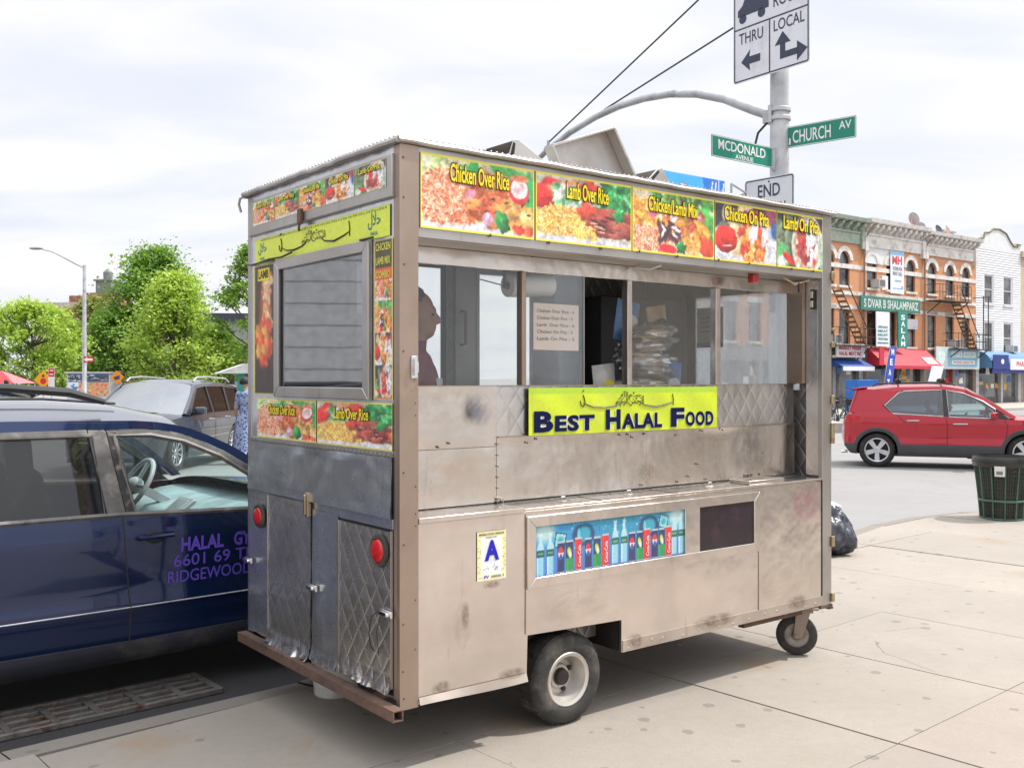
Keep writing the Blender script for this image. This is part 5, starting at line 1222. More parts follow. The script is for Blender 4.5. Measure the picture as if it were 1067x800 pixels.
mb = MB(); mb.box(-.03, .03, .005, .05, -.35, -.31); mb.box(-.03, .03, .005, .05, .2, .24); mb.build('bracket', GALV, so)
# street names
so, sp_ = sign('street_sign', 'green street name sign reading McDonald Avenue on the signal pole', (2.08, 8.906, 3.64), (.7902, .6129), .85, .192, SGREEN, (SWL, .004, .006), .008)
mb = MB(); text(mb, 'MCDONALD', (-.335, YF, -.022), SX, SZ, w=.655, h=.088, offset=.014); text(mb, 'AVENUE', (.02, YF, -.080), SX, SZ, w=.25, h=.042, align='C', offset=.012); mb.build('lettering', SWL, sp_, smooth=0)
mb = MB(); mb.box(.425, .47, -.012, .02, -.11, .10); mb.build('bracket', GALV, so, bev=.003)
so, sp_ = sign('street_sign', 'green street name sign reading Church Av on the signal pole', (2.80, 8.98, 3.833), (.754, -.657), .665, .196, SGREEN, (SWL, .004, .006), .008)
mb = MB(); text(mb, 'CHURCH', (-.265, YF, -.062), SX, SZ, w=.365, h=.118, offset=.012); text(mb, 'AV', (.175, YF, -.005), SX, SZ, w=.115, h=.072, offset=.012); mb.box(-.302, -.285, YF - .0005, YF, -.07, -.01); mb.build('lettering', SWL, sp_, smooth=0)
mb = MB(); mb.box(-.37, -.325, -.012, .02, -.11, .10); mb.build('bracket', GALV, so, bev=.003)
# end school zone
so, sp_ = sign('school_sign', 'white END SCHOOL sign low on the signal pole, half hidden by the trailer roof', (2.372, 9.125, 3.12), (.655, -.755), .535, .67, SWHITE, (SDARK, .008, .010), .03)
mb = MB()
for s_, z_, w_ in (('END', .155, .24), ('SCHOOL', -.02, .42), ('ZONE', -.19, .32)): text(mb, s_, (0, YF, z_), SX, SZ, w=w_, h=.118, align='C', offset=.012)
mb.ball((0, YF, .295), (.010, .003, .010), 8, 5); mb.build('lettering', SDARK, sp_, smooth=0)

# ------------------------------------------------------------------ litter bin and bags
BAGM = M('bin_liner', (.045, .048, .065), .20, var=.2, vs=8, bump=.9, bs=15)
bn = thing('litter_bin', 'green wire street litter bin lined with a black bag near the pavement edge', 'litter bin', (5.60, 11.30, 0))
WIRE = M('wire_green', (.07, .14, .10), .45, .2)
def rb(z): return .222 + .075 * (z / .71) ** 1.3
mb = MB()
for z in (.01, .215, .69): mb.tube([(rb(z) * 1.005 * math.cos(a), rb(z) * 1.005 * math.sin(a), z) for a in np.linspace(0, 2 * math.pi, 33)[:-1]], .011 if z != .215 else .015, 6, closed=True)
for k in range(12):
    a = k * math.pi / 6 + .2; mb.tube([((rb(z) + .004) * math.cos(a), (rb(z) + .004) * math.sin(a), z) for z in (.01, .2, .4, .55, .69)], .009, 6)
mb.build('frame', WIRE, bn)
mb = MB()
for k in range(60):
    a = k * math.pi / 30; mb.tube([((rb(z)) * math.cos(a), (rb(z)) * math.sin(a), z) for z in (.01, .35, .69)], .0032, 4)
for k in range(14):
    z = .03 + k * .048; mb.tube([(rb(z) * math.cos(a), rb(z) * math.sin(a), z) for a in np.linspace(0, 2 * math.pi, 25)[:-1]], .0032, 4, closed=True)
mb.build('mesh', M('wire_dull', (.06, .075, .05), .6, .2), bn)
mb = MB(); mb.grid(lambda a, b: ((rb(b * .7) - .018 + .006 * mnoise.noise((math.cos(a * 6.283) * 3, math.sin(a * 6.283) * 3, b * 4))) * math.cos(a * 6.2832), (rb(b * .7) - .018) * math.sin(a * 6.2832), .02 + b * .69), 40, 10)
mb.grid(lambda a, b: ((rb(.7) + .004 + .018 * math.sin(b * 3.14) + .006 * mnoise.noise((math.cos(a * 6.283) * 4, math.sin(a * 6.283) * 4, b * 3))) * math.cos(a * 6.2832), (rb(.7) + .004 + .018 * math.sin(b * 3.14)) * math.sin(a * 6.2832), .715 - .115 * b), 40, 8)
mb.build('liner', M('liner_brown', (.030, .029, .027), .3, var=.3, vs=7, bump=.4, bs=12), bn, smooth=60)
mb = MB(); mb.lathe([(0, .5), (.12, .52), (.25, .50)], n=16); mb.ball((.05, .03, .53), (.1, .09, .07), 10, 6); mb.build('rubbish', M('rubbish', (.3, .27, .22), .7, var=.5, vs=9), bn)
mb = MB(); mb.grid(lambda a, b: ((rb(.5 + .17 * b) + .022) * math.cos(-2.28 + .36 * a), (rb(.5 + .17 * b) + .022) * math.sin(-2.28 + .36 * a), .50 + .17 * b), 6, 4); lb = mb.build('bin_label', INK_WHITE, bn)
mb = MB(); mb.grid(lambda a, b: ((rb(.52 + .05 * b) + .0245) * math.cos(-2.22 + .22 * a), (rb(.52 + .05 * b) + .0245) * math.sin(-2.22 + .22 * a), .52 + .04 * b), 6, 4); mb.build('print', M('ink_mid', (.25, .25, .24), .6), lb)
def trash(label, loc, s, seed, mat, group=None):
    b = thing('trash_bag', label, 'trash bag', loc, seed, group)
    mb = MB()
    def fn(p):
        a_ = math.atan2(p.y, p.x); k = 1 + .22 * mnoise.noise((p.x * 2 + seed, p.y * 2, p.z * 2)) + .16 * (.5 - abs(mnoise.noise((p.x * 4.5, p.y * 4.5 + seed, p.z * 1.6)))) - .10 * abs(mnoise.noise((p.x * 11, p.y * 11 + seed, p.z * 4)))
        if p.z < -.55: k *= .96
        return k * (1 - .10 * max(0, p.z) ** 2)
    mb.ball((0, 0, s * .46), (s * .52, s * .46, s * .54), 72, 48, fn=fn)
    mb.v = [(x * (1.28 - .62 * z / s), y * (1.28 - .62 * z / s), z) for x, y, z in mb.v]
    mb.v = [(x, y, max(z, .004 + .01 * abs(mnoise.noise((x * 9, y * 9, 1))))) for x, y, z in mb.v]
    mb.build('bag', mat, b, smooth=70)
    mb = MB(); mb.tube([(0, 0, s * .86), (.01 * s, .01, s * .93), (0, .02 * s, s * .97)], [.07 * s, .035 * s, .05 * s], 10); mb.ball((.03 * s, 0, s * 1.0), (.08 * s, .05 * s, .04 * s), 10, 6, fn=lambda p: 1 + .4 * mnoise.noise((p.x * 4, p.y * 4, p.z * 4))); mb.build('knot', mat, b, smooth=70)
    return b
trash('shiny black rubbish bag on the pavement beside the end of the trailer', (2.89, 9.10, 0), .47, 2.0, BAGM, None)
trash('black rubbish bag with white scraps standing right of the litter bin', (6.10, 11.45, 0), .46, 5.0, BAGM)
mb = MB(); mb.ball((0, 0, 0), (.07, .05, .04), 10, 6, fn=lambda p: 1 + .5 * mnoise.noise((p.x * 3, p.y * 3, p.z * 3))); mb.ball((.02, -.02, .07), (.05, .04, .03), 10, 6, fn=lambda p: 1 + .5 * mnoise.noise((p.x * 3, p.y * 3, p.z * 3)))
o = mb.build('paper_scrap', PAPER); o.location = (5.92, 11.22, .05); tag(o, 'crumpled white paper scrap at the foot of the bag beside the bin', 'paper')
# ------------------------------------------------------------------ cars
def itp(tab, x): return float(np.interp(x, [p[0] for p in tab], [p[1] for p in tab]))
def smooth_tab(tab, r=.12):
    xs = np.linspace(tab[0][0], tab[-1][0], 200); ys = np.interp(xs, [p[0] for p in tab], [p[1] for p in tab])
    n = max(1, int(r / (xs[1] - xs[0]))); pad = np.pad(ys, n, mode='edge'); k = np.hanning(2 * n + 3)[1:-1]; k /= k.sum()
    return list(zip(xs, np.convolve(pad, k, 'valid')))
TYRE = M('tyre', (.020, .020, .021), .75, var=.2, dirt=(.05, .047, .043), ds=6); TRIM = M('trim_black', (.022, .022, .024), .45, var=.15)
ALLOY = M('alloy', (.60, .61, .63), .28, .85, .06); CABIN = M('cabin_dark', (.025, .026, .030), .7); SEATM = M('seat_dark', (.035, .035, .04), .8)
class Car:
    """x forward, y left, z up from the road; numbers in metres"""
    def __init__(s, root, P):
        s.r = root; s.P = P; s.W = P['W']
        s.sh = smooth_tab(P['shoulder']); s.hw = smooth_tab(P['half'], .10); s.zl = smooth_tab(P['low'], .06)
    def half(s, x): return itp(s.hw, x)
    def inset(s, z):
        return itp(s.P['section'], z)
    def side(s, x, z):
        zb = itp(s.sh, x); y = s.half(x) - s.inset(min(z, zb))
        if z > zb: y -= s.P['tumble'] * (z - zb) + s.P.get('curl', 0) * (z - zb) ** 2
        return y
    def arch(s, x, extra=0.):
        z = itp(s.zl, x)
        for xc in s.P['axles']:
            R_ = s.P['arch'] + extra; d = R_ * R_ - (x - xc) ** 2
            if d > 0: z = max(z, s.P['tyre'] + math.sqrt(d))
        return z
    def build(s, paint, clad=None, N=130, M_=22):
        P = s.P; x0, x1 = P['x0'], P['x1']
        xs = sorted(set([x0 + (x1 - x0) * i / N for i in range(N + 1)] + [xc + P['arch'] * math.cos(a) for xc in P['axles'] for a in np.linspace(0, math.pi, 19)]))
        xs = [x for x in xs if x0 <= x <= x1]
        def col(x, sg):
            zlo, zs = s.arch(x), itp(s.sh, x); out = []
            for j in range(M_ + 1):
                z = zlo + (zs - zlo) * j / M_; out.append((x, sg * s.side(x, z), z))
            return out
        mb = MB()
        for sg in (-1, 1):
            vs = []; [vs.extend(col(x, sg)) for x in xs]; n = M_ + 1; fs = []
            for i in range(len(xs) - 1):
                for j in range(M_):
                    q = (i * n + j, (i + 1) * n + j, (i + 1) * n + j + 1, i * n + j + 1); fs.append(q if sg < 0 else q[::-1])
            mb.add(vs, fs)
        # bonnet / tail decks (outside the cabin) and the end faces
        g0, g1 = P['cabin']
        K = 14
        for a, b in ((x0, g0), (g1, x1)):
            xx = [x for x in xs if a - 1e-6 <= x <= b + 1e-6]
            if len(xx) < 2: continue
            vs = []
            for x in xx:
                zs = itp(s.sh, x); w_ = s.side(x, zs); cr = P.get('crown', .06)
                for k in range(K + 1):
                    y = -1 + 2 * k / K; vs.append((x, y * w_, zs + cr * (1 - abs(y) ** 3.2)))
            n = K + 1; mb.add(vs, [(i * n + k, (i + 1) * n + k, (i + 1) * n + k + 1, i * n + k + 1) for i in range(len(xx) - 1) for k in range(K)])
        for x, rev in ((x0, 0), (x1, 1)):
            zs = itp(s.sh, x); zlo = itp(s.zl, x); cr = P.get('crown', .06); vs = []; n = K + 1; bul = (.10 if rev else -.07)
            for j in range(9):
                z = zlo + (zs - zlo) * j / 8; w_ = s.side(x, z)
                for k in range(n):
                    y = -1 + 2 * k / K; edge = (1 - abs(y) ** 4) * math.sin(math.pi * min(1, j / 8 * .9 + .1)) if j < 8 else 0
                    vs.append((x + bul * edge, y * w_, z + (cr * (1 - abs(y) ** 3.2) * j / 8)))
            fs = [(j * n + k, j * n + k + 1, (j + 1) * n + k + 1, (j + 1) * n + k) for j in range(8) for k in range(K)]
            mb.add(vs, [f if rev else f[::-1] for f in fs])
        body = mb.build('body', paint, s.r, smooth=62); s.body = body
        if clad:
            mb = MB(); zc = P['clad']
            for sg in (-1, 1):
                vs = []
                for x in xs:
                    lo = s.arch(x) - .012; hi = max(zc, min(s.arch(x, .075), itp(s.sh, x) - .05))
                    for j in range(6):
                        z = lo + (hi - lo) * j / 5; vs.append((x, sg * (s.side(x, z) + (.012 if 0 < j < 5 else .0)), z))
                fs = []
                for i in range(len(xs) - 1):
                    for j in range(5):
                        q = (i * 6 + j, (i + 1) * 6 + j, (i + 1) * 6 + j + 1, i * 6 + j + 1); fs.append(q if sg < 0 else q[::-1])
                mb.add(vs, fs)
            mb.build('cladding', clad, s.r, smooth=40)
        # roof
        rt = smooth_tab(P['roof'], .12); rx0, rx1 = P['roof'][0][0], P['roof'][-1][0]
        def edge(x): return s.side(x, itp(P['rail'], x))
        mb = MB(); K = 16
        def rf(a, b):
            x = rx0 + (rx1 - rx0) * a; y = -1 + 2 * b; ze = itp(P['rail'], x); zt = itp(rt, x); w_ = edge(x)
            return (x, y * w_, ze + (zt - ze) * (1 - abs(y) ** 3.4) ** .9)
        mb.grid(rf, 30, K); mb.grid(lambda a, b: tuple(Vector(rf(a, b)) - Vector((0, 0, .03))), 30, K, flip=True)
        s.roof = mb.build('roof', P.get('roofmat', paint), s.r, smooth=50)
        # screens
        gm = P['glass']
        for nm, (xb, zb_, inb), (xt, inn) in (('windscreen', P['ws'], (P['roof'][-1][0], .06)), ('rear_screen', P['rs'], (P['roof'][0][0], .06))):
            zt = itp(P['rail'], xt); wt = edge(xt) - .035; wb = s.half(xb) - inb; ctop = itp(rt, xt)
            def gf(a, b):
                y = -1 + 2 * a; w_ = wb + (wt - wb) * b; bow = (.10 if nm == 'windscreen' else -.06) * (1 - y * y)
                zt2 = zt + (ctop - zt) * (1 - abs(y) ** 3.4) ** .9
                return (xb + (xt - xb) * b + bow * (1 - b * .6), y * w_, zb_ + (zt2 - zb_) * b + .02 * math.sin(b * 3.14))
            mb = MB(); mb.grid(gf, 16, 8, flip=(nm == 'windscreen')); mb.build(nm, P.get('wsglass', gm) if nm == 'windscreen' else P.get('rsglass', gm), s.r, smooth=60)
            # painted posts at the sides of the screen
            for sg in ((-1, 1) if not (nm == 'windscreen' and P.get('noposts')) else ()):
                mb = MB(); a, b = Vector((xb, sg * (wb + .03), zb_ - .01)), Vector((xt, sg * (wt + .028), zt))
                mb.tube([a + (b - a) * t_ for t_ in (0, .33, .66, 1)], [.05, .042, .036, .034], 8)
                mb.build('screen_pillar', paint, s.r)
        # side panels between the windows, window sheets
        for nm, mat_, pts, th in P['pillars']:
            for sg in (-1, 1):
                mb = MB(); f = lambda a, b, d: (a, sg * (s.side(a, b) - d), b)
                if isinstance(pts, tuple):      # lower and upper edge of a long curved strip
                    lo, hi = pts; n = len(lo); ring = []
                    for (a, b), (c_, d_) in zip(lo, hi): ring += [f(a, b, 0), f(c_, d_, 0), f(c_, d_, th), f(a, b, th)]
                    fs = [(0, 1, 2, 3), tuple(4 * n - 4 + k for k in (3, 2, 1, 0))]
                    for i in range(n - 1):
                        for k in range(4): fs.append((4 * i + k, 4 * i + 4 + k, 4 * i + 4 + (k + 1) % 4, 4 * i + (k + 1) % 4))
                    mb.add(ring, fs if sg > 0 else [q[::-1] for q in fs]); mb.build(nm, mat_, s.r, smooth=50); continue
                mb.prism(pts if sg < 0 else pts[::-1], f, 0.0, th); mb.build(nm, mat_, s.r, bev=.003)
        for pts, mat_ in P['windows']:
            for sg in (-1, 1):
                mb = MB(); mb.add([(a, sg * (s.side(a, b) - .012), b) for a, b in (pts if sg < 0 else pts[::-1])], [tuple(range(len(pts)))])
                wd = mb.build('side_window', mat_, s.r, smooth=0)
                mb = MB(); mb.tube([(a, sg * (s.side(a, b) - .004), b) for a, b in pts], P.get('seal', .011), 6, closed=True); mb.build('seal', P.get('sealmat', TRIM), wd)
        # wheels and arch liners
        for xc in P['axles']:
            for sg in (-1, 1):
                yo = s.half(xc) - s.inset(P['tyre']) - .015; R_ = P['tyre']; wd = .225; c = (xc, sg * (yo - wd / 2), R_); ax = (0, sg, 0); h = wd / 2; rim = P['rim']
                mb = MB(); mb.lathe([(rim - .005, h * .55), (rim, h * .86), (rim + .02, h * .97), (R_ * .84, h), (R_ * .94, h * .86), (R_, h * .6), (R_, -h * .6), (R_ * .94, -h * .86), (R_ * .8, -h), (rim, -h * .8)], c, ax, 40); wo = mb.build('wheel', TYRE, s.r)
                mb = MB(); mb.lathe([(rim + .004, h * .88), (rim - .006, h * .93), (rim - .022, h * .84), (rim - .03, h * .2), (rim - .03, -h * .6)], c, ax, 36)
                sp = P.get('spokes', 5); cV = Vector(c) + Vector(ax) * h * .70
                for k in range(sp):
                    a = 2 * math.pi * k / sp + P.get('phase', .3); d = Vector((math.cos(a), 0, math.sin(a))); tn = Vector((-math.sin(a), 0, math.cos(a)))
                    for da in P.get('split', (0,)):
                        d2 = (d + tn * da).normalized(); w0 = P.get('spw', .075); q0 = cV + d * .03; q1 = cV + d2 * (rim - .012) + Vector(ax) * h * .12
                        t2 = Vector(ax).cross(d2); vs = []
                        for q, w_ in ((q0, w0 * .75), (q1, w0)):
                            for e, f_ in ((-1, 0), (1, 0), (1, -.03), (-1, -.03)): vs.append(q + t2 * e * w_ / 2 + Vector(ax) * f_)
                        mb.add(vs, [(0, 1, 2, 3), (7, 6, 5, 4), (0, 4, 5, 1), (1, 5, 6, 2), (2, 6, 7, 3), (3, 7, 4, 0)])
                mb.lathe([(.075, h * .55), (.07, h * .76), (.035, h * .80), (0, h * .80)], c, ax, 20); mb.build('rim', ALLOY, wo, bev=.003)
                mb = MB(); mb.lathe([(0, h * .1), (rim - .035, h * .1)], c, ax, 24); mb.build('brake_disc', CABIN, wo)
        mb = MB()
        for xc in P['axles']:
            for sg in (-1, 1):
                vs = []; n = 17
                for dy in (.008, .38):
                    for a in np.linspace(-.25, math.pi + .25, n): 
                        x = xc + (P['arch'] + .004) * math.cos(a); vs.append((x, sg * (s.half(xc) - s.inset(.4) - dy), max(P['tyre'] + (P['arch'] + .004) * math.sin(a), .15)))
                mb.add(vs, [(i, i + 1, n + i + 1, n + i) for i in range(n - 1)] + [tuple(range(n, 2 * n))])
        mb.box(x0 + .35, x1 - .35, -s.W / 2 + .14, s.W / 2 - .14, .24, .30)
        mb.build('underbody', CABIN, s.r)
    def seam(s, lines, mat=None, r=.0055, sides=(-1, 1), name='door_gap'):
        mb = MB()
        for pts in lines:
            for sg in sides:
                dn = []
                for i in range(len(pts) - 1):
                    for k in range(8): dn.append((pts[i][0] + (pts[i + 1][0] - pts[i][0]) * k / 8, pts[i][1] + (pts[i + 1][1] - pts[i][1]) * k / 8))
                dn.append(pts[-1]); mb.tube([(a, sg * (s.side(a, b) - .0015), b) for a, b in dn], r, 5)
        return mb.build(name, mat or CABIN, s.r)
    def handle(s, xa, xb, z, mat, cup=True):
        for sg in (-1, 1):
            mb = MB(); y = lambda x, d: sg * (s.side(x, z) + d)
            mb.tube([(xa, y(xa, -.005), z), (xa + .012, y(xa, .028), z), (xb - .012, y(xb, .030), z + .004), (xb, y(xb, -.005), z + .004)], [.012, .014, .014, .012], 8)
            h = mb.build('door_handle', mat, s.r)
            if cup: mb = MB(); mb.ball(((xa + xb) / 2, y((xa + xb) / 2, 0), z - .004), (.055, .006, .035), 14, 8); mb.build('cup', CABIN, h)
    def mirror(s, x, z, mat, sides=(-1, 1), sz=(.09, .11, .075)):
        for sg in sides:
            y = sg * (s.side(x, z) + .13); mb = MB(); mb.ball((x, y, z), sz, 16, 10, fn=lambda p: .78 / max(abs(p.x) ** 5 + abs(p.y) ** 5 + abs(p.z) ** 5, .03) ** .2); mb.tube([(x + .02, sg * (s.side(x, z) - .02), z - .03), (x + .01, y, z - .05)], .022, 8); m_ = mb.build('wing_mirror', mat, s.r)
            mb = MB(); mb.obox((x - sz[0] * .80, y, z), ((1, 0, 0), (0, 1, 0), (0, 0, 1)), (.01, sz[1] * 1.4, sz[2] * 1.3)); mb.build('mirror_glass', CHR, m_)
    def interior(s, xs_seat, light, wheel=True, wheel_side=1):
        P = s.P; zf = .38
        for x in xs_seat:
            for y in (-.37, .37):
                mb = MB(); mb.ball((x + .02, y, zf + .22), (.27, .25, .11), 16, 8); 
                mb.grid(lambda a, b: (0, 0, 0), 1, 1) if False else None
                for q in range(5): mb.ball((x - .20 - .035 * q, y, zf + .30 + .11 * q), (.075, .245 - .012 * q, .10), 16, 8)
                st = mb.build('seat', light, s.r, smooth=60)
                mb = MB(); mb.ball((x - .40, y, zf + .93), (.05, .13, .085), 14, 8); mb.build('headrest', light, st, smooth=60)
            
        xd = P['cabin'][1] - .25 + P.get('dash', 0)
        mb = MB(); zd = itp(s.sh, P['cabin'][1]) - .01; kf = .42 - P.get('dash', 0); ins_ = [(-.44, -.34), (-.46, -.16), (-.40, -.09), (-.25, -.06), (-.12, -.03), (kf * .5, -.01), (kf, .0)]
        mb.grid(lambda a, b: (xd + itp([(k / 6, q[0]) for k, q in enumerate(ins_)], b), (-1 + 2 * a) * (s.W / 2 - .10), zd + itp([(k / 6, q[1]) for k, q in enumerate(ins_)], b) + .015 * math.sin(a * 9) * (1 - b)), 24, 18); mb.box(xd - .40, xd + .15, -s.W / 2 + .15, s.W / 2 - .15, .40, .70)
        mb.build('dashboard', P.get('dashmat', CABIN), s.r, smooth=50)
        if wheel:
            c = Vector((xd - .48, .37 * wheel_side, 1.0 if P.get('dash') else .97)); n = Vector((-.85, 0, .52)); u_ = Vector((0, 1, 0)); v_ = n.cross(u_)
            mb = MB(); mb.tube([c + (u_ * math.cos(a) + v_ * math.sin(a)) * .185 for a in np.linspace(0, 2 * math.pi, 25)[:-1]], .016, 8, closed=True); mb.bar(c - u_ * .17, c + u_ * .17, .03, .02); mb.bar(c, c - v_ * .17, .03, .02); mb.ball(tuple(c), .055, 12, 8); mb.bar(c, c - n * .3, .05)
            mb.build('steering_wheel', P.get('wheelmat', CABIN), s.r)
def paint(name, col, rough=.28, metal=.35, dirt=None, coat=.8, bump=0.):
    m = M(name, col, rough, metal, .06, 1.5, coat=coat, dirt=dirt, ds=2.5); return m

# dark blue people carrier at the kerb ------------------------------------------
NAVY = paint('paint_navy', (.004, .019, .080), .16, .45)
dS = Vector((.755, .656, 0)); nS = Vector((-.656, .755, 0)); Wb = 1.95
cen = Vector((-2.02, 5.15, 0)) + nS * (Wb / 2 - .03)
blue = thing('parked_car', 'dark blue SUV with purple door lettering parked at the kerb left of the trailer', 'car', (cen.x, cen.y, ROAD), math.atan2(dS.y, dS.x))
GPRIV = M_glass('privacy_glass', (.16, .155, .15), .05, .02, power=.3); GCLR = M_glass('door_glass', (.86, .95, .93), .03, .02, power=.25)
GREYT = M('trim_grey', (.13, .125, .12), .5, var=.3, vs=12, dirt=(.26, .25, .23), ds=8)
PEEL = M('trim_peeling', (.025, .025, .027), .5, var=.2, dirt=(.30, .26, .23), ds=14)
PB = dict(W=Wb, x0=-2.75, x1=2.12, axles=(-1.50, 1.22), tyre=.36, arch=.41, rim=.22, tumble=.27, curl=.05, cabin=(-2.55, 1.0), crown=.07, glass=GCLR, roofmat=paint('paint_faded', (.15, .16, .19), .22, .6),  # paler roof: the sky's reflection put into its colour
    shoulder=[(-2.75, .95), (-2.6, 1.0), (-1, 1.0), (0, .985), (.72, .955), (1.0, .96), (1.4, .93), (1.9, .82), (2.12, .68)],
    half=[(-2.75, .80), (-2.62, .90), (-2.2, .955), (0, .975), (1.2, .965), (1.7, .91), (1.95, .80), (2.12, .62)],
    low=[(-2.75, .40), (-2.4, .26), (-1.9, .22), (1.6, .22), (1.9, .24), (2.12, .32)],
    section=[(.20, .085), (.26, .05), (.33, .032), (.46, .020), (.505, .006), (.53, .012), (.60, .020), (.72, .012), (.86, .006), (.95, .016), (1.02, .03)],
    rail=[(-2.45, 1.44), (-1.6, 1.475), (-.6, 1.475), (.1, 1.462), (.40, 1.425), (.60, 1.32), (.95, 1.08)], roof=[(-2.40, 1.53), (-1.2, 1.605), (-.3, 1.595), (.12, 1.56), (.34, 1.50)],
    ws=(1.02, .985, .16), rs=(-2.62, 1.0, .10), noposts=True, dash=.27, dashmat=M('dash_grey', (.25, .33, .34), .6, var=.3, vs=5), wheelmat=M('wheel_grey', (.35, .36, .38), .4), seal=.014, sealmat=GREYT,
    pillars=[('window_frame', GREYT, [(-.085, .985), (.010, .982), (-.055, 1.425), (-.145, 1.43)], .05), ('door_pillar', PEEL, [(.012, .980), (.070, .978), (.0, 1.415), (-.053, 1.424)], .055),
             ('window_frame', GREYT, [(-1.25, 1.405), (-.145, 1.400), (-.150, 1.432), (-1.25, 1.44)], .04), ('window_frame', GREYT, ([(-.04, 1.396), (.10, 1.396), (.19, 1.390), (.28, 1.374), (.36, 1.350), (.46, 1.308), (.56, 1.258), (.68, 1.182), (.84, 1.06)], [(-.05, 1.425), (.10, 1.425), (.20, 1.420), (.295, 1.405), (.378, 1.382), (.485, 1.338), (.59, 1.286), (.715, 1.208), (.89, 1.075)]), .04),
             ('roof_side', NAVY, ([(-2.45, 1.425), (-1.4, 1.431), (-.3, 1.431), (.10, 1.428), (.20, 1.423), (.297, 1.408), (.38, 1.385), (.488, 1.341), (.593, 1.289), (.718, 1.211), (.90, 1.075), (1.0, .99)], [(-2.45, 1.455), (-1.4, 1.484), (-.5, 1.484), (.10, 1.472), (.22, 1.462), (.325, 1.443), (.415, 1.418), (.525, 1.372), (.635, 1.318), (.765, 1.236), (.955, 1.09), (1.06, 1.0)]), .05),
             ('rear_pillar', NAVY, [(-2.62, 1.0), (-2.15, 1.0), (-2.2, 1.43), (-2.45, 1.43)], .05), ('rear_pillar', GREYT, [(-1.33, .998), (-1.25, .998), (-1.22, 1.43), (-1.33, 1.43)], .05), ('mirror_base', TRIM, [(.72, .957), (.98, .965), (.74, 1.15)], .03)],
    windows=[([(-1.25, 1.0), (-.095, .992), (-.128, 1.40), (-1.22, 1.405)], GPRIV), ([(.058, .985), (.725, .962), (.725, 1.15), (.56, 1.262), (.36, 1.352), (.18, 1.392), (-.012, 1.396)], GCLR), ([(-2.15, 1.01), (-1.33, 1.005), (-1.33, 1.41), (-2.2, 1.41)], GPRIV)])
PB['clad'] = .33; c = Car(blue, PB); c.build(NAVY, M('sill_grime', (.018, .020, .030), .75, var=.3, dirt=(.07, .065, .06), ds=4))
c.seam([[(.028, .30), (.027, .50), (.0, .80), (-.012, .975)], [(-1.08, .60), (-1.10, .97)], [(1.02, .45), (1.0, .93)], [(-1.0, .33), (.1, .325), (.95, .33)]])
c.seam([[(-2.4, .512), (.95, .505)]], M('trim_bright', (.50, .50, .54), .3, .6), .0045, name='trim_strip')
c.seam([[(-1.3, 1.000), (-.02, .992), (.72, .962)]], GREYT, .014, name='belt_strip')
c.handle(.055, .255, .865, NAVY); c.handle(-1.0, -.80, .885, NAVY); c.mirror(.88, 1.03, NAVY)
c.interior((.02, -1.15), M('seat_grey', (.10, .105, .11), .8, bump=.2))
for y in (-.70, .70):
    mb = MB(); mb.tube([(-2.2, y, 1.555), (-2.05, y, 1.615), (-1.0, y, 1.655), (-.5, y, 1.650), (-.2, y, 1.625), (-.02, y, 1.572)], [.02, .022, .022, .022, .024, .016], 8); mb.build('roof_rail', TRIM, blue)
for y in (-.58, .58):
    mb = MB(); mb.tube([(-2.2, y, 1.572), (-1.2, y, 1.602), (-.3, y, 1.590), (.08, y, 1.560)], .007, 5); mb.build('roof_groove', CABIN, blue)
PURP = M('ink_purple', (.13, .075, .55), .5, var=.05)
for s_, x_, z_, w_, h_ in (('HALAL', .295, .765, .245, .078), ('GYRO', .600, .765, .20, .078), ('6601 69 Th ST', .255, .685, .60, .066), ('RIDGEWOOD NY', .225, .600, .62, .066)):
    mb = MB(); text(mb, s_, (x_, 0, z_), SX, SZ, w=w_, h=h_, offset=.035 if z_ > .7 else .008); mb.v = [(x, -(c.side(x, z) + .0025), z) for x, y, z in mb.v]; mb.build('lettering', PURP, blue, smooth=0)
# blanket, bag on the seats, central screen
mb = MB(); mb.ball((.20, -.33, .72), (.30, .24, .20), 20, 12, fn=lambda p: 1 + .2 * mnoise.noise((p.x * 2.5, p.y * 2.5, p.z * 2.5))); o = mb.build('coat', M('dark_cloth', (.03, .034, .034), .9, bump=.4, bs=30)); o.location = blue.location; o.rotation_euler = blue.rotation_euler; tag(o, 'dark cloth heap lying on the front seat inside the blue car', 'coat')
mb = MB(); mb.obox((.60, -.10, .86), ((.8, 0, .6), (0, 1, 0), (-.6, 0, .8)), (.26, .22, .03)); mb.obox((.605, -.10, .865), ((.8, 0, .6), (0, 1, 0), (-.6, 0, .8)), (.21, .16, .036)); mb.build('console', M('console_silver', (.30, .31, .32), .4, .4), blue, bev=.01)

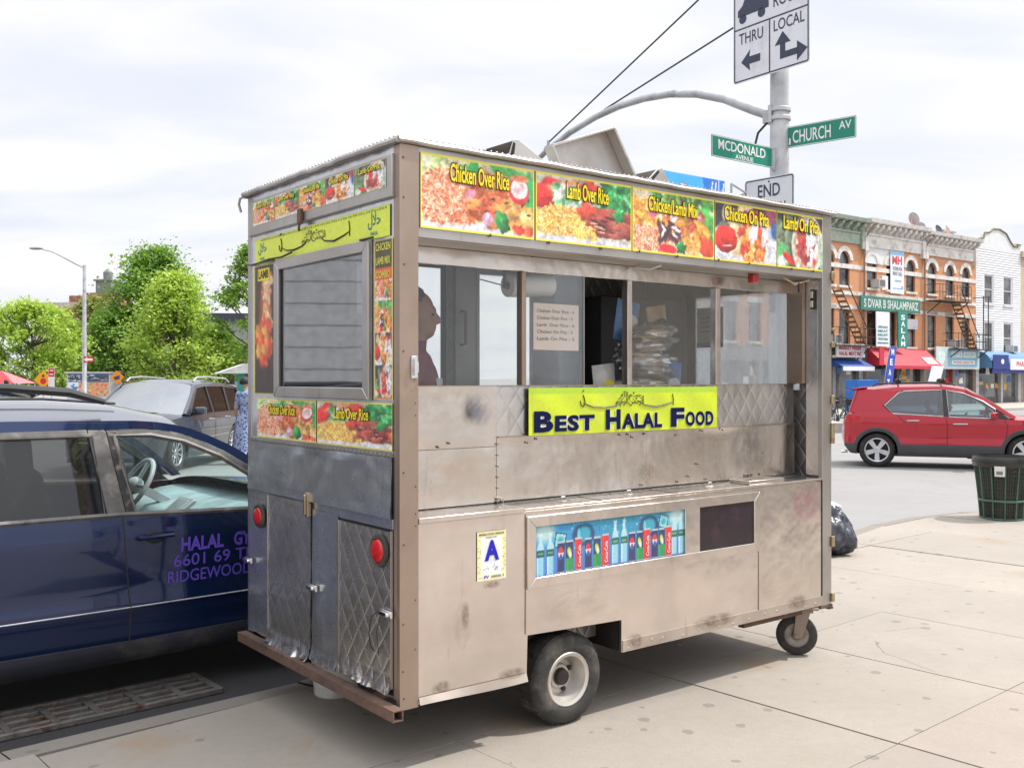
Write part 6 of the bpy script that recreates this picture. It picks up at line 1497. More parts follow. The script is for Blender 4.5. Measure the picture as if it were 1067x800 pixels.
# silver-grey SUV driving on the far lane ---------------------------------------------
GREY = paint('paint_grey', (.05, .058, .075), .30, .5); GLIGHT = M_glass('screen_glass', (.30, .36, .40), .07, .01, power=.3)
Wg = 1.93
gsv = thing('parked_car', 'slate grey SUV with roof rails facing the camera behind the blue car', 'car', (-6.83, 19.3, ROAD), R(-90 - 3))
PG = dict(W=Wg, x0=-2.5, x1=2.45, axles=(-1.55, 1.5), tyre=.385, arch=.44, rim=.25, tumble=.30, curl=.05, cabin=(-2.3, 1.0), crown=.07, glass=GPRIV, wsglass=GLIGHT,
    shoulder=[(-2.5, 1.0), (-2.2, 1.10), (0, 1.08), (.9, 1.06), (1.3, 1.06), (2.0, 1.0), (2.35, .88), (2.45, .78)], half=[(-2.5, .82), (-2.2, .93), (0, .965), (1.5, .955), (2.1, .88), (2.45, .66)],
    low=[(-2.5, .45), (-2.1, .28), (-1.5, .26), (1.6, .26), (2.1, .28), (2.45, .35)], section=[(.25, .06), (.35, .03), (.55, .008), (.75, 0), (.95, .012), (1.1, .04)],
    rail=[(-2.25, 1.60), (-1.2, 1.69), (-.2, 1.70), (.3, 1.65), (.95, 1.10)], roof=[(-2.15, 1.70), (-1.0, 1.79), (-.2, 1.79), (.25, 1.73)],
    ws=(1.08, 1.09, .12), rs=(-2.40, 1.08, .10), spokes=10, spw=.04, wheelmat=CABIN,
    pillars=[('door_pillar', TRIM, [(-.35, 1.08), (-.25, 1.08), (-.28, 1.64), (-.36, 1.64)], .05), ('door_pillar', TRIM, [(-1.32, 1.08), (-1.22, 1.08), (-1.30, 1.64), (-1.42, 1.64)], .05), ('rear_pillar', GREY, [(-2.4, 1.08), (-2.12, 1.08), (-2.12, 1.56), (-2.25, 1.60)], .05),
             ('roof_side', GREY, ([(-2.25, 1.56), (-1.2, 1.63), (-.3, 1.64), (.2, 1.60), (.55, 1.34), (.96, 1.06)], [(-2.25, 1.61), (-1.2, 1.70), (-.2, 1.705), (.3, 1.66), (.62, 1.40), (1.03, 1.09)]), .05)],
    windows=[([(-.25, 1.09), (.82, 1.075), (.86, 1.12), (.2, 1.60), (-.28, 1.64)], GPRIV), ([(-1.22, 1.09), (-.35, 1.09), (-.36, 1.635), (-1.30, 1.63)], GPRIV), ([(-2.1, 1.10), (-1.32, 1.09), (-1.42, 1.62), (-2.1, 1.57)], GPRIV)])
gsv.scale = (1, 1, .94); c = Car(gsv, PG); c.build(GREY, N=90, M_=14)
c.seam([[(-.30, .35), (-.30, 1.06)], [(-1.15, .9), (-1.27, 1.06)], [(1.05, .5), (1.03, 1.04)], [(-1.1, .36), (1.0, .36)]]); c.seam([[(-1.1, .62), (1.0, .60)]], CHR, .009, name='trim_strip')
c.handle(-.20, .02, .97, CHR, False); c.handle(-1.15, -.93, .98, CHR, False); c.mirror(.72, 1.16, GREY, sz=(.1, .14, .1)); c.interior((.0,), SEATM)
for y in (-.66, .66):
    mb = MB(); mb.tube([(-1.9, y, 1.72), (-1.7, y, 1.80), (-.6, y, 1.84), (-.05, y, 1.82), (.12, y, 1.74)], .02, 8); mb.build('roof_rail', ALLOY, gsv)
for sg in (-1, 1):
    mb = MB(); mb.ball((2.16, sg * .68, .84), (.18, .20, .11), 14, 8); hl = mb.build('headlight', CHR, gsv); mb = MB(); mb.ball((2.5, sg * .3, .72), (.02, .2, .02), 8, 5); mb.build('bonnet_trim', CHR, gsv) if sg > 0 else None
mb = MB(); mb.box(2.46, 2.54, -.42, .42, .58, .86)
gl_ = mb.build('grille', TRIM, gsv, bev=.02)
mb = MB()
for z in (.64, .72, .80): mb.box(2.541, 2.552, -.40, .40, z - .015, z + .015)
mb.build('grille_bar', CHR, gl_)
mb = MB(); mb.tube([(1.16, .1, 1.135), (1.06, .55, 1.125)], .010, 6); mb.tube([(1.20, -.5, 1.13), (1.14, .05, 1.135)], .010, 6); mb.build('wiper', CABIN, gsv)

# red crossover on the cross street ------------------------------------------------
RED = paint('paint_red', (.44, .003, .018), .22, .2); CLAD = M('cladding_grey', (.055, .056, .062), .6, var=.1); SILV = M('silver_trim', (.55, .55, .56), .3, .6)
GTINT = M_glass('tinted_glass', (.20, .28, .37), .10, .01, power=.5); GFRONT = M_glass('car_glass', (.58, .72, .76), .08, .012, power=.5)
red = thing('parked_car', 'bright red crossover with grey cladding and roof bars on the cross street at right', 'car', (8.43, 19.15, ROAD), R(-20)); red.scale = (.909,) * 3
PR = dict(W=1.80, x0=-2.06, x1=2.12, axles=(-1.405, 1.405), tyre=.362, arch=.405, rim=.247, tumble=.30, curl=.08, cabin=(-1.80, 1.05), crown=.07, glass=GTINT, wsglass=GFRONT, rsglass=GPRIV, clad=.50, phase=.94, spw=.105, split=(0,),
    shoulder=[(-2.06, .92), (-1.98, 1.10), (-1.75, 1.17), (-1.3, 1.16), (-.5, 1.10), (.5, 1.05), (1.05, 1.04), (1.5, 1.02), (1.9, .92), (2.12, .72)], half=[(-2.06, .66), (-1.96, .78), (-1.7, .87), (0, .90), (1.3, .895), (1.75, .83), (2.0, .66), (2.12, .50)],
    low=[(-2.06, .46), (-1.95, .30), (-1.6, .27), (1.5, .27), (1.9, .28), (2.12, .36)], section=[(.25, .06), (.34, .035), (.50, .018), (.66, .030), (.80, .010), (.93, .0), (1.05, .012), (1.2, .05)],
    rail=[(-1.75, 1.60), (-1.2, 1.66), (-.3, 1.69), (.2, 1.66), (.6, 1.50), (1.05, 1.20)], roof=[(-1.80, 1.66), (-1.2, 1.735), (-.4, 1.755), (.1, 1.73), (.30, 1.68)],
    ws=(1.20, 1.08, .14), rs=(-1.93, 1.17, .16), roofmat=RED, seal=.012, sealmat=SILV,
    pillars=[('door_pillar', TRIM, [(-.14, 1.07), (-.02, 1.065), (-.06, 1.63), (-.16, 1.64)], .05), ('rear_panel', RED, [(-1.93, 1.15), (-1.10, 1.12), (-1.30, 1.30), (-.95, 1.60), (-1.6, 1.64), (-1.78, 1.60)], .05),
             ('roof_side', RED, ([(-1.78, 1.57), (-.95, 1.61), (-.1, 1.635), (.25, 1.575), (.62, 1.41), (.82, 1.27), (1.14, 1.05)], [(-1.78, 1.61), (-1.0, 1.68), (-.1, 1.70), (.30, 1.64), (.66, 1.47), (.88, 1.32), (1.22, 1.08)]), .05), ('mirror_base', TRIM, [(.80, 1.05), (1.10, 1.045), (.98, 1.14), (.82, 1.26)], .03)],
    windows=[([(-1.10, 1.135), (-.13, 1.085), (-.155, 1.625), (-.85, 1.60), (-.98, 1.56), (-1.26, 1.30)], GTINT), ([(-.02, 1.075), (.84, 1.055), (.84, 1.24), (.62, 1.40), (.25, 1.565), (-.06, 1.62)], GFRONT)])
c = Car(red, PR); c.build(RED, CLAD)
c.seam([[(-.06, .36), (-.05, .9), (-.08, 1.06)], [(-.85, .93), (-1.0, 1.09)], [(1.03, .62), (1.06, .9), (1.0, 1.03)], [(-.98, .47), (0, .46), (.98, .47)]], r=.007)
c.handle(-.83, -.58, .99, SILV, False); c.handle(.05, .33, .935, SILV, False); c.mirror(.80, 1.12, RED, sz=(.10, .13, .085))
c.interior((.0,), SEATM)
for sg in (-1, 1):
    mb = MB(); mb.prism([(-2.035, 1.05), (-1.97, 1.12), (-1.72, 1.08), (-1.80, .98), (-1.98, .90)], lambda a, b, d: (a, sg * (c.side(a, b) + d), b), -.05, .012); mb.build('tail_light', LID, red, bev=.006)
    mb = MB(); mb.prism([(1.5, .94), (1.9, .86), (2.0, .78), (1.75, .80)], lambda a, b, d: (a, sg * (c.side(a, b) + d), b), -.05, .012); mb.build('headlight', CHR, red, bev=.006)
for y in (-.60, .60):
    mb = MB(); mb.tube([(-1.5, y, 1.70), (-1.4, y, 1.755), (-.3, y, 1.785), (.0, y, 1.765), (.12, y, 1.72)], .016, 8); mb.build('roof_rail', TRIM, red)
mb = MB()
for x in (-.98, -.12):
    for y in (-.61, .61): mb.ball((x, y, 1.815), (.06, .05, .05), 12, 8)
    mb.tube([(x, -.72, 1.85), (x, .72, 1.85)], .018, 8)
mb.build('roof_bar', TRIM, red)
mb = MB(); mb.prism([(-1.86, 1.62), (-1.72, 1.645), (-1.6, 1.66), (-1.6, 1.69), (-1.9, 1.655)], lambda a, b, d: (a, d, b), -.62, .62); mb.build('spoiler', RED, red, bev=.01)
mb = MB(); mb.tube([(-2.0, -.45, .30), (-2.12, -.45, .29)], .03, 10); mb.build('exhaust', CHR, red)
drv = person('person', 'driver with dark hair sitting at the wheel of the red crossover', (8.43 + .115 + .02, 19.15 + .315, ROAD + .13), R(-20), SKIN1, M('shirt_dark', (.03, .035, .05), .8), M('dark_trousers', (.02, .02, .025), .85), HAIR, seated=True,
             arms={1: ((.12, .25, .80), (.38, .18, .86), (1, -.2, .3)), -1: ((.12, -.25, .80), (.38, -.18, .86), (1, .2, .3))}, s=.86)
# white car further along, only its back in view
WHT = paint('paint_white', (.62, .63, .65), .3, 0.)
wc = thing('parked_car', 'white car behind the red crossover at the right edge of the photo', 'car', (18.6, 31.5, ROAD), R(50)); wc.scale = (.92,) * 3
PW = dict(PR); PW.update(roofmat=WHT, glass=GTINT, clad=.3, sealmat=TRIM, pillars=[(n_, WHT if m_ is RED else m_, p_, t_) for n_, m_, p_, t_ in PR['pillars']])
c = Car(wc, PW); c.build(WHT, N=60, M_=10); c.mirror(.80, 1.12, WHT); c.interior((.0,), SEATM, False); c.seam([[(-.06, .36), (-.08, 1.03)]])
for sg in (-1, 1): mb = MB(); mb.ball((-1.92, sg * .70, 1.0), (.10, .12, .12), 12, 8); mb.build('tail_light', LID, wc)
# ------------------------------------------------------------------ trees
def leafmat(name, a, b, tr):
    m = bpy.data.materials.new(name); t = NT(m); out = t.n.get('Material Output'); t.n.remove(t.b)
    oi = t.add('ShaderNodeVertexColor'); oi.layer_name = 'ink'
    sp = t.add('ShaderNodeSeparateColor'); t.link(oi.outputs['Color'], sp.inputs[0])
    c = t.mix(sp.outputs[0], a, b)
    d = t.add('ShaderNodeBsdfDiffuse'); t.link(c, d.inputs['Color']); tl = t.add('ShaderNodeBsdfTranslucent'); t.link(t.mix(.5, c, tr), tl.inputs['Color'])
    g = t.add('ShaderNodeBsdfGlossy'); g.inputs['Roughness'].default_value = .45; g.inputs['Color'].default_value = (.8, .85, .8, 1)
    x = t.add('ShaderNodeMixShader'); x.inputs[0].default_value = .45; t.link(d.outputs[0], x.inputs[1]); t.link(tl.outputs[0], x.inputs[2])
    y = t.add('ShaderNodeMixShader'); y.inputs[0].default_value = .05; t.link(x.outputs[0], y.inputs[1]); t.link(g.outputs[0], y.inputs[2]); t.link(y.outputs[0], out.inputs['Surface']); return m
LF_Y = leafmat('leaf_lime', (.22, .38, .045), (.50, .64, .11), (.62, .80, .09)); LF_G = leafmat('leaf_green', (.08, .19, .03), (.22, .40, .055), (.34, .54, .05)); LF_W = leafmat('leaf_pale', (.22, .24, .06), (.36, .36, .11), (.4, .4, .1)); LF_D = leafmat('leaf_mid', (.10, .22, .03), (.26, .42, .06), (.36, .54, .05))
BARK = M('bark', (.10, .085, .07), .9, var=.3, bump=.5, bs=12)
def tree(label, x, y, ztop, zlow, rx, mat, seed, n=9000, leaf=.16, shape=1.0, clumps=60, trunk=.13, group='trees behind the cars at left', lean=0):
    """tapered trunk, limbs, and a crown of many small leaves gathered in clumps on twigs"""
    r = random.Random(seed); root = thing('tree', label, 'tree', (x, y, ROAD), 0, group)
    H_ = ztop - ROAD; zl = zlow - ROAD
    tr = MB(); top = Vector((lean, 0, H_ * .93)); pts = [Vector((lean * (k / 8) + .10 * math.sin(k * 1.3 + seed) * (k > 0), .08 * math.cos(k * 1.7 + seed) * (k > 0), H_ * .93 * k / 8)) for k in range(9)]
    tr.tube(pts, [trunk * (1 - .88 * k / 8) for k in range(9)], 9); cl = []
    clumps = int(clumps * 1.5)
    for k in range(clumps):
        f = r.random() ** .8; zc = zl + (H_ - zl) * (f * .95 + .01)
        prof = (math.sin(math.pi * min(1, (f * .80 + .16))) ** .8) if shape == 1 else ((1 - f) ** .75 * .95 + .08) * min(1, .55 + f * 3)
        a = r.uniform(0, 6.283); rad = rx * prof * math.sqrt(r.uniform(.12, 1)) * r.uniform(.85, 1.12)
        c = Vector((lean * zc / H_ + rad * math.cos(a), rad * math.sin(a), zc)); cl.append((c, r.uniform(.55, 1.15)))
        b = pts[max(1, min(7, int((zc - .25 * rad - .5) / (H_ * .93) * 8)))]
        m1 = b.lerp(c, .55) + Vector((0, 0, -.06 * rad)); tr.tube([b, m1, c], [trunk * .28, trunk * .16, .012], 5)
        for q in range(3): tr.tube([m1.lerp(c, .4), c + Vector((r.uniform(-1, 1), r.uniform(-1, 1), r.uniform(-.3, .8))) * rx * .17], [.014, .006], 4)
    tr.build('trunk', BARK, root)
    cr = MB(); cols = []; s0 = rx * .20
    wts = [c[1] ** 2 for c in cl]
    for _ in range(n):
        c, sz = r.choices(cl, wts)[0]
        d = Vector((r.gauss(0, 1), r.gauss(0, 1), r.gauss(0, .62))); d = d * (s0 * sz * (.62 if r.random() > .10 else .95))
        p = c + d
        if p.z < zl * .9: p.z = zl + r.random() * .4
        e = Vector((r.gauss(0, 1), r.gauss(0, 1), r.gauss(0, .55))).normalized(); nrm = Vector((r.gauss(0, .8), r.gauss(0, .8), 1)); f = nrm.cross(e)
        f = f.normalized() if f.length > .01 else Vector((1, 0, 0)); L = leaf * r.uniform(.4, 1.45); w_ = L * .34
        cr.add([p - e * L * .5, p + f * w_, p + e * L * .5 + nrm.normalized() * -L * .12, p - f * w_], [(0, 1, 2, 3)])
        k = min(1, max(0, .5 + .35 * (sz - .85) / .3 * .5 + r.gauss(0, .22))); cols += [(k, k, k, 1)] * 4
    cr.col = cols; cr.build('crown', mat, root, smooth=0)
    return root
def at(px, d): return ((px - 533.5) / 1030 * d, d)
def zof(py, d): return 1.6 + (394 - py) / 1030 * d
d = 52; x, y = at(34, d); tree('lime green young street tree at the far left edge', x, y, zof(313, d), zof(402, d), 2.72, LF_Y, 3, 15000, 0.179)
d = 60; x, y = at(72, d); tree('second lime green tree partly hidden right of the first at far left', x, y, zof(346, d), zof(404, d), 2.28, LF_Y, 31, 9000, 0.187)
d = 72; x, y = at(97, d); tree('pale olive tree in front of the red brick block', x, y, zof(309, d), zof(398, d), 2.90, LF_W, 8, 9000, 0.216)
d = 62; x, y = at(163, d); tree('tallest dark green tree behind the grey SUV', x, y, zof(257, d), zof(392, d), 4.46, LF_G, 5, 22000, 0.224, shape=2, clumps=110, trunk=.16)
d = 60; x, y = at(122, d); tree('lower dark green tree left of the tallest one', x, y, zof(322, d), zof(398, d), 2.50, LF_G, 15, 10000, 0.202)
d = 52; x, y = at(182, d); tree('light green cone shaped tree in front of the tallest tree', x, y, zof(284, d), zof(400, d), 3.22, LF_Y, 6, 18000, 0.178, shape=2, clumps=95)
d = 56; x, y = at(222, d); tree('small light green tree right of the cone shaped one', x, y, zof(338, d), zof(400, d), 2.04, LF_D, 21, 9000, 0.182)
d = 54; x, y = at(268, d); tree('mid green tree partly hidden by the rear of the trailer', x, y, zof(252, d), zof(398, d), 2.23, LF_D, 12, 12000, 0.185)

# ------------------------------------------------------------------ lamp post, street signs at left
lx, ly = at(88, 47); lp = thing('street_lamp', 'tall grey cobra head street lamp with a long arm over the far left street', 'street lamp', (lx, ly, ROAD), 0)
zt_ = zof(279, 47) - ROAD
mb = MB(); mb.lathe([(.17, 0), (.17, .5), (.11, .6), (.10, 3), (.075, zt_ + .12)], n=16, cap=True); mb.build('post', GALV, lp)
mb = MB(); mb.tube([(0, 0, zt_), (-.47, 0, zt_ + .22), (-1.1, 0, zt_ + .56), (-1.57, 0, zt_ + .78), (-2.0, 0, zt_ + .87)], [.055, .05, .045, .04, .035], 10); mb.build('arm', GALV, lp)
mb = MB(); mb.ball((-2.3, 0, zt_ + .92), (.34, .13, .07), 16, 8); mb.build('lamp_head', M('lamp_grey', (.25, .27, .30), .5, .3), lp)
def street_sign(name, label, px, py, d, w_, h_, plate, rot=0):
    x, y = at(px, d); return sign(name, label, (x, y, zof(py, d)), (math.cos(rot), math.sin(rot)), w_, h_, plate, None, .02)
SY = M('sign_yellow', (.75, .38, .01), .45, var=.05); SR = M('sign_red', (.58, .02, .03), .45, var=.05); SO = M('sign_orange', (.75, .25, .02), .45, var=.08)
x, y = at(45, 42); z = zof(395.5, 42); o = thing('warning_sign', 'yellow diamond signal ahead sign with a red dot at far left', 'sign', (x, y, z), 0)
mb = MB(); q = .40; mb.prism([(-q, 0), (0, -q), (q, 0), (0, q)], XZ, 0, .01); pl_ = mb.build('plate', SY, o)
mb = MB(); mb.lathe([(0, .004), (.13, .004)], (0, 0, -.06), (0, -1, 0), 18); mb.build('dot', SR, pl_)
mb = MB(); mb.lathe([(0, .004), (.06, .004)], (0, 0, .16), (0, -1, 0), 14); mb.build('dot', SDARK, pl_)
mb = MB(); mb.tube([(0, .03, -z + ROAD), (0, .03, .4)], .03, 8); mb.build('post', GALV, o)
x, y = at(53, 41); o, p_ = street_sign('parking_sign', 'narrow white and red parking sign beside the yellow diamond', 53.5, 394, 41, .26, .86, SWHITE)
mb = MB(); mb.add([(-.12, -.002, .06), (.12, -.002, .06), (.12, -.002, .41), (-.12, -.002, .41)], [(0, 1, 2, 3)]); mb.build('red_field', SR, p_)
mb = MB(); mb.add([(-.06, -.004, .30), (.08, -.004, .30), (.08, -.004, .34), (-.06, -.004, .34)], [(0, 1, 2, 3)]); mb.add([(-.08, -.004, .14), (.08, -.004, .14), (.08, -.004, .18), (-.08, -.004, .18)], [(0, 1, 2, 3)]); mb.build('bars', SWL, p_)
mb = MB(); mb.tube([(0, .03, -zof(394, 41) + ROAD), (0, .03, .42)], .03, 8); mb.build('post', GALV, o)
o, p_ = street_sign('arrow_sign', 'small red sign with a white arrow on the street lamp post', 92, 374.5, 46.6, .44, .29, SR)
mb = MB(); mb.add([(-.22, -.002, 0), (-.05, -.002, -.12), (-.05, -.002, -.05), (.2, -.002, -.05), (.2, -.002, .05), (-.05, -.002, .05), (-.05, -.002, .12)], [tuple(range(7))]); mb.build('arrow', SWL, p_)
o, p_ = street_sign('warning_sign', 'orange diamond work sign above the roof of the grey SUV', 122, 393, 45, .46, .46, SO); o.rotation_euler[1] = R(40)
mb = MB(); mb.add([(-.14, -.002, -.12), (.02, -.002, -.16), (.14, -.002, .02), (.02, -.002, .15), (-.05, -.002, .02)], [(0, 1, 2, 3, 4)]); mb.build('symbol', SDARK, p_)
mb = MB(); mb.tube([(0, .03, -.3), (0, .03, -2.2)], .03, 8); mb.build('post', GALV, o)
# red market umbrella with people, news kiosk cart
x, y = at(2, 40); um = thing('parasol', 'red and white market parasol at the far left edge', 'parasol', (x, y, ROAD))
mb = MB(); RED_CL = M('red_cloth', (.50, .03, .04), .7); n = 8
for k in range(n):
    a0, a1 = 2 * math.pi * k / n, 2 * math.pi * (k + 1) / n; mb.add([(0, 0, 1.95 - ROAD - .05), (1.35 * math.cos(a0), 1.35 * math.sin(a0), 1.50), (1.35 * math.cos(a1), 1.35 * math.sin(a1), 1.50)], [(0, 1, 2)], k % 2)
mb.build('canopy', [RED_CL, M('pink_cloth', (.60, .16, .17), .7)], um)
mb = MB(); mb.tube([(0, 0, 0), (0, 0, 2.0)], .025, 8); mb.build('pole', GALV, um)
x, y = at(6, 37); person('person', 'person with dark hair standing under the red parasol', (x, y, ROAD - .05), R(150), SKIN1, M('shirt_blue', (.05, .09, .22), .8), M('dark_trousers', (.02, .02, .025), .85), HAIR, s=.98)
x, y = at(92, 49.5); ks = thing('kiosk', 'white food stall with blue lettering and an orange picture wall behind the lamp post', 'kiosk', (x, y, ROAD), R(4))
mb = MB(); mb.box(-1.05, 1.05, 0, 1.6, .35, 1.95); mb.box(-1.15, 1.15, -.12, 1.7, 1.955, 2.02); mb.build('body', M('kiosk_white', (.55, .57, .6), .5, var=.1), ks)
k_ = Ink(60, 40, (225, 150, 110), 77); k_.scatter(120, (.0, 1, 0, .6), (.02, .05), [(235, 120, 70), (200, 70, 50), (240, 190, 120), (120, 160, 90)], el=1.4); k_.a[k_.Y > .62] = (70, 90, 120); k_.scatter(40, (0, 1, .66, .95), (.02, .04), [(220, 225, 230), (40, 60, 100)], el=2.5, rot=(0, 10)); k_.a[:, :16][k_.Y[:, :16] < .62] = (222, 230, 238)
k_.scatter(14, (.03, .24, .1, .55), (.03, .06), [(40, 120, 190), (20, 90, 160)], el=1.5); k_.sheet('picture_wall', PRINT, ks, (-1.0, -.006, .80), SX, SZ, 2.0, 1.12)
mb = MB(); text(mb, 'HALAL', (-.9, -.014, 1.60), SX, SZ, w=.8, h=.22, offset=.03); text(mb, 'GYRO CHICKEN', (0, -.014, 1.62), SX, SZ, w=.95, h=.18, offset=.02); mb.build('lettering', SDARK, ks, smooth=0)
mb = MB(); mb.tube([(-.7, -.02, .3), (.7, -.02, .3)], .03, 6)
for sx in (-.7, .7):
    mb = MB(); mb.lathe([(.0, -.08), (.3, -.08), (.3, .08), (0, .08)], (sx, .2, .3), (0, 1, 0), 20); mb.build('wheel', TYRE, ks)
# woman in a blue patterned dress behind the trailer's corner
DRS = bpy.data.materials.new('patterned_dress'); tt = NT(DRS); vo = tt.add('ShaderNodeTexVoronoi'); vo.inputs['Scale'].default_value = 22; tt.link(tt.vec(), vo.inputs['Vector'])
tt.set(Base_Color=tt.ramp(vo.outputs['Distance'], [(.30, (.02, .05, .24)), (.45, (.30, .36, .52))]), Roughness=.85)
x, y = at(256, 19.6); wm = person('person', 'woman in a long blue patterned dress standing behind the rear corner of the trailer', (x, y, ROAD), R(60), SKIN2, DRS, DRS, HAIR, sleeve=.3)
mb = MB(); mb.lathe([(.15, 1.0), (.19, .9), (.23, .6), (.27, .25)], n=26); mb.v = [(x + .015 * math.sin(8 * math.atan2(y, x)), y, z) for x, y, z in mb.v]; mb.build('skirt', DRS, wm, smooth=70)

# ------------------------------------------------------------------ buildings
def M_brick(name, c1, c2, mortar, scale=1.0, wob=.0):
    m = bpy.data.materials.new(name); t = NT(m)
    tc = t.add('ShaderNodeTexCoord'); sp = t.add('ShaderNodeSeparateXYZ'); t.link(tc.outputs['Object'], sp.inputs[0]); cb = t.add('ShaderNodeCombineXYZ')
    t.link(t.math('ADD', sp.outputs['X'], sp.outputs['Y']), cb.inputs[0]); t.link(sp.outputs['Z'], cb.inputs[1])
    b = t.add('ShaderNodeTexBrick'); b.inputs['Scale'].default_value = 1; b.inputs['Brick Width'].default_value = .21; b.inputs['Row Height'].default_value = .07; b.inputs['Mortar Size'].default_value = .008
    b.inputs['Color1'].default_value = (*c1, 1); b.inputs['Color2'].default_value = (*c2, 1); b.inputs['Mortar'].default_value = (*mortar, 1); b.inputs['Bias'].default_value = -.2
    t.link(cb.outputs[0], b.inputs['Vector'])
    c = t.mix(t.math('MULTIPLY', t.noise(t.vec(), .8, 6, .6), .5), b.outputs['Color'], tuple(x * .7 for x in c1)); t.set(Base_Color=c, Roughness=.9); return m
BRO = M_brick('brick_orange', (.66, .27, .105), (.58, .225, .09), (.55, .45, .36)); BRR = M_brick('brick_red', (.33, .12, .075), (.27, .095, .06), (.36, .30, .26))
STONE = M('stone_trim', (.68, .65, .61), .8, var=.12, vs=3, dirt=(.42, .38, .33), ds=2); COPG = M('cornice_green', (.30, .36, .29), .7, var=.2, vs=3, dirt=(.40, .38, .30), ds=2); SIDW = M('siding_white', (.68, .69, .70), .6, var=.05, vs=2); TAN = M('tan_wall', (.52, .42, .30), .85, var=.12, vs=1.5)
WINF = M('window_frame_dark', (.045, .03, .028), .6); WINW = M('window_frame_white', (.62, .62, .66), .5, var=.05); IRONB = M('fire_iron', (.035, .035, .033), .6, .3, dirt=(.12, .07, .04), ds=5); IRONO = M('fire_iron_rust', (.18, .115, .06), .7, .2)
def M_winglass():
    m = bpy.data.materials.new('window_glass'); t = NT(m); v = t.vec()
    c = t.ramp(t.noise(v, .9, 3), [(.4, (.025, .03, .035)), (.6, (.16, .16, .16))]); t.set(Base_Color=c, Roughness=.06); t.b.inputs['Specular IOR Level'].default_value = .8
    t.set(Normal=t.bump(t.noise(v, .7, 2), .08, .05)); return m
WGL = M_winglass()
FU = Vector((.7902, .6129, 0)); FV = Vector((-.6129, .7902, 0)); FP = Vector((17.2, 52.7, 0)); FROT = math.atan2(FU.y, FU.x)
def fpt(t_, out=0, z=0): p = FP + FU * t_ - FV * out; return (p.x, p.y, z)
def facade(root, W_, zb, zt, wins, wall, name='wall', depth=11, arched=True, frame=WINF, rev=.16, stone=STONE, sill=True, surround=True):
    """front wall with true openings (x0,x1,z0,z1), reveals, sashes and glass behind; local x along the front, y into the house"""
    xs = sorted({0, W_, *[w_[0] for w_ in wins], *[w_[1] for w_ in wins]}); zs = sorted({zb, zt, *[w_[2] for w_ in wins], *[w_[3] for w_ in wins]})
    mb = MB()
    for i in range(len(xs) - 1):
        for j in range(len(zs) - 1):
            cx, cz = (xs[i] + xs[i + 1]) / 2, (zs[j] + zs[j + 1]) / 2
            if any(a < cx < b and c < cz < d for a, b, c, d in wins): continue
            mb.add([(xs[i], 0, zs[j]), (xs[i + 1], 0, zs[j]), (xs[i + 1], 0, zs[j + 1]), (xs[i], 0, zs[j + 1])], [(0, 1, 2, 3)])
    for a, b, c, d in wins:
        mb.add([(a, 0, c), (a, rev, c), (a, rev, d), (a, 0, d)], [(0, 1, 2, 3)]); mb.add([(b, 0, c), (b, rev, c), (b, rev, d), (b, 0, d)], [(3, 2, 1, 0)]); mb.add([(a, 0, c), (b, 0, c), (b, rev, c), (a, rev, c)], [(0, 1, 2, 3)]); mb.add([(a, 0, d), (b, 0, d), (b, rev, d), (a, rev, d)], [(3, 2, 1, 0)])
        if arched and d - c > 1.6 and d > 6.5:     # fill the corners over the round head
            r_ = (b - a) / 2; m_ = (a + b) / 2
            for sg in (-1, 1):
                pts = [(m_ + sg * r_, 0.0, d)] + [(m_ + sg * r_ * math.sin(k * math.pi / 12), 0.0, d - r_ + r_ * math.cos(k * math.pi / 12)) for k in range(7)]
                mb.add(pts + [(p[0], rev * .8, p[2]) for p in pts], [tuple(range(8)) if sg < 0 else tuple(range(8))[::-1]] + [(k, k + 1, 9 + k, 8 + k) for k in range(1, 7)])
    mb.add([(0, 0, zb), (0, depth, zb), (0, depth, zt), (0, 0, zt)], [(3, 2, 1, 0)]); mb.add([(W_, 0, zb), (W_, depth, zb), (W_, depth, zt), (W_, 0, zt)], [(0, 1, 2, 3)]); mb.add([(0, 0.001, zt), (W_, 0.001, zt), (W_, depth, zt), (0, depth, zt)], [(0, 1, 2, 3)])
    wl_ = mb.build(name, wall, root, smooth=0)
    for a, b, c, d in wins:
        mb = MB(); f = .055; zm = (c + d) / 2
        for q in ((a, a + f, c, d), (b - f, b, c, d), (a + f, b - f, c, c + f), (a + f, b - f, d - f, d), (a + f, b - f, zm - f / 2, zm + f / 2)): mb.box(q[0], q[1], rev - .06, rev - .004, q[2], q[3])
        wo = mb.build('window', frame, root); mb = MB(); mb.add([(a, rev - .02, c), (b, rev - .02, c), (b, rev - .02, d), (a, rev - .02, d)], [(0, 1, 2, 3)]); mb.build('pane', WGL, wo)
        if sill: mb = MB(); mb.box(a - .12, b + .12, -.09, .0, c - .13, c - .002); mb.build('sill', stone, wo)
        if surround and d > 6.5 and arched:
            r_ = (b - a) / 2; m_ = (a + b) / 2; mb = MB(); n = 15
            vs = []
            for k in range(n):
                an = math.pi * k / (n - 1)
                for rr2 in (r_ + .01, r_ + .27):
                    for yy in (-.05, 0): vs.append((m_ + rr2 * math.cos(an), yy, d - r_ + rr2 * math.sin(an)))
            fs = []
            for k in range(n - 1):
                q = k * 4; fs += [(q, q + 4, q + 6, q + 2), (q + 2, q + 6, q + 7, q + 3), (q + 1, q + 5, q + 4, q)]
            mb.add(vs, fs); mb.build('arch', stone, wo)
        elif surround and arched: mb = MB(); mb.box(a - .14, b + .14, -.05, 0, d + .002, d + .26); mb.build('lintel', stone, wo)
    return wl_
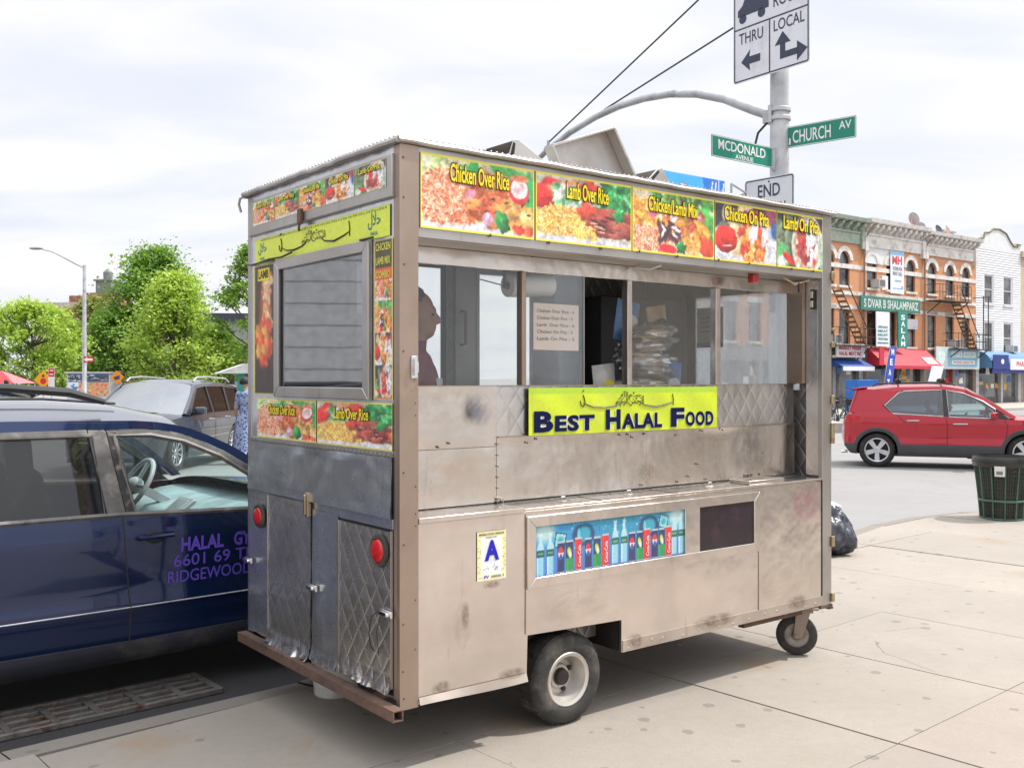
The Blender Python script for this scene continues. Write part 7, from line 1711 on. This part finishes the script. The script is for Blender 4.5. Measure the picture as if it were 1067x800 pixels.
def cornice(root, W_, z0, z1, mat, nbr, hang=.55, name='cornice'):
    mb = MB(); h = z1 - z0; mb.box(-.02, W_ + .02, -.10, 0, z0, z0 + h * .42); mb.box(-.02, W_ + .02, -.16, 0, z0 + h * .42 + .002, z0 + h * .50)
    mb.box(-.02, W_ + .02, -.05, 0, z0 + h * .502, z0 + h * .78); mb.prism([(0, z0 + h * .782), (-hang, z0 + h * .86), (-hang - .05, z1), (0, z1)], lambda a, b, d: (d, a, b), -.03, W_ + .03)
    for k in range(nbr):
        x = W_ * (k + .5) / nbr; mb.prism([(-.051, z0 + h * .52), (-.051, z0 + h * .78), (-hang * .86, z0 + h * .80), (-hang * .8, z0 + h * .70), (-.2, z0 + h * .60)], lambda a, b, d: (d, a, b), x - .11, x + .11)
    for x in (0.02, W_ - .3): mb.box(x, x + .28, -.22, -.001, z0 - .25, z0 + h * .5)
    return mb.build(name, mat, root, smooth=30)
def house(label, t0, W_, cat='building'): return thing('row_house', label, cat, fpt(t0, 0, ROAD), FROT, 'row houses along the far side of the cross street')
def shopfront(root, W_, mat, seed):
    r = random.Random(seed); mb = MB(); mb.box(0, W_, -.02, .3, 2.55, 3.3); mb.box(0, .35, -.05, .3, 0, 2.549); mb.box(W_ - .35, W_, -.05, .3, 0, 2.549); mb.box(W_ * .55, W_ * .55 + .25, -.03, .3, 0, 2.549); sf = mb.build('shop_front', mat, root, bev=.01)
    mb = MB(); mb.box(.351, W_ * .549, .15, .2, 0, .5); mb.box(W_ * .551 + .25, W_ - .351, .15, .2, 0, .5); mb.build('plinth', M('plinth', (.12, .11, .10), .8), root)
    mb = MB()
    for a, b in ((.351, W_ * .549), (W_ * .551 + .251, W_ - .351)):
        mb.add([(a, .18, .5), (b, .18, .5), (b, .18, 2.549), (a, .18, 2.549)], [(0, 1, 2, 3)])
    mb.build('shop_window', WGL, root, smooth=0)
    mb = MB()
    for k in range(9):
        a = r.uniform(.4, W_ - 1.0); z = r.uniform(.7, 2.0); mb.add([(a, .172, z), (a + r.uniform(.25, .6), .172, z), (a + .4, .172, z + r.uniform(.2, .5)), (a, .172, z + r.uniform(.2, .5))], [(0, 1, 2, 3)], r.randrange(4))
    mb.build('window_poster', [INK_WHITE, SR, SY, M('poster_blue', (.05, .15, .4), .5)], root, smooth=0)
Z0 = -ROAD
UW = [(6.60, 8.45), (3.42, 5.32)]
def wset(xs, w_=.95): return [(x - w_ / 2, x + w_ / 2, a + Z0, b + Z0) for a, b in UW for x in xs]
# bldg 1: only its right part shows
h1 = house('orange brick row house with a green cornice, nearest to the end of the trailer', -3.55, 6.1); facade(h1, 6.1, 3.3, 9.3, wset((1.2, 3.05, 4.45)), BRO); cornice(h1, 6.1, 9.0, 10.35, COPG, 9); shopfront(h1, 6.1, M('shop_grey', (.25, .25, .26), .6), 1)
mb = MB(); mb.box(0, 6.1, -.045, -.001, 7.62, 7.86); mb.box(0, 6.1, -.06, -.001, 6.2, 6.40); mb.box(0, 6.1, -.05, -.001, 5.45, 5.63); mb.build('stone_band', STONE, h1)
h2 = house('orange brick row house with a white bracketed cornice and the MH banner', 2.56, 6.2); facade(h2, 6.2, 3.3, 9.2, wset((.95, 2.85, 4.9)), BRO); cornice(h2, 6.2, 8.95, 10.45, STONE, 11); shopfront(h2, 6.2, M('shop_dark', (.10, .09, .09), .6), 2)
mb = MB(); mb.box(0, 6.2, -.045, -.001, 7.62, 7.86); mb.box(0, 6.2, -.06, -.001, 6.2, 6.40); mb.box(0, 6.2, -.05, -.001, 5.45, 5.66); mb.build('stone_band', STONE, h2)
mb = MB(); mb.box(.35, 3.2, -.012, -.001, 8.05, 8.95); mb.build('painted_patch', SIDW, h2)
h3 = house('orange brick row house with white cornice and fire escape, next to the white house', 8.77, 6.1); facade(h3, 6.1, 3.3, 9.2, wset((1.0, 3.05, 4.95)), BRO); cornice(h3, 6.1, 8.95, 10.30, STONE, 11); shopfront(h3, 6.1, M('shop_brown', (.16, .12, .09), .6), 3)
mb = MB(); mb.box(0, 6.1, -.045, -.001, 7.62, 7.86); mb.box(0, 6.1, -.06, -.001, 6.2, 6.40); mb.box(0, 6.1, -.05, -.001, 5.45, 5.66); mb.build('stone_band', STONE, h3)
for hh, xx in ((h2, 0.03), (h3, 0.03)):
    mb = MB(); mb.tube([(xx, -.12, 3.4), (xx, -.12, 9.3), (xx + .25, -.4, 9.9), (xx + .3, -.55, 10.1)], .05, 8); mb.build('drain_pipe', M('drain_pipe', (.25, .18, .14), .6), hh)
h4 = house('white clapboard row house with a curved parapet', 14.92, 5.9); facade(h4, 5.9, 3.3, 9.9, [(a, b, c + Z0, d_ + Z0) for c, d_ in ((6.35, 8.15), (3.25, 5.15)) for a, b in ((1.15, 2.2), (3.65, 4.7))], SIDW, arched=False, frame=WINW, rev=.09, stone=WINW)
mb = MB()
for k in range(44):
    z = 3.35 + k * .155
    segs = [(0, 5.9)]
    if any(c + Z0 - .05 < z < d_ + Z0 + .05 for c, d_ in ((6.35, 8.15), (3.25, 5.15))): segs = [(0, 1.03), (2.32, 3.53), (4.82, 5.9)]
    for a, b in segs: mb.prism([(-.002, z), (-.035, z + .002), (-.004, z + .150)], lambda p, q, d: (d, p, q), a, b)
mb.build('clapboard', SIDW, h4, smooth=0)
par = [(0, 9.9), (0, 10.35), (.5, 10.45), (1.0, 10.55), (1.1, 10.85), (1.7, 10.95), (2.2, 11.2), (3.0, 11.25), (3.9, 11.05), (4.5, 10.55), (4.9, 10.3), (5.45, 10.3), (5.45, 10.5), (5.9, 10.5), (5.9, 9.9)]
mb = MB(); mb.prism(par, XZ, -.03, .25); pp = mb.build('parapet', SIDW, h4)
mb = MB(); mb.tube([(a, -.04, b + .03) for a, b in par[1:-1]], .07, 6); mb.build('coping', M('coping_brown', (.22, .18, .10), .8), pp)
mb = MB(); mb.box(0, 1.0, -.2, .1, 10.36, 10.42) if False else mb.box(5.35, 6.0, -.15, .3, 10.505, 10.60); mb.build('chimney_cap', STONE, pp); shopfront(h4, 5.9, M('shop_white', (.5, .5, .5), .6), 4)
h5 = house('tan rendered row house at the right edge of the photo', 20.83, 7); facade(h5, 7, 3.3, 9.9, [(a, b, c + Z0, d_ + Z0) for c, d_ in ((6.35, 8.15), (3.25, 5.15)) for a, b in ((1.5, 2.5), (4.2, 5.2))], TAN, arched=False, frame=WINF, rev=.12); shopfront(h5, 7, M('shop_tan', (.3, .26, .2), .6), 5); mb = MB(); mb.box(0, 7, -.2, 0, 9.7, 10.1); mb.build('cornice', TAN, h5)
h0 = house('orange brick row house hidden mostly behind the end of the trailer', -9.70, 6.1); facade(h0, 6.1, 3.3, 9.3, wset((1.2, 3.05, 4.9)), BRO); cornice(h0, 6.1, 9.0, 10.35, STONE, 9); shopfront(h0, 6.1, M('shop_grey', (.25, .25, .26), .6), 7)

def fthing(name, label, cat, t_, z, out=.05, group=None): return thing(name, label, cat, fpt(t_, out, z), FROT, group)
# signs, banners and awnings
def panel(name, label, t0, t1, z0, z1, mat, out=.12, th=.06, cat='sign'):
    o = fthing(name, label, cat, t0, z0, out); mb = MB(); mb.box(0, t1 - t0, 0, th, 0, z1 - z0); return o, mb.build('board', mat, o, bev=.004)
def lines(o, pl_, specs, name='lettering'):
    by = {}
    for s_, x_, z_, w_, h_, m_ in specs: by.setdefault(m_.name, (m_, MB())); text(by[m_.name][1], s_, (x_, -.012, z_), SX, SZ, w=w_, h=h_, offset=.03)
    for m_, mb in by.values(): mb.build(name, m_, pl_, smooth=0)
DG = M('board_green', (.04, .19, .14), .5, var=.15, vs=3); TEAL = M('board_teal', (.01, .22, .17), .5); RED_A = M('awning_red', (.50, .025, .045), .6, var=.15, vs=2); BLU_A = M('awning_blue', (.03, .09, .34), .6, var=.15, vs=2); CYA = M('board_cyan', (.22, .46, .60), .5, var=.1); NAVYB = M('awning_navy', (.015, .03, .20), .6); INK_RED = MATS['ink_red']
o, p_ = panel('shop_sign', 'long dark green shop board across the orange brick house, reading SHALAMPARZ', 2.0, 8.0, 5.34, 6.10, DG, .30, .08); lines(o, p_, [('S DVAR B SHALAMPARZ', .25, .14, 5.5, .48, M('faded_white', (.55, .62, .58), .6))])
o, p_ = panel('shop_sign', 'upright teal sign reading SALAM under the green board', 5.25, 6.2, 3.30, 5.32, TEAL, .55, .08)
for k, s_ in enumerate('SALAM'): lines(o, p_, [(s_, .26, 1.58 - k * .37, .42, .29, SWL)])
o, p_ = panel('banner', 'tall white MH banner with red letters between the arched windows', 5.2, 6.6, 6.40, 8.80, SWHITE, .10, .02, 'banner'); lines(o, p_, [('MH', .18, 1.66, 1.0, .48, M('ink_mh', (.62, .06, .07), .5)), ('STORE FOR', .25, 1.32, .95, .20, M('ink_slate', (.18, .22, .28), .5)), ('RENT CALL', .25, 1.04, .95, .20, MATS.get('ink_slate') or SDARK)])
mb = MB(); mb.box(.02, 1.38, -.004, -.001, 2.18, 2.38); mb.box(.45, 1.1, -.004, -.001, .68, .78); mb.box(.25, 1.25, -.004, -.001, .26, .32); mb.ball((1.2, -.002, .36), (.12, .004, .1), 10, 6); mb.build('print', M('ink_sky', (.20, .42, .66), .5), p_, smooth=0)
o, p_ = panel('shop_sign', 'tall white board with green lines left of the SALAM sign', 3.30, 4.62, 3.35, 5.28, SWHITE, .40, .06)
lines(o, p_, [(s_, .15, 1.02 - k * .22, 1.0, .13, TEAL) for k, s_ in enumerate(('OPEN DAILY', 'MEAT', 'FRUIT', 'VEGETABLE'))]); mb = MB(); mb.box(.12, 1.2, -.004, -.001, .16, .24); mb.build('print', TEAL, p_)
o, p_ = panel('shop_sign', 'small blank grey board right of the SALAM sign', 6.3, 7.9, 4.42, 5.0, M('board_grey', (.42, .42, .45), .6), .2, .05)
def awning(label, t0, t1, z0, z1, mat, outd=1.0, val=.22, valmat=None, curved=False):
    o = fthing('awning', label, 'awning', t0, z0, .02); W_ = t1 - t0; h = z1 - z0
    pf = [(0, h), (-outd, val)] if not curved else [(-outd * math.sin(a), val + (h - val) * math.cos(a)) for a in np.linspace(0, math.pi / 2, 8)]
    mb = MB()
    for k in range(len(pf) - 1):
        (ya, za), (yb_, zb_) = pf[k], pf[k + 1]; mb.add([(0, ya, za), (W_, ya, za), (W_, yb_, zb_), (0, yb_, zb_)], [(0, 3, 2, 1)])
    for x in (0, W_): mb.add([(x, 0, val)] + [(x, ya, za) for ya, za in pf], [tuple(range(len(pf) + 1))])
    cl = mb.build('canopy', mat, o, smooth=40); mb = MB(); mb.box(0, W_, -outd - .01, -outd + .01, 0, val); vl = mb.build('valance', valmat or mat, o); return o, cl, vl
o, p_ = panel('shop_sign', 'white shop board with two rows of red letters over the blue awning', -.55, 2.05, 2.72, 3.42, SWHITE, .5, .08); lines(o, p_, [('MARKET FRESH', .2, .38, 2.0, .22, INK_RED), ('HALAL MEAT INC', .2, .08, 2.1, .22, INK_RED)])
o, cl, vl = awning('blue awning with white valance below the red lettered board', -.6, 2.3, 2.0, 2.66, BLU_A, .9, .22, SWHITE)
o, cl, vl = awning('long red awning with a white lettered patch', 3.05, 9.0, 2.12, 3.30, RED_A, 1.1, .18)
mb = MB(); 
def sl(x, f): return (x, -1.1 * f - .02, 1.18 + (.18 - 1.18) * f + .02)
mb.add([sl(4.45, .50), sl(5.65, .50), sl(5.65, .92), sl(4.45, .92)], [(0, 3, 2, 1)]); pt_ = mb.build('lettered_patch', M('patch_pink', (.62, .30, .32), .6), o)
mb = MB(); mb.add([sl(4.55, .72), sl(5.55, .72), sl(5.55, .88), sl(4.55, .88)], [(0, 3, 2, 1)]); mb.add([sl(4.55, .54), sl(5.55, .54), sl(5.55, .62), sl(4.55, .62)], [(0, 3, 2, 1)]); mb.v = [(x, y - .006, z + .006) for x, y, z in mb.v]; mb.build('print', SWL, pt_)
# blue feather banner leaning between the shops
o = fthing('banner', 'slanting blue feather banner with white letters between the two awnings', 'banner', 2.35, ROAD, 1.5)
mb = MB(); mb.prism([(0, .7), (.62, .7), (1.15, 3.42), (.55, 3.42), (.25, 2.4)], XZ, 0, .02); bn_ = mb.build('cloth', M('banner_blue', (.02, .07, .42), .6), o); mb = MB(); mb.tube([(-.03, 0, 0), (-.03, 0, 1.6), (.2, 0, 2.5), (.55, 0, 3.45)], .02, 6); mb.build('pole', GALV, o)
for k, s_ in enumerate('MEAT'): lines(o, bn_, [(s_, .62 - k * .14, 2.95 - k * .55, .26, .34, SWL)])
mb = MB(); mb.box(-.45, -.02, .03, .08, 2.4, 3.4) ; mb.build('red_board', RED_A, o)
o, p_ = panel('shop_sign', 'pale blue shop board with white panel lettering under the fire escape', 9.65, 14.75, 2.15, 3.48, M('board_pale', (.55, .62, .64), .5, var=.1), .35, .1)
mb = MB(); mb.box(1.3, 4.85, -.006, -.001, .15, 1.15); pb = mb.build('blue_panel', CYA, p_); mb = MB(); mb.box(1.7, 3.0, -.010, -.007, .72, 1.05); mb.box(3.15, 4.6, -.010, -.007, .72, 1.05); mb.box(1.8, 4.5, -.010, -.007, .30, .52); mb.build('white_field', SWL, pb)
lines(o, p_, [('GIFTS', 1.8, .77, 1.1, .22, CYA), ('GROCERY', 3.25, .77, 1.25, .22, CYA), ('PHONE CARDS 99c', 1.95, .34, 2.4, .14, INK_RED)]); mb = MB(); mb.lathe([(0, .004), (.40, .004)], (.62, 0, .7), (0, -1, 0), 20); mb.build('emblem', M('board_mint', (.62, .74, .74), .5), p_)
o, cl, vl = awning('blue barrel awning with a white lettered front on the white house', 15.2, 22.5, 1.92, 3.30, M('awning_steel', (.10, .24, .42), .55, var=.1), .9, .32, NAVYB, True)
mb = MB(); mb.box(2.2, 7.2, -.98, -.93, .22, .92); wb_ = mb.build('front_board', SWHITE, o); mb = MB(); text(mb, 'PHARMACY RX', (3.0, -.985, .42), SX, SZ, w=3.6, h=.34, offset=.02); mb.build('lettering', INK_RED, wb_, smooth=0); mb = MB(); mb.box(.02, 2.0, -.96, -.93, .25, 1.15); nb_ = mb.build('navy_panel', NAVYB, o); mb = MB(); mb.ball((1.2, -.97, .72), (.2, .01, .16), 12, 8); mb.build('emblem', SWL, nb_)
mb = MB(); mb.prism([(.0, 0), (1.3, 0), (1.75, .95), (.45, .95)], XZ, 0, .03); o = mb.build('placard', SWHITE); o.location = fpt(7.3, 1.15, 1.35); o.rotation_euler[2] = FROT; tag(o, 'slanting white placard hanging below the red awning', 'sign')
# fire escapes
def fire_escape(label, t0, W_, zp, ladder_to, lad, seed=0):
    o = fthing('fire_escape', label, 'fire escape', t0, 0, .0)
    mb = MB(); mb.box(0, W_, -1.0, -.02, zp, zp + .05)
    for x in np.linspace(0, W_, 12): mb.box(x - .012, x + .012, -1.0, -.98, zp + .051, zp + .95)
    for z in (.5, .95): mb.box(0, W_, -1.01, -.97, zp + z, zp + z + .03); mb.box(0, .03, -.97, -.02, zp + z, zp + z + .03); mb.box(W_ - .03, W_, -.97, -.02, zp + z, zp + z + .03)
    for x in (.3, W_ - .3): mb.bar((x, -.95, zp), (x, -.02, zp - .7), .05)
    mb.build('platform', IRONB, o); mb = MB()
    if lad is None:
        for x in (W_ - .9, W_ - .3): mb.bar((x, -.98, zp), (x, -.98, zp + 3.3), .045)
        mb.bar((W_ - 2.2, -.98, zp + 3.1), (W_ - .1, -.98, zp + 3.3), .05); mb.build('hoist_post', IRONB, o); return o
    (xa, za), (xb, zb_) = lad
    for y in (-.85, -.35): mb.bar((xa, y, za), (xb, y, zb_), .05)
    for k in range(11):
        f = (k + .5) / 11; mb.bar((xa + (xb - xa) * f, -.86, za + (zb_ - za) * f), (xa + (xb - xa) * f, -.34, za + (zb_ - za) * f), .05, .12)
    mb.build('ladder', IRONO, o); mb = MB(); mb.bar((xa + .1, -.9, za + .8), (xb + .1, -.9, zb_ + .8), .04); mb.build('handrail', IRONB, o); return o
fire_escape('iron fire escape with an orange ladder on the brick house nearest to the trailer', -3.0, 5.3, 3.30, 0, ((2.3, 6.3), (4.6, 3.4)))
fire_escape('upper iron fire escape platform on the brick house beside the white house', 8.9, 3.6, 6.12, 0, ((2.5, 6.1), (4.6, 3.3)))
fire_escape('lower iron fire escape balcony above the pale blue shop board', 11.0, 3.9, 3.32, 0, None)
# rooftop dishes, AC units
def dish_(label, t_, out, z, r_, az, mat):
    o = fthing('satellite_dish', label, 'satellite dish', t_, z, out, 'satellite dishes on the row house roofs'); o.rotation_euler[2] += az
    mb = MB(); mb.lathe([(r_ * k / 6, .25 * r_ * (k / 6) ** 2) for k in range(7)] + [(r_ * 1.02, .26 * r_)], (0, 0, .55), (.35, -.85, .35), 24); mb.build('dish', mat, o)
    mb = MB(); mb.tube([(0, .05, 0), (0, .05, .55)], .03, 6); mb.tube([(0, 0, .45), (.3 * r_, -.9 * r_, .55)], .02, 6); mb.ball((.32 * r_, -.95 * r_, .60), .07, 8, 6); mb.build('mount', GALV, o)
DSH = M('dish_grey', (.33, .37, .42), .5); dish_('large grey satellite dish on the cornice right of the MH banner', 8.2, -.3, 10.35, .40, .9, DSH); dish_('thin edge-on satellite dish on the roof of the third brick house', 10.6, -1.2, 10.2, .32, 1.9, DSH); dish_('dark satellite dish beside the pale one on the roof', 12.3, -1.0, 10.1, .40, -.4, M('dish_dark', (.06, .07, .09), .5)); dish_('pale satellite dish near the roof chimney of the third brick house', 13.7, -1.2, 10.15, .48, .3, M('dish_pale', (.6, .6, .6), .5))
o = fthing('roof_vent', 'square roof vent with a cap at the end of the third brick house', 'roof vent', 14.2, 10.2, -1.4); mb = MB(); mb.box(-.25, .25, -.25, .25, 0, .55); mb.box(-.36, .36, -.36, .36, .551, .64); mb.build('vent', M('vent_grey', (.3, .3, .31), .6), o)
def ac(label, t_, z, out=.05):
    o = fthing('air_conditioner', label, 'air conditioner', t_, z, out, 'window air conditioners on the row houses'); mb = MB(); mb.box(-.32, .32, -.45, .1, 0, .46); cs = mb.build('case', M('ac_white', (.55, .55, .55), .5, dirt=(.4, .38, .35)), o, bev=.02); mb = MB()
    for k in range(8): mb.box(-.26, .26, -.455, -.451, .06 + k * .045, .085 + k * .045)
    mb.build('grille', CABIN, cs)
ac('air conditioner at a first floor window of the brick house nearest to the trailer', -.35, 3.44); ac('round fronted air conditioner below the left arched window of the MH house', 3.75, 6.62); ac('air conditioner in the middle window above the pale blue board', 11.85, 3.46); ac('air conditioner in the right lower window of the white house', 19.15, 3.28)
mb = MB(); mb.box(-.3, .3, -.03, 0, 0, .8); o = mb.build('window_board', SWHITE); o.location = fpt(4.75, .01, 6.55); o.rotation_euler[2] = FROT; tag(o, 'plain white board on the brick between the first two arched windows', 'board')
# far pavement, kerb block, bicycles, crates
mb = MB()
q = [fpt(-30, 6, ROAD + .005), fpt(60, 6, ROAD + .005), fpt(60, -14, ROAD + .005), fpt(-30, -14, ROAD + .005)]; q = [(a, b, ROAD + .12) for a, b, _ in q] + [(a, b, ROAD - .02) for a, b, _ in q]
mb.add(q, [(0, 1, 2, 3), (0, 4, 5, 1)]); struct(mb.build('far_sidewalk', M('far_concrete', (.40, .37, .33), .85, var=.12, vs=.6), smooth=0))
mb = MB(); a = at(872, 31); mb.box(a[0] - 1.5, a[0] + .25, a[1] - .3, a[1] + .9, ROAD - .02, ROAD + .32); o = mb.build('concrete_block', M('block_concrete', (.36, .34, .32), .9, bump=.3), bev=.02); tag(o, 'low grey concrete block in front of the bicycles', 'concrete block')
def bicycle(label, x, y, rz, col):
    o = thing('bicycle', label, 'bicycle', (x, y, ROAD + .0), rz, 'bicycles parked by the concrete block')
    fm = M('bike_' + str(int(col[0] * 99)), col, .4, .2)
    for wx in (-.52, .52):
        mb = MB(); mb.tube([(wx + .33 * math.cos(t_), 0, .35 + .33 * math.sin(t_)) for t_ in np.linspace(0, 6.283, 25)[:-1]], .020, 6, closed=True); w_ = mb.build('wheel', TYRE, o); mb = MB()
        for k in range(14): mb.tube([(wx, .02 * (-1) ** k, .35), (wx + .32 * math.cos(k * .449), 0, .35 + .32 * math.sin(k * .449))], .003, 3)
        mb.ball((wx, 0, .35), .035, 8, 6); mb.build('spokes', CHR, w_)
    mb = MB()
    for a, b in (((-.52, .35), (-.10, .32)), ((-.52, .35), (-.20, .82)), ((-.10, .32), (-.22, .92)), ((-.10, .32), (.36, .78)), ((-.20, .82), (.36, .82)), ((.36, .78), (.52, .35)), ((.36, .78), (.33, 1.02))): mb.tube([(a[0], 0, a[1]), (b[0], 0, b[1])], .019, 6)
    mb.build('frame', fm, o); mb = MB(); mb.ball((-.24, 0, .95), (.14, .07, .035), 10, 6); mb.build('saddle', TRIM, o); mb = MB(); mb.tube([(.30, -.28, 1.05), (.36, -.1, 1.03), (.36, .1, 1.03), (.30, .28, 1.05)], .014, 6); mb.build('handlebar', TRIM, o)
    mb = MB(); mb.lathe([(0, -.01), (.09, -.01), (.09, .01), (0, .01)], (-.10, .05, .32), (0, 1, 0), 14); mb.bar((-.10, .07, .32), (-.02, .07, .18), .02); mb.build('crank', TRIM, o)
    mb = MB(); mb.box(.42, .70, -.14, .14, .78, 1.0); mb.build('basket', TRIM, o, bev=.02)
x, y = at(876, 33); bicycle('black bicycle nearest to the trailer end behind the concrete block', x, y, R(35), (.02, .02, .022)); x, y = at(887, 34); bicycle('dark blue bicycle leaning behind the red crossover', x, y, R(20), (.03, .05, .12)); x, y = at(868, 35.5); bicycle('grey bicycle farthest behind the trailer end', x, y, R(60), (.12, .12, .13))
x, y = at(898, 38); o = thing('crate_stack', 'bright blue plastic crates stacked behind the bicycles', 'crates', (x, y, ROAD + .0), R(20)); BLC = M('crate_blue', (.01, .13, .48), .4)
for k in range(4):
    mb = MB(); z = k * .42
    mb.box(-.5, .5, -.35, .35, z, z + .04); mb.box(-.5, .5, -.35, -.32, z + .041, z + .38); mb.box(-.5, .5, .32, .35, z + .041, z + .38); mb.box(-.5, -.47, -.319, .319, z + .041, z + .38); mb.box(.47, .5, -.319, .319, z + .041, z + .38); mb.build('crate', BLC, o, bev=.01)

# brick block far left, small canopy behind the trailer
x, y = at(74, 115); b_ = thing('apartment_block', 'red brick apartment block with a roof tower behind the left trees', 'building', (x - 4.2, y, ROAD), R(-12))
facade(b_, 10, 0, zof(325, 115) + .9, [(a, a + 1.3, z, z + 1.6) for z in (1.5, 4.6, 7.0) for a in (1.2, 4.2, 7.2)], BRR, arched=False, frame=WINW, rev=.2)
zt2 = zof(325, 115) + .9; mb = MB(); mb.box(-.1, 10.1, -.12, -.001, zt2 - .5, zt2 + .25); mb.box(-.1, 10.1, -.08, -.001, 5.9, 6.6); mb.build('stone_band', M('pale_band', (.52, .42, .40), .8), b_)
mb = MB(); mb.box(4.9, 8.6, 2, 6, zt2, zt2 + 1.5); mb.box(2.3, 3.8, 3, 5, zt2, zt2 + 1.3); rh = mb.build('roof_house', BRR, b_); mb = MB(); mb.box(6.2, 8.2, 2.5, 4.5, zt2 + 1.502, zt2 + 2.9); mb.box(6.0, 8.4, 2.3, 4.7, zt2 + 2.902, zt2 + 3.1); mb.lathe([(.5, 0), (.55, .9), (.0, 1.4)], (7.2, 3.4, zt2 + 3.1), n=12); mb.build('tower', M('tower_grey', (.20, .21, .22), .7), rh)
x, y = at(236, 30); cn = thing('shop_canopy', 'small white canopy on a teal post behind the rear corner of the trailer', 'canopy', (x, y, ROAD), R(20))
zc = zof(389, 30) - ROAD; mb = MB(); mb.prism([(-.3, zc), (.55, zc + .30), (2.2, zc + .30), (2.2, zc)], XZ, 0, 2.0); mb.build('canopy', M('canopy_white', (.5, .51, .5), .6), cn); mb = MB(); mb.box(.35, .55, .1, .3, 0, zc - .002); mb.build('post', TEAL, cn); mb = MB(); mb.box(.6, 3.5, .6, 2.5, 0, zc - .003); wl_ = mb.build('wall', M('shop_dim', (.16, .13, .12), .7, var=.4, vs=2), cn); mb = MB(); mb.box(.9, 1.6, .585, .598, .5, 1.9); mb.build('window', WGL, cn)
x, y = at(262, 70); b2 = thing('apartment_block', 'grey building with a dark cornice glimpsed between the trees and the trailer', 'building', (x - 3.2, y, ROAD), R(8)); facade(b2, 12, 0, zof(330, 70) + .1, [(a, a + 1.0, z, z + 1.5) for z in (1.2, 3.6) for a in (1, 3, 5)], M('grey_wall', (.34, .35, .37), .8, var=.1), arched=False, frame=WINW, rev=.15); zt3 = zof(330, 70) + .1; mb = MB(); mb.box(-.2, 12.2, -.3, 0, zt3 - .25, zt3 + .25); mb.build('cornice', M('cornice_dark', (.06, .07, .09), .6), b2)
# clapboard house across the left street (seen in the rear window's mirror) and a shop added beside the camera
side = thing('clapboard_house', 'pale clapboard house across the street', 'building', (-19, 4.5, ROAD), R(66))
facade(side, 14, 0, 7.5, [(a, a + 1.1, z, z + 1.6) for z in (1.2, 4.3) for a in (11.2, 12.6)], M('clapboard_grey', (.40, .40, .41), .7), arched=False, frame=WINW, rev=.12)
mb = MB()
for k in range(16): mb.prism([(-.002, .05 + k * .46), (-.018, .06 + k * .46), (-.004, .49 + k * .46)], lambda p, q, d: (d, p, q), 0, 11.1)
mb.build('clapboard', MATS['clapboard_grey'], side, smooth=0)

# unseen shop added right of the camera, placed to darken the steel's reflections
shop = thing('added_shop', 'brick corner shop with tall display windows beside the pavement', 'building', cw(8.8, -4.7, 0), CR)
SHB = M('shop_frame', (.10, .12, .11), .5)
mb = MB(); mb.box(0, 13, -3, 0, 3.1, 6.2)
for x in (0, 2.6, 3.5, 6.3, 7.1, 9.8, 12.4): mb.box(x, x + .6, -3, -.001, 0, 3.099)
mb.box(.61, 12.39, -.4, -.05, 0, .5); mb.build('wall', M('shop_plaster', (.50, .45, .39), .85, var=.1, vs=2), shop)
mb = MB(); mb.box(.6, 12.4, -.30, -.25, .5, 3.09); mb.build('display_window', WGL, shop)
mb = MB(); mb.box(0, 13, .001, .12, 2.7, 3.4); mb.build('sign_board', SHB, shop)
